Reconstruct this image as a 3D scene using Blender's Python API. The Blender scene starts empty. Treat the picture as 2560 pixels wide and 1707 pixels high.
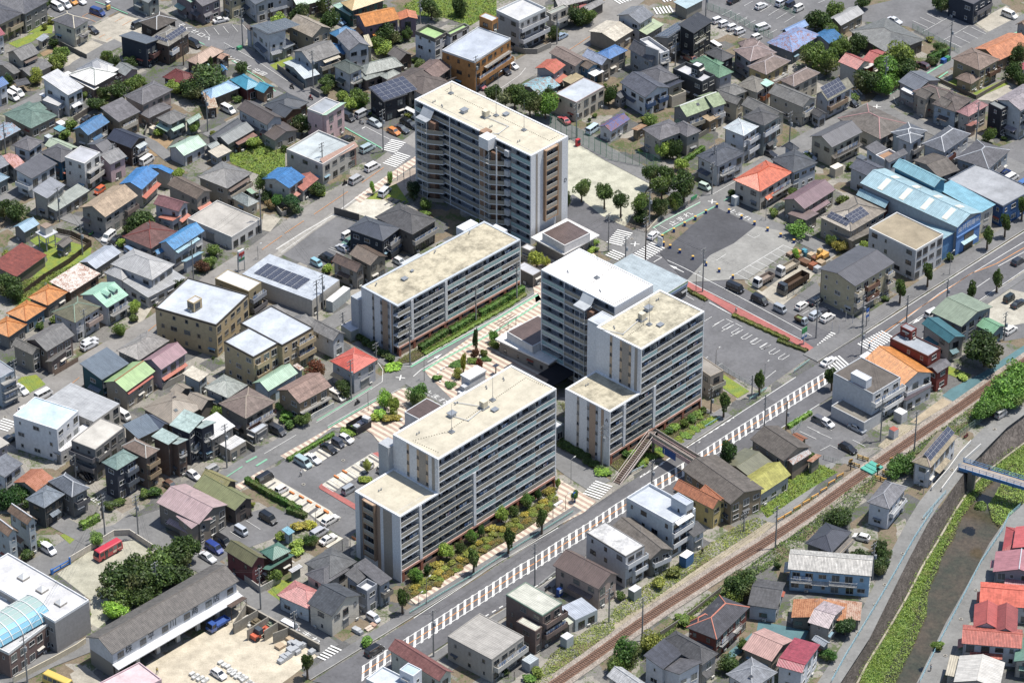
import bpy,math,random
import numpy as np
from mathutils import Vector,Matrix
R=math.radians
sc=bpy.context.scene
# -- camera, sky, sun, exposure
cam_d=bpy.data.cameras.new('camera');cam_o=bpy.data.objects.new('camera',cam_d);sc.collection.objects.link(cam_o);sc.camera=cam_o
TH=R(33.28947);DD=866.185;ROLL=R(0.02314)
cam_o.location=(0,-DD*math.cos(TH),DD*math.sin(TH))
cam_o.rotation_euler=(Matrix.Rotation(R(90)-TH,3,'X')@Matrix.Rotation(-ROLL,3,'Z')).to_euler()
cam_d.sensor_width=36.0;cam_d.lens=9090.35/2560*36;cam_d.clip_start=10;cam_d.clip_end=4000
world=bpy.data.worlds.new('World');sc.world=world;world.use_nodes=True
SUN_AZ=R(12);SUN_EL=R(71)
wn=world.node_tree.nodes;bg=wn['Background']
sky=wn.new('ShaderNodeTexSky');sky.sky_type='NISHITA';sky.sun_disc=False
sky.sun_elevation=SUN_EL;sky.sun_rotation=R(90)-SUN_AZ
world.node_tree.links.new(sky.outputs[0],bg.inputs[0]);bg.inputs[1].default_value=0.125
sl=bpy.data.lights.new('sun','SUN');sl.energy=4.9;sl.angle=R(0.53);sl.color=(1.0,0.95,0.87)
so=bpy.data.objects.new('sun',sl);sc.collection.objects.link(so)
sd=Vector((math.cos(SUN_EL)*math.cos(SUN_AZ),math.cos(SUN_EL)*math.sin(SUN_AZ),math.sin(SUN_EL)))
so.rotation_euler=sd.to_track_quat('Z','Y').to_euler();so.location=sd*300
sc.view_settings.view_transform='Standard';sc.view_settings.look='None';sc.view_settings.gamma=1;sc.view_settings.use_curve_mapping=False
sc.view_settings.exposure=0.42
sc.cycles.max_bounces=5;sc.cycles.diffuse_bounces=3;sc.cycles.glossy_bounces=2;sc.cycles.transmission_bounces=3;sc.cycles.transparent_max_bounces=6
# -- measured layout
_areas={'lot':'-1436 1779 -1300 1767 -1122 1741 -1082 1670 -1158 1582 -1267 1619 -1301 1689 -1333 1728|-860 1563 -776 1592 -718 1570 -726 1464 -778 1482 -839 1520|455 1691 534 1621 613 1521 707 1459 741 1477 978 1691 899 1860 593 1860 528 1768|958 1678 1176 1782 1211 1672 1304 1528 1225 1429 1171 1478 1087 1571 964 1602|1279 891 1364 959 1380 836 1310 770|1127 831 1339 965 1368 744 1251 690|-582 400 -447 577 -385 540 -405 498 -399 411 -440 345 -462 309|628 148 684 192 743 265 778 148 836 94 774 24 744 7 690 68|1136 187 1262 311 1331 226 1281 32 1173 0 1130 80|673 -294 744 -258 811 -396 767 -448 711 -508 684 -474 656 -365|632 -330 744 -248 816 -394 744 -490 698 -514 649 -426|-526 -509 -493 -466 -424 -397 -330 -379 -283 -432 -277 -475 -312 -462 -346 -496 -431 -586 -350 -665 -345 -722 -404 -693 -473 -615 -555 -552 -585 -552|-614 -538 -577 -561 -526 -506 -492 -443 -413 -379 -344 -387 -293 -411 -254 -491 -288 -569 -338 -691 -344 -766 -370 -789 -425 -736 -463 -684 -518 -638 -574 -600|-709 -862 -631 -741 -581 -691 -534 -667 -468 -724 -532 -793 -624 -853 -645 -885',
'concrete_yard':'-1084 1651 -1016 1607 -1015 1519 -1072 1464 -1148 1507 -1151 1575|-1201 1445 -1144 1494 -1096 1457 -1149 1402|-1216 1390 -1186 1420 -1150 1378 -1194 1324|1272 1596 1370 1692 1402 1628 1310 1534|1232 1165 1321 1260 1369 1224 1285 1142 1264 1160|567 265 608 219 666 292 721 385 773 422 800 385 768 348 685 201 648 148|-925 -1265 -896 -1236 -849 -1297 -860 -1323 -905 -1323|-910 175 -869 151 -889 78 -917 102|-625 587 -580 561 -604 498 -626 508',
'store_lot':'277 413 401 274 694 -19 711 -59 583 -211 455 -88 324 6 271 165',
'dark_lot':'366 394 510 618 610 523 551 441 489 385 422 259 411 292',
'pale_lot':'489 385 551 441 610 523 723 479 694 413 577 274 543 274 422 259',
'gravel':'1138 177 1200 236 1275 202 1234 80 1180 61 1132 104',
'stall':'-484 -505 -442 -449 -404 -401 -370 -379 -359 -410 -409 -470 -432 -496 -468 -535|-428 -586 -322 -466 -292 -496 -310 -522 -339 -547 -384 -594 -396 -611|-566 -586 -535 -560 -405 -685 -381 -722 -425 -722|-455 -691 -427 -675 -379 -712 -412 -745|-426 -801 -399 -769 -371 -789 -404 -825|-426 609 -397 656 -324 652 -282 594 -311 545 -357 564 -403 590',
'red_lane':'-434 -594 -428 -583 -416 -598 -350 -661 -349 -683 -432 -602|415 268 426 270 502 189 597 98 690 0 659 0 543 106 478 184 432 226|659 4 691 4 724 -40 705 -47|252 339 282 376 309 378 325 360 294 322 252 325|-320 -466 -307 -460 -277 -483 -276 -505 -289 -496',
'schoolyard':'-988 -917 -913 -818 -879 -773 -843 -773 -788 -830 -761 -862 -799 -972 -880 -1109 -898 -1094 -906 -1010',
'company_yard':'-778 -1250 -648 -1117 -583 -1048 -539 -1086 -449 -1162 -402 -1195 -455 -1265 -519 -1344 -770 -1344 -726 -1297',
'park_ground':'144 996 197 934 288 832 368 772 324 653 290 536 249 479 160 555 139 633 139 852',
'plaza':'109 460 159 479 207 385 220 292 175 237 117 237 58 165 49 274 69 384|-207 -123 -114 -3 -38 94 63 210 77 165 114 6 94 -131 19 -232 -28 -182 -139 -248 -197 -148|-527 -475 -387 -330 -325 -265 -252 -199 -204 -248 -221 -347 -292 -443 -321 -387 -350 -355 -414 -363 -508 -491|-624 -592 -565 -530 -551 -541 -610 -608|-400 658 -381 686 -278 828 -228 897 -212 876 -267 801 -384 636',
'tower_path':'-379 636 -267 795 -227 852 -215 771 -284 652|-232 -1010 -221 -979 -90 -853 -12 -773 63 -699 87 -732 5 -813 -71 -893 -174 -987 -215 -1025|202 -131 253 -168 314 -259 352 -321 310 -379 275 -295 201 -205|281 -71 347 -24 428 71 477 -10 396 -108 316 -186',
'plaza2':'-220 -1010 -164 -963 -87 -876 -17 -808 49 -736 94 -668 108 -568 188 -653 160 -694 57 -781 -13 -852 -87 -927 -163 -999 -206 -1030',
'garden_bed':'-235 -970 -157 -884 -70 -793 18 -699 97 -612 107 -664 62 -721 -9 -796 -87 -872 -160 -956 -220 -1013|112 -265 147 -395 218 -506 253 -553 299 -498 384 -411 462 -322 431 -281 312 -395 227 -490 147 -379|-267 -80 -181 6 -77 120 24 237 31 210 -77 85 -171 -20 -231 -89 -278 -101',
'turf':'-372 651 -338 694 -295 732 -259 635 -310 667 -353 640|-1370 1476 -1303 1538 -1262 1600 -1264 1563 -1299 1500 -1330 1439|-1326 1538 -1288 1594 -1259 1575 -1257 1532|-1172 440 -1146 478 -1041 421 -1044 346 -1111 236 -1184 191 -1204 200 -1144 365|-1216 478 -1149 506 -1136 478 -1170 421|-652 1354 -596 1403 -588 1378 -632 1324|1212 1189 1317 1272 1326 1248 1230 1171|1158 1254 1196 1284 1194 1242 1167 1236|-535 -995 -500 -940 -469 -948 -492 -1010 -510 -1022|1000 -122 1032 -108 1080 -145 1052 -163|-1160 -155 -1118 -142 -1091 -183 -1130 -224 -1150 -224|-996 -777 -976 -765 -957 -782 -971 -810|489 -140 499 -145 554 -213 525 -241 489 -195|-100 536 -81 574 -20 460 -40 422',
'soil':'-1278 1420 -1249 1451 -1238 1433 -1267 1402|-956 957 -911 1008 -881 951 -906 873 -934 867',
'weeds':'-741 878 -712 918 -664 963 -587 895 -582 797 -618 758 -676 797 -721 834|-302 1690 -240 1768 -43 1781 -42 1633 -90 1608 -114 1576 -192 1627 -253 1633|-1229 245 -1184 191 -1111 236 -1036 365 -1028 337 -1107 200 -1178 137 -1208 191|547 -664 613 -576 696 -508 736 -538 670 -602 618 -656 566 -714',
'pale_walk':'-880 -15 -824 58 -736 173 -674 264 -593 384 -519 492 -453 588 -445 574 -513 472 -582 369 -664 251 -725 155 -813 37 -869 -36|-585 418 -522 499 -448 584 -386 678 -328 761 -321 747 -385 658 -447 564 -521 478 -574 399',
'track_weeds_n':'37 -1308 83 -1198 130 -1146 219 -1059 218 -1120 128 -1224 68 -1308|217 -1044 300 -947 346 -892 405 -853 451 -793 448 -853 388 -916 297 -1021 216 -1101|451 -793 491 -748 542 -711 565 -728 526 -772 448 -853',
'sand_verge':'68 -1308 128 -1224 218 -1120 216 -1176 109 -1296 100 -1308|216 -1094 297 -1017 388 -916 448 -853 526 -772 565 -728 584 -732 537 -793 436 -900 338 -1009 215 -1150|835 -435 898 -347 940 -356 1015 -281 1043 -258 1025 -281 929 -387 858 -457',
'track_weeds_s':'208 -1242 285 -1194 348 -1116 414 -1032 471 -967 522 -896 584 -817 645 -756 684 -707 681 -752 605 -853 568 -868 523 -920 455 -994 414 -1036 347 -1120 284 -1209 227 -1293 207 -1308|675 -709 784 -576 820 -555 823 -580 756 -692 729 -722 672 -754|866 -508 925 -431 1003 -352 1065 -285 1134 -208 1208 -117 1196 -222 1146 -281 1086 -321 1023 -396 1000 -378 908 -487 901 -538 871 -538',
'blue_sheet':'1002 -231 1023 -204 1106 -135 1217 -19 1248 0 1243 -42 1119 -163 1054 -222 1025 -254|514 -1157 525 -1086 562 -1097 630 -1120 618 -1153 586 -1157 542 -1123 516 -1161|435 -1235 460 -1187 509 -1127 507 -1168 468 -1209 443 -1242',
'track_path':'916 -339 936 -316 1001 -240 1022 -258 933 -347'}
_lines={'L:road':'920 381 1825 283 1677 165 1470 70 1380 -12 1283 -106 1148 -199 996 -330 797 -420 672 -524 536 -610 405 -699 290 -759 195 -837 79 -908 -2 -967 -69 -1029 -144 -1088 -219 -1178 -349 -1241 -436|660 -1163 1799 -1073 1704 -976 1620 -864 1519 -777 1465 -651 1331 -557 1206 -480 1112 -406 1031 -317 936 -227 832|680 197 344 117 244 42 156 -36 80 -170 -61 -235 -131 -273 -158 -322 -224 -431 -344 -550 -466 -643 -566 -687 -631 -763 -707 -864 -767 -957 -814 -1020 -886 -1090 -956 -1150 -1028|860 121 652 153 610 194 546 295 452 386 350 514 226 639 94 732 3 814 -71|540 60 1089 158 992 264 862 368 752 446 653 507 641|660 257 400 337 492 393 546 507 641 566 728 658 828 746 924 878 1060 963 1124|560 963 1124 1004 1194 1132 1326 1280 1478 1445 1636|540 963 1124 1019 1060 1098 1014 1202 910 1313 792|500 507 641 583 575 638 531 727 464 801 392|640 -254 -131 -206 -182 -74 -306 99 -470 145 -530 198 -592|520 -254 -123 -303 -63 -362 6|460 -563 197 -500 93 -459 41|460 -441 72 -368 156 -311 219|580 -869 -722 -805 -765 -750 -821 -669 -887 -586 -956 -543 -1010 -444 -1116 -388 -1186|460 -919 -799 -1030 -707 -1092 -623 -1144 -491|440 -1314 1111 -1271 1154 -1225 1218 -1165 1361 -1098 1451 -1068 1485|360 -1098 1451 -1105 1417 -1203 1317|420 -1314 632 -1242 710 -1207 760|360 -1126 574 -1067 535 -1010 459 -968 384 -927 365|340 -1003 995 -935 933 -877 851|360 -758 200 -810 255 -862 291|300 -798 975 -714 1058 -677 1144 -617 1208|500 -826 -1097 -872 -1152 -975 -1221 -1051 -1288 -1096 -1328',
'L:lane':'440 1184 -275 1121 -347 1062 -434 1015 -505 987 -558 928 -663 897 -731 848 -852 794 -990 738 -1135 672 -1271 639 -1340|460 1169 -660 1114 -731 1068 -820 1004 -970 944 -1104 892 -1235 856 -1326|320 813 -537 763 -490 726 -490 696 -537 644 -630 605 -683 549 -736',
'M:white':'16 -210 -1077 -35 -885 102 -751|16 288 -561 513 -319 666 -155|16 846 33 989 187 1132 339 1278 494 1441 673|16 -134 -1156 -85 -1105|16 613 -370 713 -268|16 962 -7 1112 155 1257 316|16 -315 -1244 -257 -1180 -217 -1140 -172 -1092 -103 -1018 -49 -962 14 -892 46 -862 110 -793 174 -729 228 -667 314 -577 403 -490 474 -412 537 -344 579 -300 639 -236 721 -150 744 -126|16 -314 -1286 -256 -1222 -216 -1182 -171 -1135 -102 -1062 -49 -1006 14 -936 45 -907 110 -838 173 -775 227 -714 312 -625 401 -538 471 -461 534 -394 576 -350 636 -287 718 -202 740 -178|14 851 -23 974 130 1040 211 1183 357|16 1183 357 1272 447|16 1195 333 1267 400|14 950 72 998 121|14 1130 234 1169 278|20 -585 412 -522 493 -448 578 -386 672 -327 755|12 -32 1220 21 1296 37 1336|20 -236 -101 -171 -29 -37 102 63 214|20 -232 -152 -214 -123 -170 -75 -36 55 68 179|12 -451 -342 -390 -273 -327 -202 -304 -174|12 -425 -356 -379 -308 -307 -232|12 -304 -174 -304 -123 -316 -94|12 -284 -224 -262 -204 -248 -200 -241 -207|12 -296 -106 -278 -108 -241 -108|12 -564 -467 -495 -392|16 383 362 424 325 514 234 639 103 716 20|16 405 292 467 228 532 165 636 59 691 3|14 353 385 370 375|14 368 527 392 502|20 349 353 370 375|12 356 521 385 548 477 641|14 354 517 371 483|12 503 670 572 742|12 1018 1134 1014 1149 1013 1177|14 -384 1021 -302 938|30 -392 1010 -382 1021|12 -784 1478 -691 1379 -599 1263|10 578 1634 608 1665|10 598 1613 629 1645|10 619 1593 649 1625|10 640 1573 670 1605|10 619 1586 648 1617|10 555 1561 574 1584|10 576 1541 595 1564|10 596 1521 615 1544|10 616 1502 636 1524|10 637 1482 656 1504|10 657 1462 676 1484|10 622 1710 648 1739|10 643 1688 669 1717|10 664 1666 689 1694|10 686 1653 718 1691|10 707 1632 739 1671|10 728 1612 760 1650|10 749 1592 781 1630|10 677 1546 705 1577|10 697 1521 726 1552|10 849 1704 878 1730|10 868 1685 898 1710|10 1102 1602 1140 1562|10 1124 1623 1162 1582|10 1145 1643 1183 1602|10 1184 1490 1221 1450|10 1209 1515 1246 1475|10 1234 1540 1271 1500|10 1259 1565 1296 1524|10 1122 1537 1200 1618|10 1175 1490 1252 1571|10 -842 1554 -824 1515|10 -817 1562 -800 1524|10 -792 1571 -775 1533|10 -768 1580 -750 1541|10 -743 1589 -725 1550|10 -1296 1645 -1267 1626|10 -1282 1677 -1253 1658|10 -499 345 -490 340|14 -447 576 -385 545|10 -454 416 -423 393|10 -450 423 -418 400|10 -571 398 -465 550|12 416 124 439 149|12 438 103 460 128|12 459 82 481 106|12 480 61 502 85|12 501 40 524 64|12 522 19 544 43|30 418 199 432 216|12 423 199 441 180|12 531 281 673 432|10 549 300 579 270|10 567 319 596 290|10 584 338 614 309|10 602 358 632 328|10 620 377 650 348|10 638 397 668 367|10 656 417 686 387|12 673 432 698 411|10 588 481 602 466 618 479|10 504 361 529 390|14 478 171 527 117|12 595 -161 621 -127|12 481 -110 496 -97|12 451 -83 464 -68|10 702 -348 734 -374|10 700 -381 732 -407|12 702 -455 726 -434 742 -448|12 779 -413 806 -438|12 678 -359 705 -383|12 660 -378 696 -409|12 695 -341 712 -354|10 -589 -724 -556 -757|10 -622 -765 -597 -789|10 679 94 695 112|10 700 116 716 133|10 720 137 737 155|10 741 158 758 176|12 -412 -566 -384 -596|12 -394 -546 -366 -576|12 -375 -526 -347 -556|12 -357 -505 -329 -535|12 -338 -485 -310 -515|12 -320 -464 -292 -494|12 -426 -588 -400 -615|12 -542 -611 -521 -586|12 -522 -630 -501 -604|12 -502 -648 -481 -623|12 -482 -667 -461 -642|12 -462 -686 -442 -661|12 -442 -704 -422 -679|12 -423 -722 -402 -698|12 -403 -741 -382 -716|14 567 -5 568 -12 577 -14 594 5|14 567 -5 585 13|14 588 -28 589 -34 598 -36 616 -17|14 588 -28 606 -10|14 609 -50 610 -57 618 -59 636 -40|14 609 -50 626 -32|14 630 -73 630 -79 639 -81 657 -62|14 630 -73 647 -55|14 503 56 507 51 514 51 532 71|14 503 56 523 77|14 524 35 528 29 535 29 553 49|14 524 35 544 55|14 546 13 550 7 556 7 574 27|14 546 13 565 33|14 567 -9 571 -15 577 -15 595 5|14 567 -9 587 11|14 588 -31 592 -36 598 -36 616 -16|14 588 -31 608 -10|14 485 70 510 93|14 515 95 531 80|14 536 76 552 60|14 476 169 525 118',
'M:orange':'20 -314 -1266 -257 -1202 -216 -1162 -171 -1115 -103 -1040 -49 -984 14 -915 46 -885 110 -816 173 -752 228 -691 313 -602 402 -515 472 -438 536 -370 578 -326 637 -263 719 -177 742 -152|20 847 -11 986 146 1073 243 1128 302 1191 344 1269 419|14 -619 412 -573 478|14 -567 488 -522 549|14 -498 580 -417 691|14 -383 735 -329 811|12 157 1438 213 1513|12 -1034 -187 -1015 -155|12 -875 36 -852 74|10 -1146 1525 -1132 1543|10 -1126 1508 -1112 1526|10 -1106 1491 -1092 1508|10 -1091 1598 -1068 1628|10 -1069 1577 -1046 1608|10 -1184 1629 -1165 1653|10 -1184 1629 -1144 1597|10 -1169 1648 -1128 1616',
'M:green':'50 -239 -111 -171 -39 -37 94 63 204|50 -209 -128 -170 -85 -36 44 68 168|30 -450 -334 -390 -267 -327 -195|30 -423 -363 -379 -314 -307 -240|50 -579 -514 -556 -488|50 -603 -500 -580 -477|30 -644 -557 -610 -516|40 373 483 421 532 513 618|40 352 513 383 548 475 637|30 536 645 569 682|50 1110 1301 1176 1374|50 1134 1270 1170 1314|30 1004 1192 1033 1227|50 1360 1516 1382 1537|40 -443 1023 -337 909|30 -1156 1716 -1118 1690 -1060 1644|30 -876 1506 -836 1467|30 -756 1379 -733 1353|30 -712 1322 -675 1280 -628 1208',
'dash':'28 293 -553 512 -323|28 289 -558 345 -503|28 -58 -1071 90 -928',
'M:slot':'50 -445 -453 -416 -483|50 -423 -426 -393 -457|50 -400 -399 -370 -430|50 -378 -372 -348 -403|30 -474 -498 -456 -520|50 -418 -577 -390 -606|50 -399 -557 -371 -586|50 -381 -536 -353 -566|50 -363 -516 -334 -546|50 -344 -495 -316 -525|50 -326 -475 -297 -505|50 -552 -602 -532 -577|50 -532 -621 -512 -596|50 -512 -640 -492 -615|50 -492 -659 -472 -634|50 -472 -677 -452 -652|50 -452 -696 -432 -671|50 -433 -714 -412 -690|50 -450 -700 -432 -679|50 -435 -714 -416 -693|50 -322 624 -298 656|50 -308 619 -284 651|50 -294 614 -270 646|50 -280 608 -256 640|50 -320 -388 -298 -362|50 -306 -394 -284 -368'}
_runs={'mainN':'2 -417 -1291 -218 -1086 -35 -894 160 -691 252 -590 382 -462 513 -319 616 -206 725 -94 840 27 989 187 1132 339 1278 494 1441 673',
'mainS':'2 -290 -1327 -134 -1156 -8 -1030 104 -913 247 -761 376 -622 539 -448 613 -370 713 -268 827 -144 972 3 1112 155 1257 316 1416 480',
'rail':'2 17 -1377 98 -1291 160 -1223 217 -1159 248 -1122 325 -1038 400 -963 460 -901 548 -816 586 -776 682 -675 738 -611 800 -540 873 -458 928 -398 1012 -308 1098 -213 1168 -135 1209 -93 1318 28',
'bankTop':'3 1207 -267 0 1147 -329 0 1078 -426 0 1042 -505 0 1010 -560 0 948 -683 0 930 -713 0 856 -883 0 802 -1022 0 750 -1144 0 703 -1240 0 664 -1333 0',
'bankTop2':'3 1184 -606 0 1137 -663 0 1099 -728 0 1076 -773 0 1031 -861 0 980 -984 0 916 -1138 0 879 -1219 0 840 -1326 0',
'bankToe':'3 1224 -314 -50 1188 -346 -50 1124 -419 -50 1077 -474 -50 1045 -516 -50 993 -622 -50 947 -727 -50 902 -824 -50 853 -947 -50 800 -1066 -50 751 -1170 -50 714 -1264 -50',
'waterW':'3 1235 -376 -52 1178 -432 -52 1117 -479 -52 1081 -518 -52 1048 -573 -52 1004 -649 -52 983 -722 -52 951 -783 -52 932 -854 -52 915 -886 -52 903 -937 -52 898 -994 -52 877 -1050 -52 856 -1110 -52 832 -1169 -52 804 -1242 -52',
'bankToe2':'3 1218 -657 -46 1167 -703 -46 1137 -733 -46 1095 -792 -46 1040 -887 -46 1004 -980 -46 964 -1078 -46 921 -1161 -46 879 -1296 -46',
'island':'2 1073 -596 1104 -557 1179 -384 1212 -416 1165 -580 1131 -634 1090 -682 1074 -649'}
def nums(s):return[int(t)for t in s.split()]
def pairs(v,k,n=2):return[[c/k for c in v[i:i+n]]for i in range(0,len(v),n)]
G={k:[pairs(nums(s),10)for s in v.split('|')]for k,v in _areas.items()}
for k,v in _lines.items():G[k]=[[nums(s)[0]/100,pairs(nums(s)[1:],10)]for s in v.split('|')]
for k,v in _runs.items():G[k]=pairs(nums(v)[1:],10,nums(v)[0])
ARROWS=[((40.4,32.26,2.38),1),((-18.29,-7.38,.81),1),((97.78,9.19,3.95),1)]
CW=[[[-31.88,89.56],[-29.21,95.17],4.2,'upper of the two zebra crossings beside the left street corner'],[[-31.39,82.35],[-27.89,87.89],4.2,'lower of the two zebra crossings beside the left street corner'],[[25.42,43.93],[28.28,49.88],4.2,'zebra crossing left of the white hatchback at the central crossroads'],[[24.73,37.55],[26.95,40.35],4,'zebra crossing above the white roofed tower'],[[31.45,37.56],[36.21,43.17],4.4,'zebra crossing beside the red paved corner'],[[74.53,-2.86],[78.32,2.81],4.6,'zebra crossing left of the signal pole at the main junction'],[[83.85,-2.85],[90.03,2.82],4.6,'zebra crossing between signal pole and red building'],[[74.47,-10.79],[78.76,-8.47],5,'short zebra crossing over the main road behind the white saloon'],[[17.8,-63.11],[20.83,-58.08],4.4,'zebra crossing at the foot of the side street by the nearest tower'],[[-39.12,-122.07],[-36.31,-118],4.4,'zebra crossing at the bottom junction beside the company yard'],[[-117.39,-36.65],[-115.55,-33.12],4,'zebra crossing beside the white office at the left edge'],[[39.7,165.89],[44.56,167.17],4,'zebra crossing near the ribbed grey tiled house at the top'],[[29,171.63],[32.7,174.21],4,'zebra crossing at the very top by the crossroads'],[[41.75,172.93],[44.82,174.22],4,'small zebra crossing at the top edge by the storehouse'],[[89.98,119.44],[93.26,120.62],3,'faded zebra crossing under the tall trees']]
TXT=[['止まれ',57.24,57.75,2,-.76,1.6],['止まれ',42.37,55.63,2.2,.81,1.6],['止まれ',-17.87,-23.66,2,-.76,1.6],['止まれ',-43.99,-113.53,2.4,-.76,1.6],['止まれ',-91.58,-66.1,1.8,-.76,1.6],['そくせロへ',-86.88,153.96,2.4,-.76,1.4],['ソロせし北国',-71.42,134.69,2.2,-.76,1.4]]
XM=[[30.55,43.68],[50.63,64.1],[-26.19,-15.7],[96.34,112.44]]
MAN=[(85.45,-84.65),(80.56,-95.88),(77.91,-102.84),(73.46,-112.71),(91.34,-71.51),(100.13,-97.81),(95.8,-107.97),(91.18,-120.51),(67.75,-125.67),(109.3,-78.21),(-65.46,41.56),(-56.61,55.55),(29.81,46.25),(110.87,-36.93),(99.49,-52.95),(-117.09,-31.79),(-46.87,-58.55),(-38.3,-49.2)]
WI=[(0,1),(1,2),(2,4),(4,5),(1,3),(3,0),(60,5),(60,57),(57,56),(59,58),(58,57),(18,19),(18,20),(19,17),(17,15),(20,23),(21,22),(22,41),(41,42),(42,43),(43,44),(44,45),(45,46),(46,50),(50,52),(52,53),(50,47),(47,48),(48,49),(49,54),(54,55),(55,37),(37,36),(36,35),(35,40),(40,33),(33,34),(24,23),(26,25),(26,28),(29,28),(12,13),(12,14),(14,15),(6,7),(8,11),(61,62),(61,63),(62,60),(46,51),(68,59),(64,47),(48,45)]
RWI=[(29,30),(30,31),(31,32)]
PAL='6a6a70 8a8886 66666c b8a88c c4b294 a03048 d8dade b3a899 6c5a50 a89c8c 8e8c8a a9b0b8 c9bfa8 e6dfc6 5a4a42 5f5852 4f4440 8a857c e9e9e9 6a717c 3a4250 6b4c48 f2f0ec 8d7c74 9fa3ab 8f9494 c2a6a6 cfd0d2 dcdfe3 d4d4d6 6f8a80 8fb4cc 3a74b8 dfe3ea 77757a 9c8b72 cfc6b4 c0a99c b0988a 80403c 5d4238 9aa4a2 b4d2bd b0c8b6 3c83bd b9b9b9 41475a bfc9cc c0d0b4 a9b0a8 2f6c92 bfc1c8 dedcd8 cfcac0 c9b6b8 a5a3a2 d9bcc2 d8a6a4 8a8e96 9ec0ae 8d8084 a39aa0 6fb3c4 77706a a8abb0 d8cdb8 5d5d60 c6a893 c49a80 8fb0a0 7d8a86 4b8fc4 3fa0bf 6d3b38 8c7360 8fbbe0 7f7262 c8bc98 6a605c 8f969e cdd8de 86868c d8cca8 54605a 9c958c d8b87c 4d7a72 b4d8c4 3e6a62 e8922e 8f7c8c d8783c 98808e 4b4f5c 35373f 555a62 6a4c3c b9b4ac 9a7468 e2bfc0 bfe0c6 b08a7a a8cc86 b9c2d0 b9803f 8a6a44 c4ccd6 c4beb4 b06a72 6f6862 989696 86706a d06a58 b0a8ac c06a54 8fc8d8 9a4840 77695e 5c86a4 c2b088 a89a80 9aa8c4 3f86d0 5d6ca6 b8c8a0 a29d98 3d4047 30333a d8d4b0 8fa87c c8cad0 40454c 474c50 6f9a7c 5f6370 44618c 927f7c d0b878 a8643a b8e2d0 7d7c7a dcd4c4 9fb088 b9b2a0 e4e4e4 b39a78 b3aea6 5a606c 86aade 7d8894 bcd4dc a8a294 838583 c8645c c9c6be c05850 f0ece4 d84838 e8925c 8c786c b3a27c 7a5a48 b8485a 777c86 b0a3a0 c2b6a4 aebbc6 bc8a8c b87a70 8f8c7c a88c70 b08868 727680 7a4a40 3f8a5c efe6d2 7fa2b8 b59e84 3f90d8 8c6064 c87a64 74504c 3898d8 a9d4e4 a5523e a9a59c ece4da 6f8ca0 a6dcc0 bcbec0 77755f cfb88c b0a592 c08070 b06a5c a8ccb0 7c6659 74604f b0b4b4 6f5d58 ee7448 8c7078 b4c2c8 acd0dc a0c8d6 5b8ec0 4a90b0 84bfd4 2f5c94 8a6450 3a7480 93a38c 7ab088 77909a 8c4038 6c6068 b85a48 a06a50 8a7a50 b4b04c 85856c 8c8468 c87a4c d8c078 c9d2dc 6f7e8d 34626a a8808a c9bcc8 c6dcea eceef2 f4f4f6 5a6476 7f9a94 a9c0bc b0c4c0 c07a5c d4d0c8 a3867a a89478 e0604c d8b888 8f9464 a39c64 c4c4c4 a09484 7d766f e2cace 7f7c56 7c4448 5c8c7c 7cb8cc b4ccd8 6f7174 dc8c88 9aacaa dcdccc 7c6a64 c8ccb8 96625e 4c7cb0 53535b 8c4c40 c89e94 a4cce8 c88a5c b84c4c dc6464 bc7c84 d8705c a8504c e46850 6f9a88 f0a020 2a4a90 1c1d20 17181b 222327 7fa8cc 2a2c30 ee8a28 26282b b0c6cc 6a9484 8ca8cc e06020 5a3f44 c0707a 9ab0c8 c8545c 2a3450 b07468 1e3a74 4a7cc0 c8dccc 4c5a50 23302f 2c3a4c 3a3c42 a9c4c8 2f4a9c 4e6c30 56783a 3f5c2c 5c7c34 62803a 86a844 486430 6a9a38 6a7858 78925a 6a8430 8ca03a 58782e 5a8c34 5c9a48 7a6c44 2f5c38 7cae3c 2f4a2c 9aa836 6c9434 8cb03c 3f6434 a0aa30 7a4438 86963c 6a7c34 4c7a34 6a8c3c 86a43c 8aa834 96943a 6a4030 7a9430 7ab02c a0b45c 2f5c28 3a6a2c 86b45c 46702c 3a5628 8f8f38 548438 3a5a34 78aa34 a09a34 7a8c34 7c7434 8c7c38 56702c 5c8430'.split()
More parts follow.
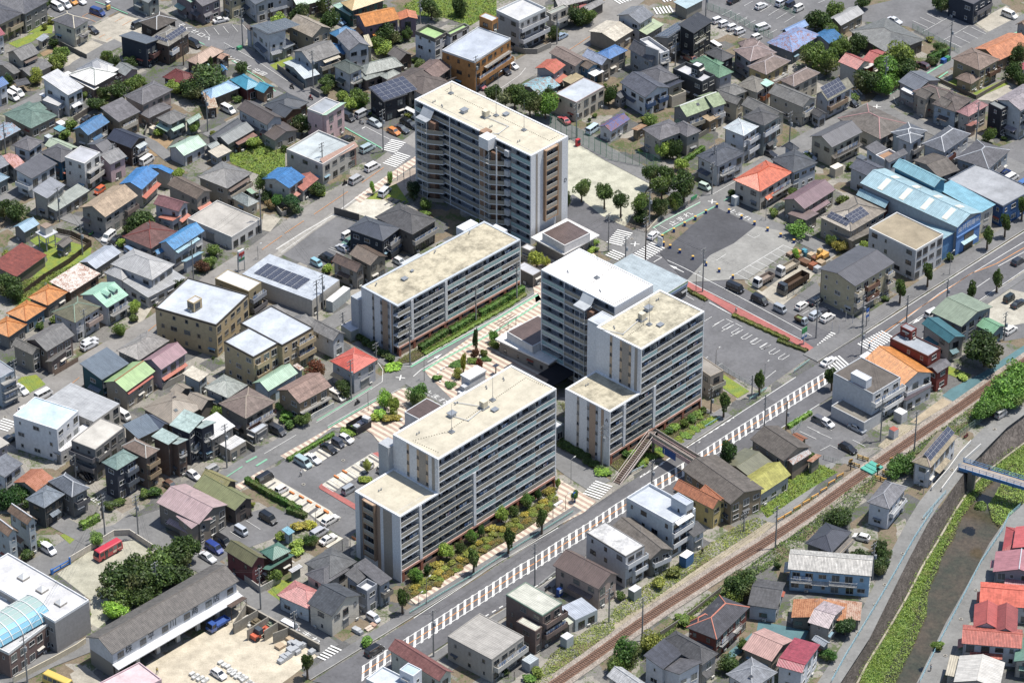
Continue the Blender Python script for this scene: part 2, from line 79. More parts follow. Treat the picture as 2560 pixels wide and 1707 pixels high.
HS_='''
>large dark grey tiled house behind the bigger lawn in the top left corner
-1327 1526 932 96 149 62 h 18 t 0 w 1
>dark grey tiled house with a beige balcony in the top left corner
-1388 1466 878 87 89 62 h 16 t 2 w 3|B S .4 1 3 .9 p x 4
>white house with a crimson roof end at the left edge
-1389 1407 686 27 59 56 ga 12 m 5 w 6
>two storey wooden house with weathered grey tiles and a brown awning
-1308 1274 810 63 64 56 ga 19 t 1 w 7|A S .1 .9 5.2 1.1 x 8
-1327 1248 807 25 88 30 ga 10 t 1 w 9
-1284 1240 807 80 59 29 ga 8 t 10 w 9|= nw='SWNE'
>beige garden shed with a pale grey roof beside the lawn|garden_shed|shed||
-1273 1436 1056 35 20 26 s1 3 m 11 w 12
>cream house whose dark hip roof has thick cream ridges
-1184 1448 946 63 83 60 h 16 s 0 w 13|B S .45 1 3 1 r x 14|= rc='x:#efe3c8'
>dark brown house with white panel outlines on its hip roof
-960 1436 850 78 69 62 h 15 s 15 w 16|= rc='x:#d8d8d8'
>brown brick house with brown solar panels on a grey hip roof
-922 1351 982 96 72 58 h 16 s 17 w 8|B S .05 .4 3 1 p x 18|= rc='x:#b4b1aa',pv=[('S',2.2,1,6,2,1.2,1),('W',1.6,1.1,4,1,1.1,1)]
>long navy house with a slate grey roof sloping to its brown balcony|house|house||x:#9a9a98
-979 1332 1027 59 90 63 s2 13 m 19 w 20|B S .2 1 3 1.6 p x 21
>big single storey house with bright white metal hip roofs
-1103 1173 897 85 97 37 h 17 m 22 w 23|= rc='x:#8f9a94'
-1112 1220 906 80 64 39 h 19 m 24 w 23|= nw='SWNE'
-1072 1228 898 41 73 39 h 15 m 22 w 23
-1106 1166 836 20 123 28 s1 4 m 22 w 23
>small pink walled annexe with a grey tiled gable beside the white roofed house
-1029 1235 765 49 52 32 gb 12 t 25 w 26
>white modern house with a steep pale grey sheet roof and small square windows
-1162 1070 881 60 98 66 s1 20 m 27 w 28
-1189 1062 1095 37 49 38 s1 6 m 29 w 28|= gar='S',gw=2.2
>low house with grey green roofs west of the white modern house
-1249 956 829 92 112 32 h 15 s 30 w 9
-1244 1022 926 44 50 34 ga 12 s 30 w 9|= nw='SWNE'
>low house with a faded sky blue roof at the left edge
-1320 893 887 73 63 33 ga 8 r 31 w 17
>white walled house with a vivid blue roof at the left edge
-1348 1124 852 33 46 58 ga 12 m 32 w 33
>tan two storey house with one big dark grey sloping roof and white verge
-1018 942 820 76 71 59 s1 16 s 34 w 35|B S .1 .9 3 .5 p x 36|= rc='x:#f0f0ee'
>sprawling beige house with a dark grey hip roof and red brown shutters
-964 1030 840 109 72 60 h 18 s 34 w 37|= rc='x:#8c8a8c'
-948 1009 807 83 50 32 h 9 s 34 w 38
>low shed-like house with a dark red sheet roof behind shrubs
-867 1190 994 58 75 31 h 15 m 39 w 40
>old house with grey pantiles and mint green lean-to roofs
-887 951 809 62 53 46 h 14 t 1 w 41|A W 0 1 3.2 1.2 m 42/S 0 .8 3.2 1.2 m 42
-839 973 920 49 17 34 ga 8 m 43 w 41
>grey house with a glossy blue tiled gable roof
-1093 889 957 86 53 50 ga 15 t 44 w 25|B S .1 .8 2.6 1.2 r x 45
>dark timber house with a navy roof and a glazed balcony
-975 814 950 64 84 56 gb 15 m 46 w 16|B S .2 1 2.8 1.4 r x 14|A S .3 .9 5.2 1.4 m 47
>white single storey house with a pale green sheet roof beside a dirt lot|house|house||x:#6a4e2c
-841 813 824 80 62 33 ga 15 m 42 w 6
>white rendered house with a dark grey hip roof and bay window
-1234 796 1004 59 56 58 h 14 s 34 w 33
>low house with a faded pale green roof squeezed behind the flat roofed block
-1139 807 918 46 81 40 gb 11 m 48 w 49
>teal blue walled house with a dark grey roof
-1147 742 852 62 78 56 h 14 s 0 w 50
>white three storey house with a pale grey flat roof and laundry balcony
-1081 689 1017 66 62 86 f 0 f 51 w 52|B S .1 .95 5.6 1.3 r x 6/S .05 1 2.9 1.2 p x 53|= par=.15
>pinkish house with checkered grey tiles behind the white three storey house
-1041 779 807 40 68 60 ga 13 m 0 w 54
-1021 731 807 57 65 56 ga 12 t 55 w 56
>house with a faded pink roof at the left edge
-1266 735 739 36 74 42 ga 10 r 57 w 55
>grey roofed house clipped by the left edge below the pink roof
-1304 725 807 38 64 46 ga 11 s 58 w 49
>mauve grey building at the top edge with dark windows
-881 1601 719 56 74 58 s1 3 m 59 w 60|B S 0 .6 2.9 .9 p x 61
>corrugated grey warehouse clipped by the top edge|warehouse|warehouse||
-999 1623 845 47 71 44 gb 9 m 25 z 41
>small parking payment kiosk by the top parking lot|payment_kiosk|kiosk||
-1116 1669 807 11 12 20 s1 1 x 6 x 27|= nw='SWNE',ov=.05
>small white storage box in the garden near the blue tiled house|storage_shed|shed||
-1175 994 818 19 23 22 f 0 x 18 w 27|= nw='SWNE',par=.05
>turquoise roofed open shelter in a garden|garden_shelter|shelter||
-1175 955 886 24 24 23 s1 2 m 62 x 63|= open=1,ov=.1
>grey storage box next to the turquoise shelter|storage_shed|shed||
-1202 930 807 16 18 20 f 0 x 47 w 64|= nw='SWNE',par=.05
>small white shed against the white modern house|garden_shed|shed||
-1233 1132 770 14 25 24 s0 1 x 6 x 27|= nw='SWNE'
>cream storage box beside the old house with mint lean-tos|storage_shed|shed||
-935 976 818 17 16 20 f 0 x 65 x 36|= nw='SWNE',par=.05
>dark arched carport roof below the old wooden house|carport|carport||
-1312 1194 452 36 35 24 ga 3 m 66 x 66|= open=1,ov=.1
>low house with a peeling salmon brown sheet roof on the lettered street
-838 1291 902 102 46 33 h 16 m 67 w 14
-777 1320 837 32 20 34 gb 6 m 68 w 14
-832 1263 961 46 16 26 ga 5 m 69 w 70|= nw='SWNE'
>tiny outbuilding with a bright blue sheet roof behind the palm
-772 1266 438 16 31 28 gb 5 m 71 w 45
>dark red walled house with a turquoise sheet hip roof
-701 1151 698 48 75 36 h 15 m 72 w 73
-655 1142 857 44 36 32 gb 12 m 72 w 74
>long low house with a light sky blue sheet roof
-792 1108 720 98 53 32 h 14 m 75 w 76
>low building with a patchy white and rust roof beside the light blue roof
-797 1063 235 27 88 30 s1 6 r 12 w 8
>mauve apartment house with air conditioners at the top edge
-847 1578 756 70 65 58 ga 10 s 34 w 60
>yellowish two storey house at the top edge beside the mauve one
-772 1611 724 69 45 58 h 10 s 0 w 77
>pale grey house with clothes drying on its long terrace at the top edge
-702 1587 557 126 86 58 gb 14 s 19 w 27
>pale two storey house fully covered with dark solar panels near the lettered street
-654 1365 536 59 109 62 s0 24 m 19 w 6|= gar='S',gw=3.2,pv=[('S',.3,.4,6,6,1.62,1.5)]
-709 1448 807 15 21 54 s1 5 s 78 w 6|= nw='SWNE'
-613 1386 807 40 34 30 s1 5 m 79 w 45
>beige gabled house with a pinkish brown slate roof and arched window
-538 1400 807 73 100 58 gb 20 s 9 w 3
>two storey house with a grey gable roof and a cream balcony awning
-535 1258 661 96 86 57 ga 19 s 1 w 11|B S .3 1 2.9 1.2 p x 36|A S .4 1 5.4 1.3 m 12
-552 1221 598 49 110 30 ga 10 m 80 w 41|= gar='S'
>low house with pale blue tiled roofs wedged between gabled houses
-469 1432 747 62 40 38 h 14 m 71 w 15
-454 1351 807 26 71 32 ga 8 t 44 w 15
>white gabled house with a dark grey slate roof and green side wall
-436 1326 456 63 89 58 gb 17 s 81 w 28
-388 1359 204 15 69 50 s3 3 m 82 w 12|= nw='SWNE'
>white turret-like two storey house with a dark green tiled hip roof
-430 1197 769 50 69 58 h 14 t 83 w 29|B S .05 1 2.9 1 r x 49
>traditional house with several mottled grey tiled gables
-389 1226 468 112 48 40 h 20 t 49 w 84
-387 1210 626 63 42 32 h 10 t 49 w 23
-330 1210 767 50 32 34 h 10 t 49 w 23
>low house with a mint sheet roof at the top edge
-590 1620 504 77 50 34 ga 12 m 42 w 23
>house with a mustard tan sheet roof over mint eaves at the top edge
-437 1564 616 109 58 52 h 16 m 85 w 86
-443 1567 681 84 81 34 h 8 m 87 w 88
>long house with a bright orange tiled roof and purple grey walls
-398 1459 442 103 74 59 ga 17 t 89 w 90|B S .45 .9 3 1 r x 1
-306 1502 157 51 45 56 gb 8 t 91 w 92
>low brown sheet roofed house behind the mottled tile house
-300 1311 737 48 52 36 gb 14 m 63 w 8
>black two storey house with a roof full of solar panels near the tower|house|house||x:#2f3036
-335 1042 605 75 74 62 s1 9 m 93 w 94|= pv=[('S',.3,.3,6,4,1.75,1.75)]
>dark brown roofed house behind the black solar house
-271 1114 807 99 87 52 ga 14 s 78 w 17
>low house with a charcoal hip roof beside the motorcyclists
-593 1019 853 91 81 35 h 16 m 95 w 96
-592 1008 886 64 50 34 gb 12 m 95 w 96
>long white house with a brown sheet roof running lengthwise
-634 928 762 56 120 58 gb 15 m 78 w 27
-613 893 743 80 62 32 gb 12 m 78 w 97
>low house with long grey sheet roofs above the overgrown lot
-731 866 888 100 54 36 ga 13 m 25 w 17
-764 879 962 113 29 39 ga 10 m 95 w 17|= nw='SWNE'
-706 881 807 68 27 26 s1 4 m 98 w 96
>small shed with a cream roof at the edge of the overgrown lot|garden_shed|shed||
-755 812 807 50 37 28 s1 5 m 65 w 11
>small grey roofed outhouse left of the cream shed
-774 849 838 33 24 32 ga 6 m 41 w 10
>pink three storey house with a grey flat roof and mint green roof strip
-490 939 935 74 50 86 f 0 f 11 w 99|= par=.3,pc='x:#e4ded8'
-479 929 941 83 21 80 s0 7 m 100 w 99
>wide two storey building with a flat grey roof and brown sloping front|shop_building|building||
-481 726 897 124 122 62 f 0 f 47 w 53|= par=.5,pc='x:#dad4cf'
-479 736 807 124 14 54 s1 10 x 101 w 101|= nf=2
>pale blue three storey block with a lime green flat roof
-206 1342 884 52 69 88 f 0 f 102 w 33|= par=.9,pc='x:#6f6c66'
-165 1368 807 72 19 86 f 0 f 102 w 33|= par=.6,pc='x:#8a8884'
>orange brown tiled three storey apartment block with a blue grey flat roof|apartment_building|apartment building||x:#5c4a34
-98 1201 941 161 108 96 f 0 f 103 b 104|B S .25 .95 6.2 1.1 r x 105/S .05 1 3.2 1.2 p x 104|= par=.3,pc='x:#d0d2d4'
-53 1373 871 25 45 124 f 0 f 106 b 104|= par=.1,z0=9
>pale concrete three storey building with white railed roof and long balconies|apartment_building|apartment building||
19 1428 787 103 86 96 f 0 f 27 w 45|B S 0 1 6.4 1.3 p x 29/S 0 1 3.2 1.8 p x 29|= par=.6,pc='x:#dfe2e2'
>narrow beige two storey house right of the pale concrete block
107 1537 758 65 18 58 f 0 f 49 w 107|B S 0 1 2.9 1.4 p x 53|= par=.3
>sprawling grey tiled house at the top edge beside the T junction
128 1601 489 146 40 42 ga 16 t 55 w 1
179 1608 685 42 39 30 s1 4 r 108 w 109|= nw='SWNE'
209 1601 831 71 30 30 ga 8 t 110 w 109|= nw='SWNE'
>brown slate roofed house left of the orange brown block
-200 1184 985 75 75 52 ga 14 s 111 w 63
-236 1100 685 98 106 50 h 15 s 78 w 33
-176 1185 807 43 16 32 s0 8 m 78 w 17|= nw='SWNE'
>grey house with a bright red brown sheet gable beside turquoise roofs
112 1202 1002 58 60 56 ga 10 r 112 w 113|A S .1 1 3.2 1.6 x 114
>low buildings with turquoise sheet roofs by the park trees
72 1125 776 79 74 34 ga 12 r 115 w 1
>beige two storey apartment house with a pale blue flat roof beside the park|apartment_building|apartment building||
168 1046 846 114 71 60 f 0 f 106 w 36|= par=.06,pc='x:#b9a39c'
123 1079 779 16 28 50 s1 3 m 116 w 36|= nw='SWNE'
>long house with a brown tiled roof and blue annexe near the street corner
169 1246 733 52 104 54 gb 10 s 23 w 53
202 1237 716 42 45 50 gb 8 s 117 w 118
>tan corrugated lean-to between the brown roofed house and pale blue flat roof|lean_to_shed|shed||
156 1197 780 51 34 28 s3 3 m 119 w 120
>house with pale blue and white checkered tiles
240 1252 789 41 75 54 gb 14 t 121 w 7
258 1287 778 74 48 52 h 14 t 122 w 7
>wide low house with a pale pinkish beige roof by the orange centre line
279 1414 895 82 92 38 ga 11 s 36 w 9
>small white house with blue and purple sheet roofs by the green net
257 938 902 84 42 32 ga 11 r 123 w 6
>glazed white roof terrace on the blue annexe|roof_terrace|terrace||
219 1224 807 40 26 36 s1 2 x 18 x 24|= open=1,ov=.1
>white house with ribbed grey tiled gable roof near the top crossroads
347 1479 904 66 78 57 ga 16 t 58 w 27|B S .15 1 2.9 1 r x 6
366 1466 877 77 38 30 s1 6 m 124 w 1
>grey brown two storey house with dark solar panels on a single slope roof
419 1364 888 84 47 64 s0 12 m 19 w 125|B S .05 1 3 .9 p x 1|= norc=1,pv=[('S',.5,.6,6,3,1.6,1.3)],gar='S'
>tall black three storey house with a slanted black roof by the car park|house|house||x:#c9c6b4
488 1364 909 90 52 90 s1 10 m 126 w 127|B S .1 .65 5.4 .6 r x 128
>grey brick house with a rooftop terrace box and dark roof
373 1262 683 37 97 58 gb 22 s 0 w 11
389 1265 868 4 42 94 f 0 f 18 w 45|= par=.2,nw='SWNE'
395 1274 586 30 94 80 f 0 f 27 w 27|B S .1 1 5 .8 r x 6|= par=.9
>cream house with a broad dark grey hip roof behind the white gabled house
385 1139 614 70 86 58 h 16 s 0 w 36
413 1123 714 56 22 54 s0 5 m 93 w 7
>roof terrace with green planting and glass fence beside the cream house|roof_terrace|terrace||
422 1122 651 48 29 34 f 0 f 129 w 36|= par=.9,nw='SWNE'
>black cube house with a walled roof terrace and stair box
501 1142 796 51 103 68 f 0 f 130 w 131|= par=.95,pc='x:#4a4f54'
493 1177 883 23 24 92 f 0 f 33 w 132|= par=.1,z0=6
>white walled house with a grey green hip roof behind the black cube
547 1176 672 53 118 58 h 16 s 133 w 130
546 1236 807 27 33 59 h 10 s 133 w 130|= nw='SWNE'
>navy walled house with a dark hip roof beside two palms
560 1262 740 48 68 60 h 14 s 66 w 94
>white gabled house with dark blue balconies
349 1071 665 87 105 58 gb 18 s 134 w 33|B S 0 .38 2.9 .9 p x 135/S .55 .95 2.9 .9 p x 135
>low dark roofed annexe left of the white gabled house
286 1116 837 34 29 30 ga 7 m 95 w 110
>grey house with a long mauve brown hip roof below the car park
635 1264 587 89 78 59 h 15 s 136 w 24|= rc='x:#c4b6b4'
619 1340 421 55 32 59 h 13 s 136 w 58|= nw='SWNE'
>house with a mauve brown hip roof and mustard lower wall
673 1190 820 102 66 60 h 16 s 23 w 137|B S .3 .9 3 1.1 r x 22|= rc='x:#c4b6b4'
>cream house with a mauve brown hip roof left of the orange tiled neighbour row
742 1127 782 105 50 59 h 15 s 23 w 36|= rc='x:#c0b2ae'
>cream house with a mottled grey roof and mint awning above it
643 1093 893 69 66 60 h 16 s 17 w 65|B S .3 .9 3 1 p x 138
670 1114 788 30 30 66 s1 2 m 139 x 97|= open=1
>cream house with a speckled grey hip roof behind the green roofed house
567 1070 605 63 53 58 h 15 s 140 w 12
588 1036 912 38 68 56 gb 12 s 140 w 12
>long cream row house with a speckled dark grey roof
759 1020 847 61 116 58 gb 15 s 140 w 36|B S 0 .9 2.9 .9 p x 141
>cream terrace house with a long speckled grey roof behind the grey three storey house
678 952 775 48 114 58 gb 15 s 140 w 12
>grey house with a pale green shingle roof and roof windows
454 973 637 123 61 56 ga 19 s 142 w 110|B S 0 .45 2.8 1.6 p x 143|= rc='x:#f0f2ee',sky=[(.42,.3),(.75,.3)]
525 1011 588 42 72 62 ga 16 s 142 w 27|B S 0 1 3 .9 p x 144
515 986 807 43 59 34 s1 10 s 145 w 145
>large beige grey house with a ribbed grey hip roof above the garden trees
379 847 629 89 73 59 h 17 s 34 w 146
450 864 681 50 70 59 h 16 s 34 w 146|B W .2 .8 2.9 1 p x 107
>white three storey house with a silver hip roof
593 822 869 65 67 86 h 12 m 80 w 28|B S .3 1.1 5.6 1 p x 18/S .3 1.1 2.7 1 p x 18|= rc='x:#eef0f4'
>grey three storey house with a garage beneath and white bands
647 864 844 67 71 92 h 13 s 66 w 41|B S 0 1 6 .7 p x 18|= gar='S',gw=3,gc='x:#3b3c3e'
>pale grey house with a broad slate blue roof near the power pole
521 713 752 102 76 60 h 16 s 147 w 27|B S .1 .6 2.9 1 r x 28
>white house with a black hip roof beside the orange roofed house
711 682 656 84 86 60 h 17 s 95 w 106
718 790 684 22 37 60 h 12 s 95 w 106|= nw='SWNE'
>rusty lean-to porch beside the purple blue roofed house|lean_to_shed|shed||
326 944 802 38 23 28 s0 4 r 145 w 35
>low house with worn blue sheet roofs near the big car park
754 1352 873 130 86 38 h 18 r 148 w 149
750 1456 742 80 31 36 ga 10 m 148 w 149
>small corrugated storehouse at the corner of the big car park|storehouse|shed||
479 1608 807 76 48 34 s1 4 m 150 w 151|= nw='SWNE'
>low house with a silver sheet roof behind the courtyard house
896 1510 803 102 51 34 ga 13 m 45 w 120
>blue tiled house end with a cream awning beside the trees
857 1408 807 58 62 34 ga 11 t 44 w 24
>large traditional courtyard house with grey tiled roofs around a square well
1011 1350 632 130 158 36 h 18 t 152 w 109
>grey walled house with red and white ribbed tiles beside tall trees
916 1220 804 59 65 58 gb 15 t 153 w 154
964 1269 912 76 38 48 gb 12 t 155 w 154
944 1238 772 36 18 48 s0 4 m 156 w 157|= nw='SWNE'
>black house with grey balconies in the top right corner
1263 1580 841 90 82 64 f 0 f 2 w 20|B S .1 .9 3 .9 p x 34|= par=.2
>pale grey house with a brown roof clipped by the right edge
1395 1449 807 56 40 56 ga 14 s 74 w 45
>low house with a large salmon orange tiled roof at the right edge
1300 1304 706 139 90 38 ga 17 t 158 w 35
>tan two storey house with a brown pyramid roof and laundry balcony
1240 1213 787 86 95 60 h 19 s 159 w 160|B S .45 1.05 3 1.2 p x 161|= rc='x:#9a877c'
1217 1187 854 46 52 33 h 13 s 159 w 160
>small house with a raspberry red roof at the right edge
1363 1266 790 45 24 32 ga 10 m 162 w 55
>pinkish house with a blue grey roof and a covered white balcony at the X junction
1064 1105 711 90 69 58 gb 15 m 163 w 164|B W .3 1 2.7 1.4 r x 22|A W .3 1 5.4 1.6 x 18
>taupe house with brown slate gables next to the pinkish house
1121 1055 935 66 86 56 h 14 s 109 w 7|= rc='x:#a88884'
1084 1060 770 46 37 58 gb 12 s 63 w 165
>pale blue house with a brown slate gable and laundry balcony
1155 998 927 86 73 56 h 14 s 78 w 166
1133 1018 774 40 35 58 gb 12 s 63 w 166
>beige house with a dusty pink gable roof and small pink porch
1185 970 806 85 39 58 h 15 s 167 w 97
1193 961 807 29 24 30 s0 5 m 168 w 23|= nw='SWNE'
>grey three storey apartment block at the right edge with a black stair tower|apartment_building|apartment building||
1316 948 808 118 82 88 ga 15 s 61 w 27|B S .1 1 6 1.2 p x 11/S .1 1 3 1.2 p x 11
1268 961 730 24 44 86 f 0 f 25 w 94|= par=.1
>white house with a big array of grey solar panels and wooden balconies
826 1057 796 107 46 56 ga 18 s 169 w 27|B S 0 .75 2.9 1.2 p x 170|= pv=[('S',.5,.5,6,3,1.25,1.2)]
802 1012 702 32 35 32 gb 9 s 66 w 27
>broad old hall with a stained brown hip roof and pink ridges at the X junction
949 882 749 113 148 42 h 19 s 63 w 154|= rc='x:#cf9a98'
>cream house with a brown standing seam gable and laundry balcony
819 809 750 116 78 60 ga 18 m 0 w 12|B S .1 .9 2.9 1.2 r x 63|A S 0 1 3.2 1.2 m 15
>white house with stepped dark hip roofs and black balconies
1021 837 807 72 63 63 h 9 s 19 w 47|= rc='x:#e8eaec'
1022 825 814 52 47 62 h 10 s 19 w 6|B S .1 1.1 3 1 p x 55|= rc='x:#e8eaec'
947 741 698 48 31 66 f 0 f 171 w 18|= par=.6
928 771 801 47 37 60 s1 8 s 0 w 33
958 732 727 72 17 60 s1 7 s 0 w 33
>white house with a grey blue hip roof and brown slatted balcony
1104 784 878 121 68 60 h 18 s 172 w 27|B S .05 .4 3 1 p x 173|= rc='x:#dcdee2'
>pale grey house with a slate hip roof beside the corner car park
1208 700 969 115 96 60 h 18 s 0 w 11|= rc='x:#c8ccd2'
>stair box and green roof terrace on the dark grey house behind the blue warehouse
890 723 794 18 22 76 f 0 f 19 w 25|= par=.05
903 662 796 63 68 60 gb 13 s 134 w 27
901 684 722 32 25 65 f 0 f 174 w 33|= par=.7
>long low house with a dark roof behind the turquoise warehouse roof
1081 678 591 68 105 48 ga 13 s 109 w 55
>cream roofed garden store below the cream gabled house|garden_shed|shed||
826 760 744 30 20 26 f 0 x 175 w 36|= nw='SWNE',par=.05
>white house with a purple brown ribbed roof and dark red panel
-1212 654 928 96 60 60 s1 8 m 0 w 28|B W .1 1 3 1.4 p x 28
>pale blue grey roofed house clipped by the left edge
-1300 665 864 41 39 40 h 10 m 176 w 41
>grey house with ribbed silver roofs and a roof terrace crowded with planters
-1163 557 1031 78 46 60 s1 10 m 24 w 97
-1140 545 946 126 40 30 s1 6 m 49 w 55
>long beige roofed two storey house with dark timber strips and laundry
-1009 469 966 127 82 59 ga 19 s 177 w 125|B S .62 1 3 1.1 p x 23|A W 0 .35 3.2 1.2 x 159
>house with bright blue tiles beside the brown roofed house
-930 610 1147 89 66 54 ga 14 t 178 w 53|A S 0 1 3.2 1.2 x 114
-866 698 1131 19 70 48 ga 8 t 178 w 107|= nw='SWNE'
>white house with a maroon roof and salmon awnings
-829 502 1054 48 77 55 gb 14 s 179 w 130|A S 0 1 2.8 1 x 180
-844 486 913 33 50 30 s0 8 s 180 w 130
>long brown roofed house next to the maroon roofed house
-788 557 844 53 108 58 gb 13 s 117 w 7|A S 0 1 3 1 x 180
>low house with dark red brown hip roofs behind the small blue van
-888 361 927 100 94 34 h 15 s 181 w 55|= rc='x:#8c4038'
>white house with a vivid sky blue tiled gable roof
-827 326 925 113 52 52 ga 15 t 182 w 29|A S 0 .8 4.9 1.2 m 183
-870 338 737 24 18 32 ga 6 t 182 w 29|= nw='SWNE'
-797 300 841 61 19 28 s0 7 m 183 w 106|= nw='SWNE'
>small hut with a pale blue gable roof near the water tower|hut|hut||
-1208 439 891 53 42 33 ga 11 m 31 w 1
>small grey pump hut with a brown roof on the grass|hut|hut||
-1106 373 1020 41 27 30 ga 5 m 109 w 1
>long low shed with a rust red tiled roof by the grass strip|shed|shed||
-1205 236 1004 119 78 32 s1 10 t 184 z 63|= nw='SWNE'
>low house with pale blue grey sheet roofs beside the parked blue van
-1014 264 951 95 55 36 ga 11 m 103 w 185
>low shed with a white sheet roof streaked with rust|shed|shed||
-1066 164 930 108 70 32 s1 5 r 186 w 74
>uppermost of the three orange tiled hip roof houses|house|house|orange hip roofed row houses|
-1114 100 960 74 64 36 h 16 t 89 w 84|= rc='x:#c9701c'
>middle one of the three orange hip roofed houses, with a blue grey wall|house|house|orange hip roofed row houses|
-1159 30 944 73 63 36 h 16 t 89 w 187|= rc='x:#c9701c'
>orange hip roofed house cut by the left edge, lowest of its row|house|house|orange hip roofed row houses|
-1192 -38 971 67 65 36 h 16 t 89 w 1|= rc='x:#c9701c'
>white house with a mint green sheet roof and two dormers
-967 62 889 74 91 54 ga 19 m 188 w 6|B S .1 1 2.8 1.2 r x 64
>large white house with layered pale grey sheet roofs
-869 179 970 88 130 58 h 20 m 45 w 27
-877 141 816 124 109 32 s1 9 m 189 w 27
-945 203 913 43 60 42 h 13 m 45 w 27|= nw='SWNE'
>white house with a mossy olive hip roof and mint ridges
-1036 -10 915 89 76 58 h 17 s 190 w 29|B S .45 1.05 2.9 1.1 p x 37|= rc='x:#8fa892',gar='W'
>tan three storey block with a roof stair box beside the street|apartment_building|apartment building||
-696 -68 1098 148 168 92 f 0 f 106 w 191|= par=.3,pc='x:#5a544c',nf=3
-752 -12 909 29 21 116 f 0 f 27 w 191|= par=.15,nf=1,z0=9
>tan three storey apartment block with stained pale roof, nearer of the pair|apartment_building|apartment building||
-600 -208 831 81 99 94 f 0 f 106 w 191|B S .05 .5 6.2 .9 p x 191/S .05 .5 3.1 .9 p x 191|= par=.25,pc='x:#55504a',nf=3
-536 -158 826 102 141 94 f 0 f 106 w 191|B S .45 1 6.2 .9 p x 191/S .45 1 3.1 .9 p x 191|= par=.25,pc='x:#55504a',nf=3
>beige two storey house with white edged grey pantiles and a brown glazed awning
-715 607 932 96 99 59 h 19 t 10 w 192|B S 0 1 2.9 1.1 p x 165|A S 0 .9 5.4 1.1 x 8
-662 563 780 38 64 32 h 14 t 41 w 12
>cream two storey house with a brilliant blue tiled roof by the wide street
-560 613 990 69 86 56 ga 14 t 178 w 53|A S 0 .9 2.9 1.2 x 193
-527 639 1036 72 51 32 ga 12 s 194 w 154
>white single storey block with a big grey roof along the wide street|shop_building|building||
-693 413 910 110 145 38 f 0 f 97 w 52|= par=.3,pc='x:#d2d0cc',gar='W'
>small green roofed annexe behind the small tiled wing
-656 631 807 15 22 28 s1 4 m 195 w 55
>convenience store with a long ribbed silver roof and a block of solar panels|convenience_store|shop||x:#77706c
-480 110 976 111 212 46 f 0 m 106 w 53|= par=.02,pz=0,nf=1,nw='WNE'
>navy two storey house with a charcoal ribbed roof and laundry on its end balcony
-317 351 986 75 106 62 h 16 m 147 w 20|B S .3 1.1 3 1.3 p x 1/S .3 1.1 .6 1.3 p x 131
>dark roofed brown house with a white dormer beside the navy house
-245 382 858 92 126 62 h 19 s 66 w 63|B S 0 1.05 3.2 1 p x 97
>old grey rendered house with a brown tiled roof and red hip lines
-377 226 886 34 81 50 gb 15 t 196 w 125
-344 251 807 59 76 54 gb 15 t 197 w 151
>narrow brown house with a white flat roof beside the tan block|house|house||x:#5c5650
-632 119 962 49 103 66 f 0 f 6 w 160|B S .05 1.1 3.4 1.2 p x 24/S .05 1.1 .7 1.4 p x 34|= par=.1
>long white storage container behind the store|storage_container|container||
-432 127 1005 75 20 30 f 0 f 18 w 47|= nw='SWNE',par=.05
>low grey green roofed house between the tan block and the store
-565 24 964 48 56 40 ga 12 m 1 w 1
>house with dark grey pantiles and black ridges behind the tan block
-488 -29 946 38 59 50 ga 14 t 10 w 130
-421 -80 832 43 82 52 gb 15 t 1 w 28
>grey bin store with a white roof at the corner by the low apartment block|bin_store|shed||
-383 0 678 30 40 28 f 0 f 6 x 41|= open=0,nw='SWNE',par=.05
>cream bicycle shelter beside the low apartment block|bicycle_shelter|shelter||
-365 54 844 12 21 26 f 0 f 144 x 198|= open=1
>pale roofed bicycle shelter by the tall tower forecourt|bicycle_shelter|shelter||
-275 731 894 27 25 30 f 0 f 33 x 24|= open=1
>white pavilion with a brown sheet roof at the foot of the tall tower|pavilion|pavilion||
127 331 806 127 109 36 f 0 f 22 w 1|= par=.12,ov=.9,pc='x:#f4f5f6',nw='WNE'
129 337 746 87 80 60 f 0 m 199 w 18|= par=.08,nw='SWNE',z0=3.5
127 331 790 127 113 38 f 0 f 22 x 22|= par=.1,nw='SWNE',z0=3.4
>grey canopy building between the low apartment block and the pavilion|canopy_building|building||
44 351 882 22 27 36 f 0 f 27 w 125|= par=.1
>small grey flat roofed gatehouse at the low apartment block end|gatehouse|building||
51 239 807 33 60 34 f 0 f 51 w 63|= par=.1
>white community hall with a brown sheet roof between the plaza and the towers|community_hall|building||
86 -157 881 92 164 36 f 0 f 22 w 84|= par=.12,ov=.8,pc='x:#f2f3f5',nw='N'
87 -154 869 94 166 38 f 0 f 22 x 22|= par=.1,nw='SWNE',z0=3.4
48 -112 762 102 87 60 f 0 m 199 w 18|= par=.08,nw='SWNE',z0=3.5
>two storey house with a coral orange tiled hip roof on the block corner
623 592 834 131 88 58 h 19 t 200 w 107|B S .35 .98 2.9 1.2 r x 132|= rc='x:#d85c30'
>house with plum brown sheet roofs and a walled garden right of the coral roof
730 528 839 128 70 46 ga 16 m 201 w 151
732 489 775 49 62 30 s0 7 m 136 w 84
>convenience store with a ribbed steel roof and green white blue fascia|convenience_store|shop||
337 105 829 130 179 46 f 0 m 202 w 27|= par=.03,nw='N',nf=1
>small white locker shed beside the coral roofed house|storage_shed|shed||
562 618 659 15 14 26 f 0 f 28 x 47|= nw='SWNE',par=.05
>huge factory hall with a pale turquoise roof and cream skylight strips|factory|factory||
1095 381 805 100 309 82 gb 17 m 203 w 11|= nw='SWNE'
1053 351 781 83 183 40 s0 24 m 204 w 205|= nw='SWNE'
1054 553 754 48 140 94 gb 14 m 115 w 206|= nw='SWNE'
1164 480 697 53 155 64 s3 4 m 207 w 141|= nw='WN'
930 519 807 28 93 54 gb 12 m 204 w 173|= nw='SWNE'
>deep blue walled two storey office with a lilac grey flat roof|office_building|office||
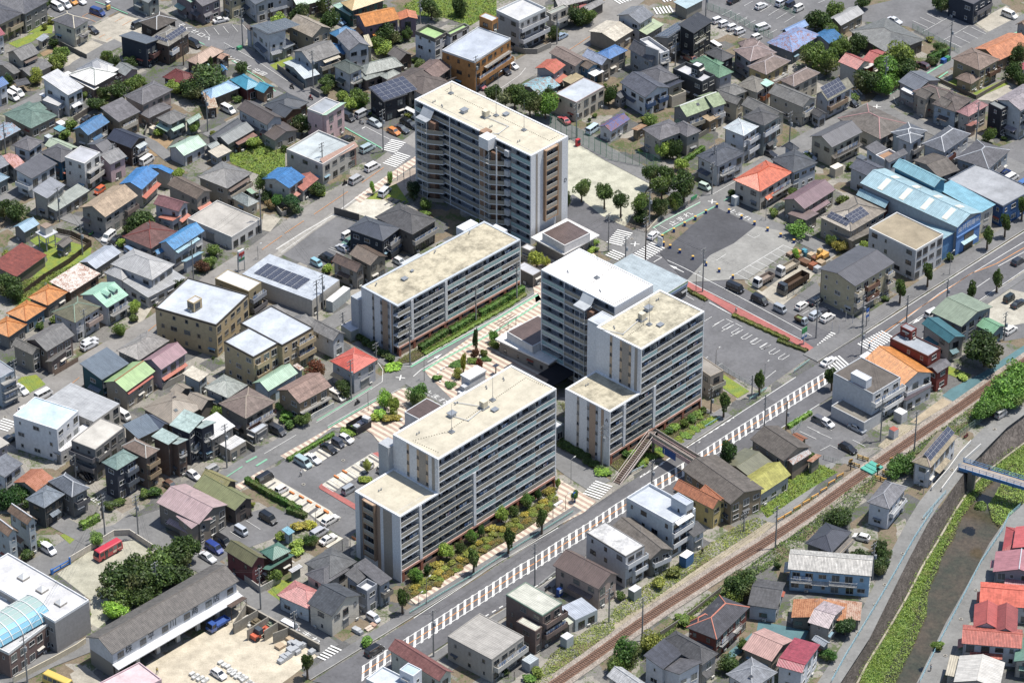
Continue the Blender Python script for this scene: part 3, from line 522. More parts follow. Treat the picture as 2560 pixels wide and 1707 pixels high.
1224 519 759 117 181 62 f 0 f 64 w 208|= par=.2,pc='x:#6a7484'
>two storey house whose ribbed hip roof carries staggered dark solar panels
836 404 802 139 103 56 h 20 t 9 w 7|= rc='x:#6f6a66',pv=[('S',2.4,1.6,5,3,1.3,1),('W',1.8,.9,5,2,1.3,1)]
839 389 681 80 81 30 s0 8 t 84 w 9
>white three storey office with a mossy flat roof by the main road|office_building|office||
982 269 788 105 148 88 f 0 f 120 w 27|= par=.25,pc='x:#ecebe8',nf=3
>three storey apartment house with a wide brown roof and brown end wall|apartment_building|apartment building||
821 103 801 150 114 88 ga 12 m 2 w 77|B S .28 .6 5.8 1.1 p x 209/S .28 .6 2.9 1.1 p x 209/S 0 .18 5.8 1.1 p x 65/S 0 .18 2.9 1.1 p x 65/S .82 1 5.8 1.1 p x 65/S .82 1 2.9 1.1 p x 65
>white roofed bicycle shelter at the end of the brown roofed apartment house|bicycle_shelter|shelter||
781 29 881 60 23 26 f 0 f 18 x 27|= open=1,par=.06
>cream house with a dark teal ribbed roof below the main road
1028 -93 587 51 102 54 gb 12 m 210 w 97|= rp=.35
>long house with a sage green sheet roof facing the gravel lot
1065 -22 807 121 93 54 gb 14 m 211 w 149
>small house with a bright green sheet roof by the gravel lot
1141 -23 778 49 52 34 gb 10 m 212 w 213
>dark red three storey building with a blue grey flat roof beside the crossing|shop_building|building||
968 -191 817 48 112 84 f 0 f 11 w 214|= par=.3,pc='x:#6a3a34'
934 -120 787 20 33 106 f 0 f 24 w 214|= par=.1,nf=1,z0=8
988 -222 791 52 33 56 ga 8 s 34 w 214
>white gabled house with a bright orange tiled roof between two flat roofed blocks
900 -282 638 98 137 58 gb 22 t 89 w 144|B S .1 .95 2.9 .9 p x 18
910 -306 742 93 17 29 s0 7 t 215 w 29
>white three storey clinic with long balconies, a stair tower and a rooftop fence|office_building|building||
826 -353 777 97 120 88 f 0 c 109 w 28|B S -.05 1.05 5.9 1.4 p x 22/S .3 1 3.2 1.4 p x 22|= par=.2,pc='x:#c9ccd0',nf=3,nw='W'
811 -332 790 20 46 110 f 0 f 22 w 33|= par=.1,nw='SWN'
806 -387 798 65 98 32 f 0 c 17 w 27|= par=.4,nw='SWNE'
>white shed beside the track behind the orange roofed house|storage_shed|shed||
896 -347 776 21 24 26 f 0 f 18 w 27|= nw='SWNE',par=.05
>long cream house with a strip of blue solar panels on its beige hip roof
935 -605 1036 144 46 58 h 16 s 120 w 6|= rc='x:#c4aea4',pv=[('S',1.6,1,8,2,1.6,1.1)]
>white house with a streaked grey hip roof between track and river
829 -762 1056 96 54 58 h 17 s 81 w 33|B S .1 .9 2.9 1 p x 144|A S .1 1 3.1 1 m 11|= rc='x:#a9aab0'
>small white railway equipment cabinet with a red roof|equipment_cabinet|cabinet||
873 -411 769 16 16 24 f 0 x 216 x 6|= nw='SWNE',par=.02
>weathered grey two storey building squeezed beside the right tower
460 -241 662 40 104 62 f 0 f 84 w 9|B S 0 1 2.8 1 p x 143|= par=.15
>old barn-like house with a dark brown roof and rusty awnings below the main road
609 -570 680 85 112 52 gb 18 s 109 w 9
630 -574 789 65 24 44 ga 6 r 189 w 23|= nw='SWNE'
655 -474 807 26 33 34 gb 5 r 217 w 218|= nw='SWNE'
676 -551 879 36 16 32 s0 3 r 68 w 17|= nw='SWNE'
>hut with a mossy yellow sheet roof beside the railway verge
551 -683 807 106 68 40 ga 19 s 219 w 45
532 -611 807 80 84 36 ga 10 m 220 w 221|= nw='SWNE'
>long dark brown roofed house touching the end of the footbridge
481 -744 656 98 167 58 gb 16 s 109 w 35|= sky=[(.3,.8)],rp=.4
>yellow house with an orange terracotta roof and small dormers
442 -760 833 38 116 56 gb 16 t 222 w 223
453 -736 598 27 65 54 gb 8 t 222 w 223
>pale blue grey three storey building with a railed flat roof and white stair block|office_building|building||
348 -862 800 75 135 96 f 0 f 106 w 80|B S 0 .85 5.8 .7 p x 18/S 0 .85 2.9 .7 p x 18|A S .1 .8 9.3 1 x 22|= par=.7,pc='x:#dfe4ea',nf=3
379 -831 766 22 46 120 f 0 f 103 w 224|= par=.15,z0=8
>old two storey house with grey pantiles and dark red shutters beside the street
-1091 -130 883 93 74 56 ga 18 t 1 w 23
-1123 -139 896 32 70 52 gb 12 t 17 w 84
-1078 -146 988 62 22 30 s0 9 t 1 w 23
>dark teal two storey house with a broad blue grey metal roof
-949 -258 885 90 71 62 s1 16 m 225 w 226
>house with a light green sheet roof and rust coloured ridge and awnings
-889 -295 960 104 69 54 ga 16 m 102 w 192|A S 0 .95 5 .7 x 216|= rc='x:#b08050'
>lavender house with a dusty rose metal roof next to the light green roof
-816 -207 917 92 61 56 ga 17 m 227 w 228|A S 0 1 2.9 .8 x 114
>house with checkered grey pantiles behind the rose roofed house
-872 -159 922 107 72 50 h 16 t 125 w 125
>white three storey office with a pale blue flat roof at the zebra crossing|office_building|office||
-1026 -500 1074 86 119 92 f 0 f 229 w 230|= par=.2,pc='x:#eef1f4',nf=3
-1020 -507 807 109 46 36 f 0 m 231 w 29|= par=.05,gar='W',gw=4
>large grey metal roofed storehouse behind the white office|storehouse|storehouse||
-954 -414 948 91 148 54 f 0 m 189 w 107|= par=.05
>grey three storey house with a concrete roof and dark balconies
-933 -571 998 106 68 86 f 0 f 53 w 10|B W 0 1 5.6 1.2 p x 34/W 0 1 2.8 1.2 p x 34/S 0 .4 5.6 .9 p x 10|= par=.1,nf=3
>wide traditional house with taupe metal roofs and two skylights
-777 -406 823 105 100 38 h 20 m 9 w 63|= sky=[(.35,.25),(.62,.6)]
-713 -348 954 51 54 39 gb 14 m 9 w 63|= nw='SWNE'
-770 -286 815 42 31 37 gb 10 m 9 w 63|= nw='SWNE'
>white rendered small house with a patchy beige roof
-726 -239 1008 39 49 44 s1 6 s 36 w 47
>low house with a ribbed slate blue sheet roof
-849 -457 732 69 59 34 s1 9 m 225 w 17
-803 -420 807 32 55 33 gb 10 m 232 w 17|= nw='SWNE'
>dark three storey house with a grey green hip roof and towel on the balcony
-877 -653 866 67 48 86 h 15 s 233 w 93|B S .4 1 5.7 1 p x 19/S .4 1 2.9 1 p x 19|= nf=3
>brown three storey house with a speckled brown hip roof and quilts drying
-816 -607 897 44 76 86 h 14 s 159 w 159|B S 0 1 5.7 1 p x 145/S 0 1.05 2.9 1 p x 145|= rc='x:#c9c4bc',nf=3
>narrow brown brick three storey house with split mint grey roofs
-770 -560 987 40 48 90 s1 5 s 234 w 196|= nf=3,nw='SWNE'
-750 -562 707 32 43 76 s0 16 s 235 w 196|B S .1 .9 5.4 .6 r x 27|= nf=3
>charcoal three storey house with mint grey roofs and laundry at mid level
-726 -515 1130 70 52 90 s1 8 s 234 w 93|B S .1 1 3.2 1.2 r x 49|= nf=3
-699 -502 704 41 42 78 s0 16 s 235 w 93|B S .1 .9 5.4 .6 r x 27|= nf=3
>house with a rusty orange sheet roof in the lower left
-1056 -678 1002 62 65 46 ga 13 r 236 w 151
>grey brown house with a dark hip roof and glazed upper balcony
-972 -717 785 50 83 59 h 17 s 19 w 1|B S .1 1 3 1.1 p x 0|= rc='x:#c9cdd2'
>dark house with a blue grey hip roof left of the glazed balcony house
-1029 -757 919 67 57 58 h 15 s 149 w 132
>white house with a slate grey roof clipped by the left edge
-1130 -638 988 64 50 56 s1 10 s 163 w 28
>grey flat topped house at the left edge beside the white office
-1158 -529 812 34 55 56 s1 4 f 107 w 113
>building wrapped in scaffolding at the left edge|scaffolded_building|building||
-1180 -278 756 43 72 84 f 0 f 24 w 166|B S 0 1.1 6.8 1.3 r x 25/S 0 1.1 4.4 1.3 r x 25/S 0 1.1 2 1.3 r x 25|= par=.2
>low house with mottled pale grey pantiles above the brown hip roof
-654 -316 907 69 74 50 h 16 t 49 w 45
>house with a ribbed brown pyramid roof and dark red balcony rails
-607 -410 823 94 89 58 h 19 s 23 w 17|B S 0 1 2.9 1.2 r x 173|= rc='x:#b4a492'
-586 -426 889 44 27 30 f 0 f 106 w 1|= par=.1,gar='S',gw=3
>white blue house with a mint green sheet roof in front of the tan block
-564 -273 860 101 52 40 ga 15 m 195 w 229
-494 -190 807 14 25 42 s1 3 r 237 w 47|= nw='SWNE'
>tan two storey house with a large pinkish brown roof beside the garden wall
-488 -346 789 101 78 56 ga 19 s 238 w 239|B S 0 1 2.9 1 r x 165
>white corner house with a bright red sheet roof at the small crossroads
-367 -227 832 80 78 59 h 18 m 240 w 51|A W 0 .5 3 1.1 x 241|= rc='x:#e88070',gar='S'
>house with a white ribbed roof and pinkish walls near the lower left street
-678 -492 840 74 60 56 s1 12 m 18 w 84
-638 -495 836 50 35 32 f 0 m 144 w 7|= par=.05
>olive green roofed warehouse beside the car park hedge|warehouse|warehouse||
-611 -744 828 58 135 42 gb 14 m 242 w 78|= rp=.62
-639 -679 932 48 75 46 gb 16 m 243 w 78|= nw='SWNE'
>pale electrical cabinet beside the fenced enclosure|equipment_cabinet|cabinet||
-330 -365 1015 12 18 26 f 0 x 27 x 244|= nw='SWNE',par=.02
>small white annexe with a brown sheet roof behind the nearest tower|annexe|building||
-209 -396 844 75 50 46 f 0 m 199 w 28|= par=.06,nw='N'
>low white service building between the two front towers|service_building|building||
18 -507 822 148 112 36 f 0 f 27 w 41|= par=.2
>white three storey house with a brown tiled gable, left of its twin|house|house|twin narrow gabled houses|
-1090 -898 725 28 57 84 gb 13 s 74 w 47|= rc='x:#dfe0e2',nf=3
>white three storey house with a brown tiled gable, beside the parked white minivan|house|house|twin narrow gabled houses|
-1053 -855 774 28 72 84 gb 13 s 74 w 47|= rc='x:#dfe0e2',nf=3
>weathered house with a dusty pink sheet roof at the street corner
-684 -817 890 93 129 58 gb 18 m 26 w 17|= rp=.5
-700 -826 679 57 61 52 gb 8 m 26 w 245
>school building with roof skylights and a glazed barrel vault pool roof|school_building|school||
-958 -1196 854 98 252 86 f 0 f 29 w 55|= par=.35,pc='x:#f0f1f2',nf=2,nw='SNE'
-1046 -1280 953 136 309 68 f 0 f 27 b 111|= par=.4,pc='x:#e4e6e6',nf=2
>long company warehouse with a weathered brown roof and big black characters|warehouse|warehouse||x:#8c857c
-830 -1290 795 354 84 70 ga 20 t 246 w 6|= nw='SWNE',z0=3.9
>pink flat roofed building with a railed roof at the bottom edge
-805 -1414 732 108 76 48 f 0 f 247 w 56|= par=.3
>dark red timber house with a mossy olive gable roof
-560 -970 799 44 88 56 gb 17 m 248 w 249|= rp=.45
-517 -936 736 52 45 48 h 14 m 250 w 8
-524 -958 805 76 25 30 s0 9 m 250 w 8
>little shed with a sky blue roof by the small car park|garden_shed|shed||
-489 -817 819 19 23 28 s1 4 m 251 w 252
>large two storey house with layered dark grey hip roofs beside the nearest tower
-390 -1015 815 82 78 60 h 20 s 253 w 107
-402 -1035 817 79 58 56 h 15 s 0 w 53
>small white cottage with a faded pink tiled hip roof and striped orange awning
-432 -1095 960 64 87 38 h 17 t 254 w 80
>cream house with a dark slate gable roof and wooden front door at the bottom junction|house|house||x:#5c5c60
-380 -1145 882 94 71 58 gb 23 s 95 w 141|= gar='S',gw=1.8
>grey modern house with a parapet terrace and dark roof next to the nearest tower
-330 -1038 975 48 34 62 s1 12 s 66 w 11
-281 -1042 807 36 82 60 s1 13 s 2 w 11|B S 0 1 2.9 1.2 p x 17
-309 -1063 880 33 29 64 f 0 f 6 w 24|= par=.9
>row of green metal lockers under the big grey house|storage_shed|shed||
-475 -951 787 32 13 26 s1 1 m 27 z 255|= nw='SWNE'
>covered rubbish shelter with white roof panels beside the nearest tower|rubbish_shelter|shelter||
-354 -856 719 25 30 28 f 0 f 18 x 66|= open=1,par=.05
>brown lean-to roof over the blue truck at the warehouse end|lean_to_roof|shelter||
-597 -1091 812 46 21 36 s0 3 s 8 x 8|= open=1
>dark brown tiled three storey house with a cream ribbed roof by the railway
64 -1180 808 60 106 88 f 0 m 256 w 257|B S 0 1.1 5.9 1.2 p x 257/S 0 1.1 3 1.2 p x 257|= par=.1,pc='x:#7c9484',nf=3
49 -1201 860 22 53 62 f 0 m 256 w 257|= par=.08
>wide grey two storey house with a panelled flat roof by the main road
-42 -1295 866 103 122 62 f 0 m 97 w 97|B S .05 1 3 1.3 p x 154|= par=.1,pc='x:#a4a09a'
>beige two storey house with a brown standing seam roof and a vending machine
184 -1052 848 68 129 58 gb 19 m 257 w 37|= rp=.62
>low workshop with a pale blue ribbed roof and wide blue stripe
134 -1123 647 60 55 32 f 0 m 103 w 47|= par=.03
121 -1131 807 26 20 26 f 0 x 258 w 97|= par=.03,nw='SWNE'
>little white shed beside the brown tiled house|storage_shed|shed||
115 -1183 782 21 19 26 f 0 f 28 w 47|= nw='SWNE',par=.04
>small silver roofed shed above the railway shrubs|storage_shed|shed||
37 -1263 828 28 23 24 f 0 m 80 w 11|= nw='SWNE',par=.04
>dark brown carport roof by the railway shrubs|carport|carport||
-25 -1325 874 49 18 24 f 0 x 16 w 15|= open=1,par=.04
>house with a dull red slate roof at the bottom edge
-150 -1364 793 42 153 58 gb 15 s 259 w 256
>flat roofed pale blue grey building at the bottom edge by the zebra median
-204 -1433 897 53 124 60 f 0 f 224 w 106|= par=.4,pc='x:#e4e8ec'
-203 -1380 914 28 36 86 f 0 f 150 w 33|= par=.2,z0=5
>white three storey building with a badly stained flat roof
244 -970 759 57 120 86 f 0 d 144 w 27|B S 0 1.08 5.6 .9 p x 28/S .4 1.08 2.8 .9 p x 230|= par=.12,pc='x:#8c8a88',nf=3
>old house with a drab olive grey roof and laundry hanging over its railing
298 -936 624 63 143 50 gb 16 s 246 w 17|B S .1 .95 2.8 .9 p x 6
>white garage with a dark roof beside the yellow house|garage|garage||
396 -844 755 40 54 42 ga 10 s 66 w 28|= gar='S'
>blue walled shed with a white roof beside the railway verge|storage_shed|shed||
378 -900 889 28 19 28 f 0 x 22 w 260|= nw='SWNE',par=.04
>grey box shed beneath the stained roof building|storage_shed|shed||
262 -1018 794 23 18 26 f 0 x 28 w 41|= nw='SWNE',par=.04
>long low pale blue walled storehouse with a dark brown gable roof|storehouse|storehouse||
564 -1096 1326 97 65 38 gb 15 s 66 w 106|= nw='N'
>row house with a black slate hip roof outlined by salmon ridge tiles
428 -1223 976 134 75 56 h 18 s 261 w 262|B S .1 .3 2.8 .9 r x 27/S .55 .75 2.8 .9 r x 27|= rc='x:#e0886c'
390 -1182 696 44 24 57 h 12 s 261 w 262|= rc='x:#e0886c',nw='SWNE'
>house with a broad charcoal slate hip roof beside the salmon ridged roof
393 -1312 828 54 116 58 h 19 s 66 w 97
>white modern house with staggered black sheet roofs and clerestory windows
312 -1325 902 72 51 58 s1 12 s 93 w 33
344 -1354 687 64 56 50 s0 18 s 0 w 33
>house with white grey pantiles cut by the bottom edge
262 -1417 727 44 101 54 gb 14 t 27 w 53
>low house with a pale salmon pink sheet gable roof
541 -1274 952 88 74 38 gb 15 m 263 w 9
>white house with a ribbed raspberry red roof at the bottom right
600 -1335 1139 105 58 56 gb 10 t 162 w 33|= rp=.15
>house with a pale grey hip roof and a skylight at the bottom edge
493 -1389 789 79 72 56 h 17 s 58 w 27|= rc='x:#b4b7bc',sky=[(.25,.3)]
>light blue house with ribbed white grey tiles and white balconies by the river path
592 -981 -140 180 74 58 ga 15 t 237 w 264|B S .02 .28 2.9 1 r x 22/S .5 .85 2.9 1 r x 22
>house with a dark slate blue sheet roof beside a parked white car
692 -906 988 91 65 46 h 15 m 93 w 17|B S .2 1 2.4 1.2 p x 3|A S .1 1 3.6 1.6 m 246
>patched low hut of rusty sheets behind the light blue house
592 -1114 -140 115 65 30 gb 8 r 265 w 17
664 -1112 -140 75 65 28 s2 3 r 67 w 17|= nw='SWNE'
>small house with pinkish white ribbed tiles by the river path
667 -1174 1085 85 49 46 gb 13 t 54 w 97|= rp=.4
>low blue grey roofed house at the lower end of the river path
654 -1221 768 21 36 34 gb 6 m 11 w 10
>house with a bright coral red sheet roof at the right edge of the river road
1065 -885 -209 120 90 36 h 14 m 266 w 107
1084 -900 -209 100 80 54 gb 14 m 267 w 107
>grey house with a dusty rose roof and pale ridge by the river
1034 -975 -192 110 75 46 gb 15 m 268 w 64|= rc='x:#c9cdd4'
>white house with coral and maroon ribbed roofs and a sunken roof balcony by the river
940 -1231 -140 125 65 52 ga 13 t 269 w 28
969 -1182 -140 55 80 56 gb 15 m 155 w 28|= nw='SWN'
1009 -1200 -140 50 90 56 gb 14 m 270 w 28|= nw='SWN'
>house with one broad bright red orange roof behind the sunken balcony house
993 -1086 -140 140 80 44 ga 16 s 271 w 28
>low house with a pale silver ribbed gable roof at the bottom right corner
912 -1347 -244 95 90 42 gb 13 m 237 w 55
898 -1316 -244 30 70 34 s2 2 m 12 w 55|= nw='SWNE'
>house with a green ribbed roof clipped by the bottom right edge
1044 -1279 -209 80 80 42 gb 12 m 272 w 107'''
def hexed(k,t):return k+':#'+PAL[int(t)]
def unpack(s,n):
 r=[]
 for e in s.split('/'):q=e.split();r.append((q[0],)+tuple(float(t)for t in q[1:5])+((q[5],)if n==7 else())+(hexed(*q[-2:]),))
 return r
HS=[]
for ln_ in HS_.strip().split(chr(10)):
 if ln_[0]=='>':
  q=ln_[1:].split('|');q=q if len(q)>1 else q+['house','house','',''];HS.append([q[0],q[1],q[2],q[3]or None,[],{'fc':q[4]}if q[4]else{}]);continue
 q=ln_.split('|');v=q[0].split();op={}
 for e in q[1:]:
  if e[0]=='B':op['bal']=unpack(e[1:],7)
  elif e[0]=='A':op['aw']=unpack(e[1:],6)
  else:op.update(eval('dict('+e[1:]+')'))
 n=[int(t)for t in v[:6]];HS[-1][4].append((n[0]/10,n[1]/10,n[2]/1000,n[3]/10,n[4]/10,op.pop('z0',0),n[5]/10,v[6],int(v[7])/10,hexed(*v[8:10]),hexed(*v[10:12]),op))
CARS=[(int(a)/10,int(b)/10,R(int(c)),d,'#'+PAL[int(e)],f)for a,b,c,d,e,f in(l.split(' ',5)for l in '''-1258 1674 -44 minivan 22 white minivan in the orange lined car park, left of its white twin
-1239 1690 -44 minivan 231 white minivan in the orange lined car park, second of the pair
-1221 1708 -44 hatch 273 yellow orange hatchback at the top edge
-1199 1712 -44 sedan 18 white car cut by the top edge of the car park
-1143 1644 -34 minivan 274 bright blue minivan alone in the orange lined car park
-1148 1541 -44 sedan 275 black car half hidden by the cream ridged house
-1029 1567 226 keivan 131 dark small van with a cream roof on the worn concrete lot
-864 1461 -44 minivan 276 black minivan parked under the brown brick house
-1325 1173 -44 minivan 22 white minivan in the driveway, lower left of two white vans
-1314 1193 -44 minivan 22 white minivan in the driveway, upper right of two white vans
-1110 1054 46 wagon 277 black car behind the brown fence of the white modern house
-940 837 56 boxvan 18 white van beside the dark timber house
-800 1599 26 sedan 18 car wrapped in a silver cover beside the mauve apartment house
-473 1589 -44 hatch 278 pale blue car under the mint eaves
-748 1102 -44 minivan 22 white minivan on the unpaved yard below the sky blue roofs
-432 1062 -44 minivan 279 dark grey minivan driving out beside the pink house
-393 1079 46 minivan 189 silver minivan parked by the hedge of the black solar house
-359 1030 -44 wagon 47 silver estate car beside the street pole
-308 987 -44 hatch 280 orange hatchback at the corner car park
-287 1000 -44 sedan 95 grey saloon next to the orange hatchback
-274 1034 -44 suv 275 black car behind the grey saloon
-428 946 46 suv 281 dark car under the sloping brown building front
-374 899 46 minivan 282 pale blue minivan in the lot of the wide two storey building
-358 804 46 minivan 231 white minivan driving on the wide street towards the tower
-397 741 51 minivan 189 silver van following the motorcycle on the wide street
-323 680 64 minivan 33 pale silver blue minivan parked on the turf by the tower
-409 469 46 keivan 22 white small van half hidden by the navy house
-406 440 226 hatch 283 green car half hidden by the navy house
-420 412 136 hatch 6 silver hatchback in the half empty car park
-456 365 136 minivan 281 black minivan with a dark roof in the half empty car park
-481 341 -44 kei 115 light blue small car at the end of the half empty car park
-276 347 -44 hatch 18 white car tucked behind the low apartment block
-1003 464 241 minivan 22 white minivan on the drive of the long beige house
-985 449 236 sedan 279 black car beside the white minivan on the drive
-944 392 -49 keivan 284 light blue van below the dark red hip roofs
-1047 688 236 kei 285 orange car with an open front under the laundry balcony
-759 227 51 keivan 286 dark maroon van on the street beside the tan block
-1005 -10 46 wagon 28 white car cut off behind the mossy roofed house
1 1340 -44 hatch 231 white car in the open garage of the orange brown block
-20 1311 -44 suv 94 dark grey car in the open garage of the orange brown block
-84 1227 -44 hatch 287 pink car at the garage of the orange brown block
136 1506 46 hatch 288 pale blue car with a mirror shine under the beige house
137 1046 121 sedan 289 old faded red sports car behind the green net
211 995 54 boxvan 229 pale blue van behind the green net by the ball posts
-264 1075 -44 boxvan 18 white van seen at the left edge of the tall tower
-264 1023 -44 sedan 127 dark car below the white van beside the tall tower
565 1594 38 kei 231 first white small car from the left in the fenced row
582 1573 38 kei 231 second white small car from the left in the fenced row
604 1553 38 kei 231 third white small car from the left in the fenced row
623 1532 38 kei 231 fourth white small car from the left in the fenced row
667 1497 38 kei 22 lone white small car nearest the blue roofs in the car park
687 1553 34 minivan 231 long white minivan in the car park, nose to the right
690 1679 38 hatch 18 white hatchback near the top of the car park
750 1698 46 minivan 33 white van at the top right of the car park
770 1684 46 keivan 290 navy van between two white cars in the car park
793 1663 46 keivan 22 white small van right of the navy van
551 1444 126 boxvan 22 white van with a roof rack behind the black house
478 1383 136 wagon 291 rust pink car beside the solar roofed house
666 872 -44 sedan 94 dark car in the garage below the grey three storey house
766 855 -44 suv 106 silver car under the brown standing seam house
616 1713 46 sedan 277 black car at the very top edge of the car park
1052 1594 -44 sedan 28 old white saloon parked on the gravel by the courtyard house
1371 1626 -44 minivan 22 white small van in front of the black corner house
1103 1341 136 wagon 286 dark plum car under the trees by the blue bins
899 1136 -44 hatch 127 dark blue car behind the wooden balcony house
1258 774 46 wagon 292 navy car on the lot at the right edge
1275 749 46 minivan 22 cream white car on the lot at the right edge
1299 714 226 minivan 293 blue car cut by the right edge
352 471 58 hatch 231 white hatchback stopped at the central crossroads
490 705 -39 kei 294 mint green small car under a canvas cover
675 609 46 sedan 295 dark green saloon parked right of the coral roof
543 225 -41 boxvan 277 long black van driving on the side road by the empty lot
600 171 -44 minivan 277 dark plum minivan on the side road
646 130 -44 keivan 11 silver small van on the side road
700 147 49 hatch 22 white sports hatchback in the corner car park
737 169 46 wagon 126 dark car behind the white sports hatchback
731 106 46 suv 106 silver car in the corner car park beside the power pole
758 94 46 suv 22 white off-roader beside the bicycle shelter
745 120 46 sedan 93 grey saloon behind the white off-roader
1013 111 40 minivan 18 white van on the main road behind the sage green roof
1246 348 46 suv 94 dark grey car with roof bars on the main road at the right
1204 177 46 keivan 296 black green boxy van on the gravel lot
1224 157 46 sedan 277 black saloon on the gravel lot
1190 39 46 suv 22 white car parked by the bright green roof
746 -96 46 sedan 231 white saloon on the main road at the crossing
838 -83 46 minivan 18 white van roof behind the clinic
724 -352 -44 hatch 231 white hatchback in the clinic car park
792 -372 -44 sedan 11 grey blue saloon under the clinic overhang
765 -453 -44 wagon 275 black car with a tarpaulin at the corner of the clinic car park
1128 -317 46 keivan 45 silver small van parked on the river path
710 -342 -44 suv 0 dark end of a car at the clinic car park
768 -794 156 hatch 22 small white car beside the slate blue roofed house
-1145 -215 -44 suv 231 white off-roader on the grass by the scaffolding
-1090 -236 46 boxvan 231 white van on the street behind the white office
-1149 -413 46 sedan 297 navy car at the left edge under the white office
-899 -320 -44 boxvan 22 white van tucked behind the grey storehouse
-960 -565 -44 sedan 277 dark car in the shade of the grey three storey house
-766 -597 -44 hatch 161 bronze brown hatchback under the drying quilts
-718 -557 -44 hatch 22 white car beside the brown brick house
-1004 -26 46 wagon 6 silver car in the drive above the street
-1126 -294 46 hatch 22 white car on the street hidden behind the white office
-539 -381 -41 minivan 298 dark grey minivan on a concrete drive
-407 -240 -44 minivan 186 cream white minivan beside the tan house
-380 -415 -40 hatch 18 silver white hatchback, last on the right of the bay row
-397 -432 -44 kei 93 slate grey small car next to the silver white hatchback
-417 -452 -44 sedan 275 black saloon in the marked bays
-452 -493 -44 sedan 231 white saloon in the marked bays
-473 -508 -44 minivan 299 pale blue small minivan at the left end of the bay row
-557 -572 46 boxvan 277 long black van by the hedge
-516 -614 46 kei 231 white small car beside the hedge
-328 -515 136 kei 22 white boxy small car beside the young tree
-290 -533 46 kei 154 cream small van beside the nearest tower
-366 -616 46 keivan 11 silver van with roof bars on the turf bay
-677 -538 46 keivan 45 silver van at the kerb beside the white ribbed roof
-403 -729 46 wagon 22 white estate car in the last bay by the tower
-425 -777 46 minivan 51 silver van with roof bars beside the yellow shrubs
-404 -800 46 sedan 22 white saloon with a sunshade beside the tower bays
-540 -723 -44 minivan 275 black minivan on the small asphalt lot
-597 -771 -44 keivan 106 silver small van on the small asphalt lot
-635 -809 -44 minivan 277 black minivan next to the royal blue one
-652 -833 -44 minivan 300 royal blue minivan on the small asphalt lot
-664 -866 -44 sedan 6 white sports saloon left of the royal blue minivan
-476 -1114 141 boxvan 231 white van leaving the bottom junction
-296 -1083 -44 kei 33 white small car in the carport of the grey modern house
-290 -1195 46 minivan 277 black minivan on the main road by the bottom junction
-613 -1273 -44 hatch 231 white hatchback parked on the company yard
-1017 -836 -44 minivan 231 white minivan in front of the twin gabled houses'''.split(chr(10)))]
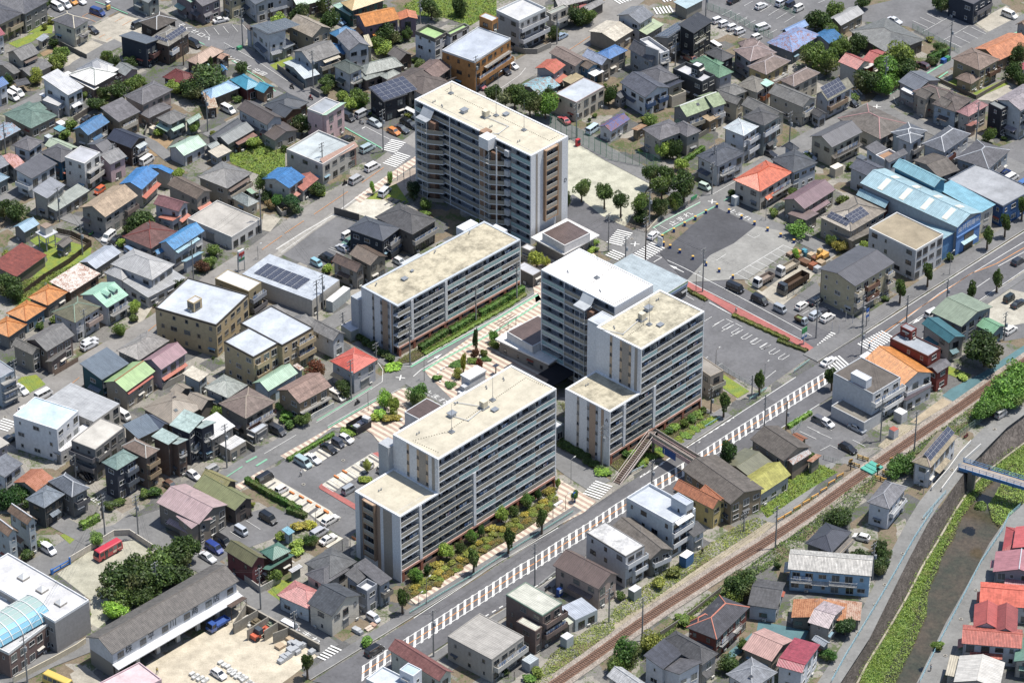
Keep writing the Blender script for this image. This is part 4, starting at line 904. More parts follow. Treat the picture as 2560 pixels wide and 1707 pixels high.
TR_='''176 641 70 25 r 301 tree with separate leaf puffs beside the park, nearest the tall tower
233 608 75 26 r 302 rounded tree on the park edge between two dark ones
140 626 40 11 r 303 small dark tree hidden behind the tall tower corner
273 565 80 26 r 303 park tree at the left of the street row
320 556 80 28 r 304 park tree second in the street row with an open crown
378 631 90 33 r 305 tall park tree with a yellowish crown by the gravel ground
411 603 60 22 r 303 dark tree low in the corner shrubbery
434 636 100 40 r 303 largest dark tree in the park corner
371 566 60 24 r 303 dark bushy tree behind the cream wall
324 536 40 24 r 303 dark tree low beside the utility pole
411 600 40 18 r 306 light green low tree by the green banner
392 696 80 26 r 303 dark tree at the top of the park corner
351 709 70 24 r 303 dark tree beside the gravel ground fence
390 861 50 24 r 306 bright garden tree below the beige grey house
415 852 60 26 r 303 dark garden tree against the beige grey house
364 1008 50 26 r 304 olive garden tree behind the beige grey house
435 798 40 20 r 306 small light tree at the end of the beige grey garden
-49 1128 70 26 r 303 dark tree just behind the tall tower roof
7 1102 90 35 r 301 second of the trees behind the tall tower, by the lamp post
47 1064 90 36 r 307 widest tree behind the tall tower
88 1064 80 37 r 308 bright green tree beside the pale blue flat roofed house
-17 1095 70 24 r 309 thin greyish tree between the fuller ones
94 1130 60 22 r 303 dark tree by the turquoise roofs
112 1494 45 20 r 303 tree by the pale concrete building corner
179 1579 60 35 r 303 broad garden tree beside the street wall
209 1589 50 26 r 304 smaller garden tree beside the street wall
256 1136 60 24 r 303 tree at the right end of the pale blue roofed house
-222 1612 70 33 r 303 dark bush tree at the edge of the overgrown slope
-250 1321 40 20 r 310 pale shrub below the pale blue block
-144 1630 60 26 r 303 tree on the overgrown slope behind the lime roof
-801 1215 80 62 r 303 massive dark layered garden tree beside the sky blue roof
-631 1541 60 29 r 306 pale green tree behind the solar house
-584 1562 80 35 r 303 dark tree behind the beige gabled house
-501 1526 80 37 r 303 dark tree beside the mint roof at the pole
-343 1466 60 37 r 303 dark garden tree below the orange roof
-360 1433 50 24 r 304 green tree left of the tall palm like shrub
-348 1412 40 29 r 306 light garden shrubs above the mottled tile house
-724 1303 40 20 r 303 round tree on the lettered street
-547 980 65 33 r 303 dark tree left of the pink house
-492 1194 30 16 r 304 clipped garden tree by the block wall
-450 1161 34 18 r 306 layered pine like tree by the concrete drive
-403 1140 50 29 r 304 tree between hedge and the black solar house
-485 1241 30 29 r 303 shrubbery behind the pale annexe
-425 1108 40 20 r 306 tree at the corner of the hedge
-285 1492 40 18 r 303 tree at the left foot of the pale blue block
-669 914 34 24 r 306 leafy bush at the top of the overgrown lot
-516 1642 60 24 r 303 tree at the top edge beside the mint roof
-402 1630 40 18 r 304 tree at the top between tan and orange roofs
-810 1325 50 13 p 307 palm like tree beside the salmon brown roof
-1222 1329 50 35 r 311 olive green bush tree in the long garden
-1217 1387 40 26 r 304 bush in the long garden near the drive
-1272 1251 50 24 r 312 yellow green layered tree by the wooden house
-1242 1454 30 18 b 303 small tree beside the cream house
-1092 1369 40 19 r 304 round tree behind the white roofs
-1068 1333 40 20 r 303 dark shrub behind the white roofs
-1025 1338 35 21 r 303 clipped bush beside the navy house
-1085 1172 40 19 r 303 round dark tree in front of the white roofs
-1039 1174 50 33 r 303 wide dark tree between white and grey roofs
-999 1210 50 33 r 304 green tree above the big grey hip roof
-1090 1108 40 29 r 303 dark tree by the brown fence
-897 1202 40 29 r 306 yellow green bush by the dark red roof
-847 1165 60 37 r 303 dark tree mass beside the sky blue roof
-864 1219 40 22 r 304 green shrub beside the dark red roof
-830 991 36 20 r 304 garden tree by the mint lean-to house
-914 974 26 22 b 306 low hedge plants behind the block wall
-1162 959 30 22 b 304 garden plants beside the white box
-1343 1231 40 20 r 303 tree over the dark carport roof
-1150 1010 30 20 b 304 shrub above the glossy blue tiled roof
-1292 1674 40 18 r 303 tree at the top edge behind the big dark roof
-825 1254 60 29 r 303 dark tree at the lane below the salmon roof
830 1549 70 33 r 303 dark tree left of the silver roof
809 1336 80 44 r 304 large green tree above the red ribbed house
850 1543 70 35 r 303 dark tree beside the silver sheet roof
888 1599 60 29 r 304 green tree at the top by the silver roof
871 1490 50 29 r 304 tree between silver roof and courtyard house
842 1300 80 40 r 313 dark tree at the left of the red ribbed house
888 1400 60 31 r 304 tree before the courtyard house
933 1412 60 29 r 303 dark tree against the courtyard house wall
1040 1304 100 51 r 311 tallest yellow green tree at the X junction
1002 1236 90 44 r 314 bright tree left part of the junction grove
1050 1252 80 40 r 303 dark tree right part of the junction grove
944 1199 80 42 r 303 dark tree at the wall of the junction grove
986 1185 70 35 r 314 fresh green tree low in the junction grove
994 1401 40 20 r 306 small light tree by the courtyard house
1359 1341 70 29 r 303 dark tree at the right edge by the salmon orange roof
1337 1267 60 26 r 303 dark conifer beside the raspberry roof
1354 1235 50 22 r 303 dark tree at the right edge below the raspberry roof
1238 939 45 21 r 304 round tree beside the black stair tower
1186 1654 50 29 r 303 dark tree beside the black corner house
969 1676 40 26 r 303 shrubs at the top edge by the dirt lot
1159 1424 30 20 r 303 clipped hedge tree by the courtyard house, upper
1134 1354 26 18 r 303 clipped hedge tree by the courtyard house, lower
-1275 560 60 26 r 303 dark tree at the left edge by the drive
-1238 544 60 33 r 303 large dark tree above the small pump hut
-926 507 60 37 r 303 big dark tree beside the long beige house
-952 483 35 22 r 303 shrub at the drive of the long beige house
-970 430 24 15 r 306 light ball shrub beside the two parked cars
-810 215 40 18 r 303 dark tree at the white layered roofs corner
-909 122 40 19 r 306 bright tree in the strip garden by the mint roof
-937 26 34 18 r 304 tree beside the block wall and drive
-1224 193 70 40 r 303 dark tree at the left edge below the rust red shed
-1207 182 50 29 r 303 dark tree over the stone wall
-852 758 30 20 r 306 bright bush above the brown roof
-761 310 34 22 r 40 reddish dark shrubs beside the sky blue roofed house
-631 671 70 24 r 304 tree squeezed between tiled house and blue roof
-620 642 34 18 r 303 dark ball tree in the gate garden
-596 615 40 20 r 315 fresh green tree in the gate garden
-609 605 30 18 b 316 brownish ball bush in the gate garden
-548 590 50 29 r 317 dark blue green tree by the street gate
-500 674 40 26 r 303 dark shrubs by the salmon roofed house
-486 674 24 18 b 306 bright shrubs at the pavement
-734 386 34 22 r 304 garden shrub behind the street wall
-746 330 34 22 r 304 lower garden shrub behind the street wall
-451 306 30 18 b 306 bush beside the light blue small car
-311 728 40 9 r 318 slim young tree by the tower pavement, upper
-353 678 42 8 r 318 slim young tree by the tower pavement, lower
-249 656 50 22 r 319 dark tree in the shade beside the tall tower
-217 605 34 18 r 304 small tree by the dark car at the tower
-219 576 11 18 b 304 low bush between the tower cars
61 328 55 23 r 312 airy yellow green tree in the white courtyard
83 334 30 13 r 320 low yellow shrub in the white courtyard
203 439 16 14 b 321 shrub bed beside the pavilion, upper
202 408 14 16 b 306 shrub bed beside the pavilion, lower
194 396 13 13 b 322 shrub bed beside the pavilion, front
-86 -43 70 10 p 323 tall dark columnar tree on the plaza mound
-114 -137 66 11 p 324 yellow green columnar tree on the plaza mound
-76 -130 44 11 r 325 young tree with purple red leaves on the plaza
-128 -160 30 14 r 326 olive shrub tree beside the plaza stair house
-41 -32 26 14 r 304 potted round tree beside the community hall
-43 -8 36 14 r 314 umbrella shaped young tree in front of the hall
-88 -77 30 11 r 96 dark reddish shrub on the plaza mound
-67 -69 22 13 b 327 bushy patch on the plaza mound
-176 -165 15 15 b 314 round clipped bush on the striped plaza
-144 -190 8 18 b 328 low oval hedge by the stair house
-84 -142 7 22 b 328 low oval hedge behind the near tower
-128 -106 6 24 b 328 lawn like low hedge on the plaza mound
-64 -77 7 20 b 328 right low hedge on the plaza mound
-90 -90 12 18 b 329 middle bush on the plaza mound
-219 -271 60 29 r 328 full green tree beside the brown roofed annexe
-294 -289 55 20 r 318 bright upright tree in the yellow shrub garden
-273 -312 50 16 r 330 second tree in the yellow shrub garden
-316 -329 22 20 b 331 shrubs behind the grey cabinet
-286 -336 20 22 b 332 yellow shrubs in the garden
-302 -322 24 20 b 318 light green shrubs in the garden
-266 -328 14 18 b 332 yellow shrubs by the path bench
-372 -388 13 26 b 321 broad shrub bed left of the enclosure
-482 -350 30 21 r 301 dark round bush by the block wall
-522 -330 24 22 b 314 vine covered bush row beside the drive
-534 -295 24 18 b 308 vine covered bush by the stairs
-511 -360 16 18 b 328 low bushes at the drive end
-462 -154 45 26 r 333 copper red leaved tree beside the tan block
-390 -232 40 24 r 303 dark tree beside the cream white minivan
-676 -319 30 22 r 304 shrub between pantile roofs
-328 -574 13 20 b 334 bush on the bay island below the young tree
-277 -112 10 29 b 335 bright ground cover at the low block corner
-327 -540 40 11 r 336 thin young tree in the bay island
-1123 -678 50 33 r 337 dark green tree in the lower left gardens
-1084 -661 50 33 r 338 second dark tree in the lower left gardens
-874 -658 14 16 b 304 shrubs at the foot of the dark house
-820 -633 20 16 b 304 shrub by the brick drive, left
-794 -628 24 21 b 328 shrub by the brick drive, right
-722 -905 80 51 r 303 dark spreading tree at the right of the school yard grove
-758 -932 80 48 r 301 upper middle tree of the school yard grove
-808 -979 85 53 r 307 central tree of the school yard grove
-845 -1006 80 48 r 303 left tree of the school yard grove
-772 -991 70 46 r 303 tree of the grove near the utility pole
-728 -960 60 42 r 303 lower right tree of the grove
-828 -1030 50 33 r 301 small tree low in the grove
-846 -1069 40 30 r 335 vivid light green bush at the warehouse wall
-792 -1038 50 29 r 307 tree close to the warehouse roof
-910 -819 40 18 r 339 fresh pale green tree behind the red bus
-1060 -866 24 20 b 303 dark bush between the twin gabled houses
-706 -874 70 31 r 303 topmost tree of the grove at the corner
-513 -946 36 22 r 304 garden tree beside the dark red timber house
-442 -819 30 20 r 340 dark round bush beside the white saloon
-468 -820 22 24 b 306 bush behind the sky blue shed
-469 -753 18 26 b 332 yellow flowering hedge by the car park, left
-450 -745 18 22 b 324 yellow flowering hedge by the car park, right
-512 -795 20 18 b 311 bushes at the small shed
-469 -840 16 22 b 306 weedy garden plants behind the sky blue shed
-308 -1170 20 20 b 314 roadside bush by the black minivan
-84 -922 76 15 c 301 street tree in front of the nearest tower, leftmost
-8 -847 76 15 c 301 street tree in front of the nearest tower, second
65 -776 76 15 c 301 street tree in front of the nearest tower, third from the left
-234 -1062 76 15 c 301 street tree before the grey modern house
-427 -1282 76 15 c 301 street tree at the bottom junction
488 -321 76 15 c 301 street tree near the weathered grey building
576 -227 76 15 c 301 street tree carrying round signs behind the store car park
938 164 76 15 c 301 street tree beside the brown roofed apartment house
1012 238 76 15 c 301 street tree in front of the mossy flat roofed office
1176 410 76 15 c 301 street tree in front of the blue factory front
1226 467 76 15 c 301 street tree right of the blue factory front
1178 213 76 15 c 301 street tree on the far verge of the main road
1109 159 76 15 c 301 street tree behind the sage green roof
1278 550 76 15 c 301 street tree cut by the right edge
485 -547 105 23 c 323 tallest dark street tree beyond the footbridge
745 -212 70 19 c 303 dark tree beside the clinic wall
141 -653 36 11 c 328 small tree beside the blue road sign
103 -602 34 9 p 306 bright cone tree at the tower corner
1113 -108 95 59 r 341 huge dark tree at the blue ground sheet
789 427 35 16 r 304 dark ball tree by the solar tiled house
811 406 30 23 r 342 yellow flowering round bush by the solar tiled house
876 406 30 20 r 306 bright bush by the mossy roof office
715 474 40 33 r 314 garden bush over the block wall
711 657 30 15 r 304 tree between coral roof and plum roof
557 666 26 11 r 303 dark tree by the white locker shed
701 370 30 11 r 335 young green tree by the scrap yard
884 -546 50 29 r 328 dense green tree beside the long cream house
863 -556 40 24 r 343 green tree by the level crossing fence
489 -1006 60 37 r 303 dark round tree beside the dark gabled storehouse
502 -971 50 29 r 307 second dark tree behind the storehouse
472 -1030 34 22 r 311 olive bush before the storehouse
296 -1192 50 31 r 326 olive yellow round tree by the track
238 -1232 60 37 r 328 big bright green tree by the track at the bottom
219 -1262 40 26 r 304 smaller tree below the big bright one
453 -1255 40 29 r 303 dark shrubs beside the ivy fence
486 -1192 34 15 r 304 tree between the blue sheet and salmon roof
803 -847 36 19 r 303 clipped pine like tree in the river garden, top
812 -870 30 18 r 303 clipped garden tree by the river path
756 -889 40 29 r 303 dark tree over the light blue house
794 -917 40 26 r 303 bushy dark tree beside the blue steel mast
706 -1132 45 26 r 344 dark tree beside the pinkish tiled house
663 -1222 30 21 r 338 dark bush at the lower river path
720 -738 36 33 r 303 dark bush mass behind the slate blue roof
892 -1181 20 18 b 321 bush on the river wall
320 -961 26 21 b 326 olive clipped bush below the laundry railing
347 -928 24 19 b 327 dark olive bush beside the grey building
34 -1293 16 18 b 314 bush at the bottom near the carport
53 -1272 18 20 b 311 bushes along the railway wall
1057 -163 12 18 b 306 weed clump on the track side
502 -578 20 16 b 304 bush behind the mossy yellow roof
1044 -680 24 20 b 304 shrub on the river island
366 -1099 20 26 b 304 reedy bush over the retaining wall
207 -541 10 24 b 345 bright green shrub at the second tower corner'''
TG_=[
('leafy tree in the green belt between track and river path','green belt trees beside the track','1149 -256 70 46 r 314|1113 -288 60 37 r 314|1157 -275 55 37 r 314|1188 -179 60 40 r 314|1100 -316 50 33 r 314|1079 -330 45 31 r 314|1138 -289 45 31 r 314|1181 -220 60 40 r 314'),
('small ornamental tree in the tower front garden','ornamental trees in the tower front garden','-210 -948 39 17 r 314|-185 -923 34 13 p 323|-162 -897 15 19 b 332|-143 -866 48 19 r 306|-113 -841 30 14 r 307|-89 -810 39 17 r 314|-67 -784 34 13 p 323|-42 -760 15 19 b 332|-22 -729 48 19 r 306|5 -708 30 14 r 307|33 -674 39 17 r 314|59 -646 34 13 p 323|83 -618 15 19 b 332'),
('yellow flowering shrub in the tower front garden','yellow shrubs in the tower front garden','-211 -972 12 14 b 346|-195 -950 10 17 b 347|-174 -938 13 13 b 326|-164 -922 12 14 b 346|-146 -903 10 17 b 347|-133 -888 13 13 b 326|-115 -871 12 14 b 346|-98 -848 10 17 b 347|-86 -830 13 13 b 326|-72 -812 12 14 b 346|-55 -799 10 17 b 347|-41 -782 13 13 b 326|-23 -762 12 14 b 346|-4 -746 10 17 b 347|9 -728 13 13 b 326|27 -706 12 14 b 346|45 -688 10 17 b 347|60 -678 13 13 b 326|71 -660 12 14 b 346|90 -640 10 17 b 347'),
('low rusty green shrub along the gravel strip','low shrubs along the striped path','-204 -991 8 13 b 348|-192 -986 7 13 b 311|-180 -972 8 12 b 349|-164 -960 8 13 b 348|-157 -942 7 13 b 311|-144 -933 8 12 b 349|-136 -920 8 13 b 348|-120 -908 7 13 b 311|-114 -896 8 12 b 349|-102 -877 8 13 b 348|-87 -869 7 13 b 311|-77 -856 8 12 b 349|-64 -838 8 13 b 348|-54 -823 7 13 b 311|-45 -810 8 12 b 349|-29 -804 8 13 b 348|-21 -782 7 13 b 311|-3 -773 8 12 b 349|4 -757 8 13 b 348|17 -749 7 13 b 311|28 -732 8 12 b 349|37 -723 8 13 b 348|49 -705 7 13 b 311|66 -688 8 12 b 349|78 -682 8 13 b 348|89 -667 7 13 b 311'),
('shrub beside the second tower wall','shrubs beside the second tower','260 -482 21 17 b 328|276 -470 16 19 b 321|294 -450 23 13 b 350|315 -438 21 17 b 328|332 -418 16 19 b 321|344 -405 23 13 b 350|361 -385 21 17 b 328|377 -367 16 19 b 321|394 -359 23 13 b 350|415 -339 21 17 b 328|428 -320 16 19 b 321|442 -303 23 13 b 350'),
('low ground shrub before the second tower','low ground shrubs before the second tower','290 -510 8 19 b 351|300 -496 7 17 b 334|316 -482 8 19 b 351|329 -469 7 17 b 334|340 -455 8 19 b 351|353 -439 7 17 b 334|370 -427 8 19 b 351|380 -416 7 17 b 334|396 -399 8 19 b 351|405 -385 7 17 b 334|421 -372 8 19 b 351|436 -360 7 17 b 334|451 -346 8 19 b 351|463 -330 7 17 b 334'),
('shrub in the shade of the second tower end wall','shrubs below the second tower end wall','117 -429 12 19 b 303|126 -443 12 19 b 303|141 -456 12 19 b 303|152 -472 12 19 b 303|160 -482 12 19 b 303|169 -498 12 19 b 303|186 -509 12 19 b 303|195 -525 12 19 b 303'),
('shrub in the shade of the low block end wall','shrubs below the low block end wall','-359 2 18 16 b 307|-346 -16 18 16 b 307|-334 -27 18 16 b 307|-322 -45 18 16 b 307|-309 -58 18 16 b 307|-301 -65 18 16 b 307|-285 -84 18 16 b 307')]
KS={'r':'round','b':'bush','p':'pine','c':'col','s':'shrub'}
TREES=[(x/10,y/10,h/10,r/10,KS[k],'#'+PAL[int(c)],l,'trees along the main road pavement' if k=='c' and l.startswith('street')else None)for x,y,h,r,k,c,l in([int(t)for t in q[:4]]+q[4:]for q in(e.split(' ',6)for e in TR_.split(chr(10))))]
for l,g,s in TG_:
 for e in s.split('|'):x,y,h,r,k,c=e.split();TREES.append((int(x)/10,int(y)/10,int(h)/10,int(r)/10,KS[k],'#'+PAL[int(c)],l,g))
POLES=[
(-88.41,135.39,9.5,.81,'utility pole in the garden of the brown brick house'),
(-73.06,145.28,12,.81,'utility pole at the sharp corner of the striped lot'),
(-52.87,121.8,12,.81,'utility pole with a transformer by the pale annexe'),
(-79.39,99.66,12,.81,'utility pole beside the unpaved yard'),
(-33.28,89.28,12.5,.81,'utility pole at the corner by the zebra crossings'),
(-48.38,76.85,10,.81,'utility pole standing before the wide two storey building'),
(-9.53,120.54,11,.81,'utility pole behind the tall tower at the orange block'),
(12.26,147.08,10,.81,'utility pole at the beige wall of the narrow house'),
(16.77,96.33,10.5,.81,'utility pole beside the red machine by the park'),
(-25.18,158.88,8,.81,'utility pole with a cone marker on the dirt lane'),
(-50.01,155.09,9.5,.81,'steel pole behind the dark garden tree'),
(43.96,134.9,9.5,.81,'utility pole before the solar roofed house'),
(98.85,118.28,12,.81,'utility pole in front of the junction grove'),
(118.36,139.81,11,.81,'utility pole with transformer beside the hedge and blue bins'),
(120.57,94.16,12,.81,'utility pole by the dusty pink gable'),
(71.97,92.44,10,.81,'utility pole beside the concrete drive'),
(51.64,75.84,10,.81,'utility pole below the broad slate blue roof'),
(50.71,67.58,9.5,.81,'utility pole by the canvas covered car'),
(32.87,35.53,13,.81,'tall brown pole at the edge of the central crossroads'),
(34.33,51.96,11,.81,'utility pole in front of the park trees'),
(46.36,21.81,12.5,.81,'grey pole with many brackets on the red pavement'),
(27.8,31.5,10,.81,'utility pole on the red triangle'),
(23.86,40.6,11,.81,'utility pole beside the round mirror at the pavilion'),
(72.49,1.29,11,.81,'utility pole in the corner car park'),
(83.92,6.06,9,.81,'utility pole at the blue sign by the bicycle shelter'),
(104.86,14.51,8.5,.81,'utility pole by the sage green roof'),
(94.66,7.98,8,.81,'utility pole before the red building stair box'),
(117.21,.38,8,.81,'utility pole beside the huge tree by the gravel lot'),
(82.68,-6.14,9,.81,'signal pole at the main junction'),
(84.2,-41.55,11.5,.81,'concrete pole beside the clinic and the track'),
(91.49,-46.31,11.5,.81,'catenary mast on the south side of the track'),
(57.68,-82.87,11.5,.81,'catenary mast before the slate blue roof'),
(27.51,-115.36,11.5,.81,'catenary mast near the olive round tree'),
(57.96,-36.53,9.5,.81,'utility pole in the zebra median near the big tree'),
(62.94,-36.97,8,.81,'dark steel pole beside the barn like house'),
(31.25,-61.85,9,.81,'utility pole in front of the footbridge stairs'),
(4.92,-96.32,11.5,.81,'utility pole standing before the beige house on the main road'),
(-16.52,-120.95,12.5,.81,'utility pole at the corner of the wide grey house'),
(51.09,-76.43,5,.81,'short pole on the railway verge'),
(20.64,-108.97,9,.81,'pole on the railway verge by the workshop'),
(20.42,-51.94,11.5,.81,'concrete pole with a transformer at the second tower corner'),
(1.18,18.09,11,.81,'pole in the hedge of the low block, right'),
(-8.64,8.39,10.5,.81,'pole in the hedge of the low block, middle'),
(-24.02,-10.17,11.5,.81,'pole at the front corner of the low block'),
(-32,-9.71,6,.81,'pole beside the red roofed corner house'),
(-37.36,-24.58,11,.81,'pole beside the red roof facade'),
(-64.49,-52,12,.81,'utility pole by the white ribbed roof'),
(-89.54,-78.75,11,.81,'utility pole by the school yard wall'),
(-82.15,-79.15,11,.81,'utility pole at the wall corner of the school yard'),
(-76.57,-98.89,8.5,.81,'utility pole standing in the grove'),
(-90.83,-71.46,6.5,.81,'utility pole on the lane corner beside the dark house'),
(-83.33,-70.22,5.5,.81,'utility pole beside the brick drive'),
(-98.17,-56.05,6.5,.81,'utility pole at the white office shutter'),
(-114.88,-25.76,12,.81,'utility pole in front of the scaffolding'),
(-53.83,-104.45,11,.81,'utility pole beside the lawn wall on the lane'),
(-46.07,-113.53,6.5,.81,'utility pole beside the white van'),
(-101.49,.21,9,.81,'utility pole beside the mossy olive roof'),
(-77.8,26.92,11.5,.81,'utility pole beside the sky blue tiled house'),
(-106.1,38.98,9,.81,'concrete pole on the grass strip'),
(-113.39,54.72,10,.81,'utility pole in front of the roof terrace house'),
(-62.54,49.29,12.5,.81,'utility pole on the wide street before the white block'),
(-46.65,8.36,12,.81,'utility pole behind the store beside the cones'),
(-45.56,14.16,10,.81,'second utility pole behind the store'),
(-40.31,3.58,6,.81,'short pole beside the bin store'),
(-101.05,-129.23,12.5,.81,'utility pole before the school windows'),
(-103.86,119.29,5.5,.81,'white pole in front of the dark wide tree'),
(-130.84,88.36,9.5,.81,'grey pole at the left edge by the blue grey roof'),
(78,-94.12,10,.81,'blue steel antenna mast beside the river garden'),
(-102.02,79.66,8,.81,'utility pole between flat roofed block and checker tiles'),
(53.38,162.09,9,.81,'pole at the corner of the fenced car park'),
(45.99,-30.12,7,.81,'dark pole beside the weathered grey building'),
(55.77,-24.06,6.5,.81,'pole beside the round signs tree'),
(-3.63,114.68,9,.81,'grey floodlight pole behind the tall tower','lamp'),
(-43.39,-74.46,4,.81,'slim dark lamp by the bays','lamp'),
(48.03,-10.58,4.5,.81,'dark slim lamp behind the second tower','lamp'),
(44.69,21.07,5.5,.81,'brown slim lamp on the red pavement','lamp'),
(107.13,29.3,6.5,.81,'grey lamp in front of the mossy roofed office','lamp'),
(85.68,8.46,6.5,.81,'lamp beside the blue arrow sign','lamp'),
(13.24,-58.09,6.5,.81,'grey post on the side street pavement','lamp'),
(-18.33,-102.9,7,.81,'lamp beside the guard rail at the front garden','lamp'),
(11.22,-84.3,3,.81,'short lamp in the zebra median','lamp'),
(-20.55,-16.84,6,.81,'brown post at the plaza corner','lamp'),
(-33.27,-29.51,5.5,.81,'brown post beside the yellow shrub garden','lamp'),
(-62.62,36.72,4,.81,'short steel pole by the store','lamp'),
(-67.25,31.42,4,.81,'lamp beside the store sign','lamp'),
(-42.36,60.31,6.5,.81,'lamp at the car park wall','lamp'),
(63.67,55.12,5.5,.81,'thin post in front of the coral roofed drive','lamp'),
(41.74,-47.42,3,.81,'white lamp in the zebra median by the footbridge','lamp'),
(-20.07,-103.28,3,.81,'double headed low post','lamp'),
(9.06,-72.79,3.5,.81,'slim post by the third street tree','lamp'),
(59.39,-14.03,3,.81,'white lamp by the store exit','lamp'),
(11.89,-68.51,4,.81,'dark slim lamp in the corner garden','lamp'),
(9.08,-70.57,5,.81,'slim lamp in the corner garden with white head','lamp'),
(92.09,-62.23,5.5,.81,'blue grey post beside the long cream house','lamp')]
POLES=[p if len(p)>5 else p+("power",)for p in POLES]
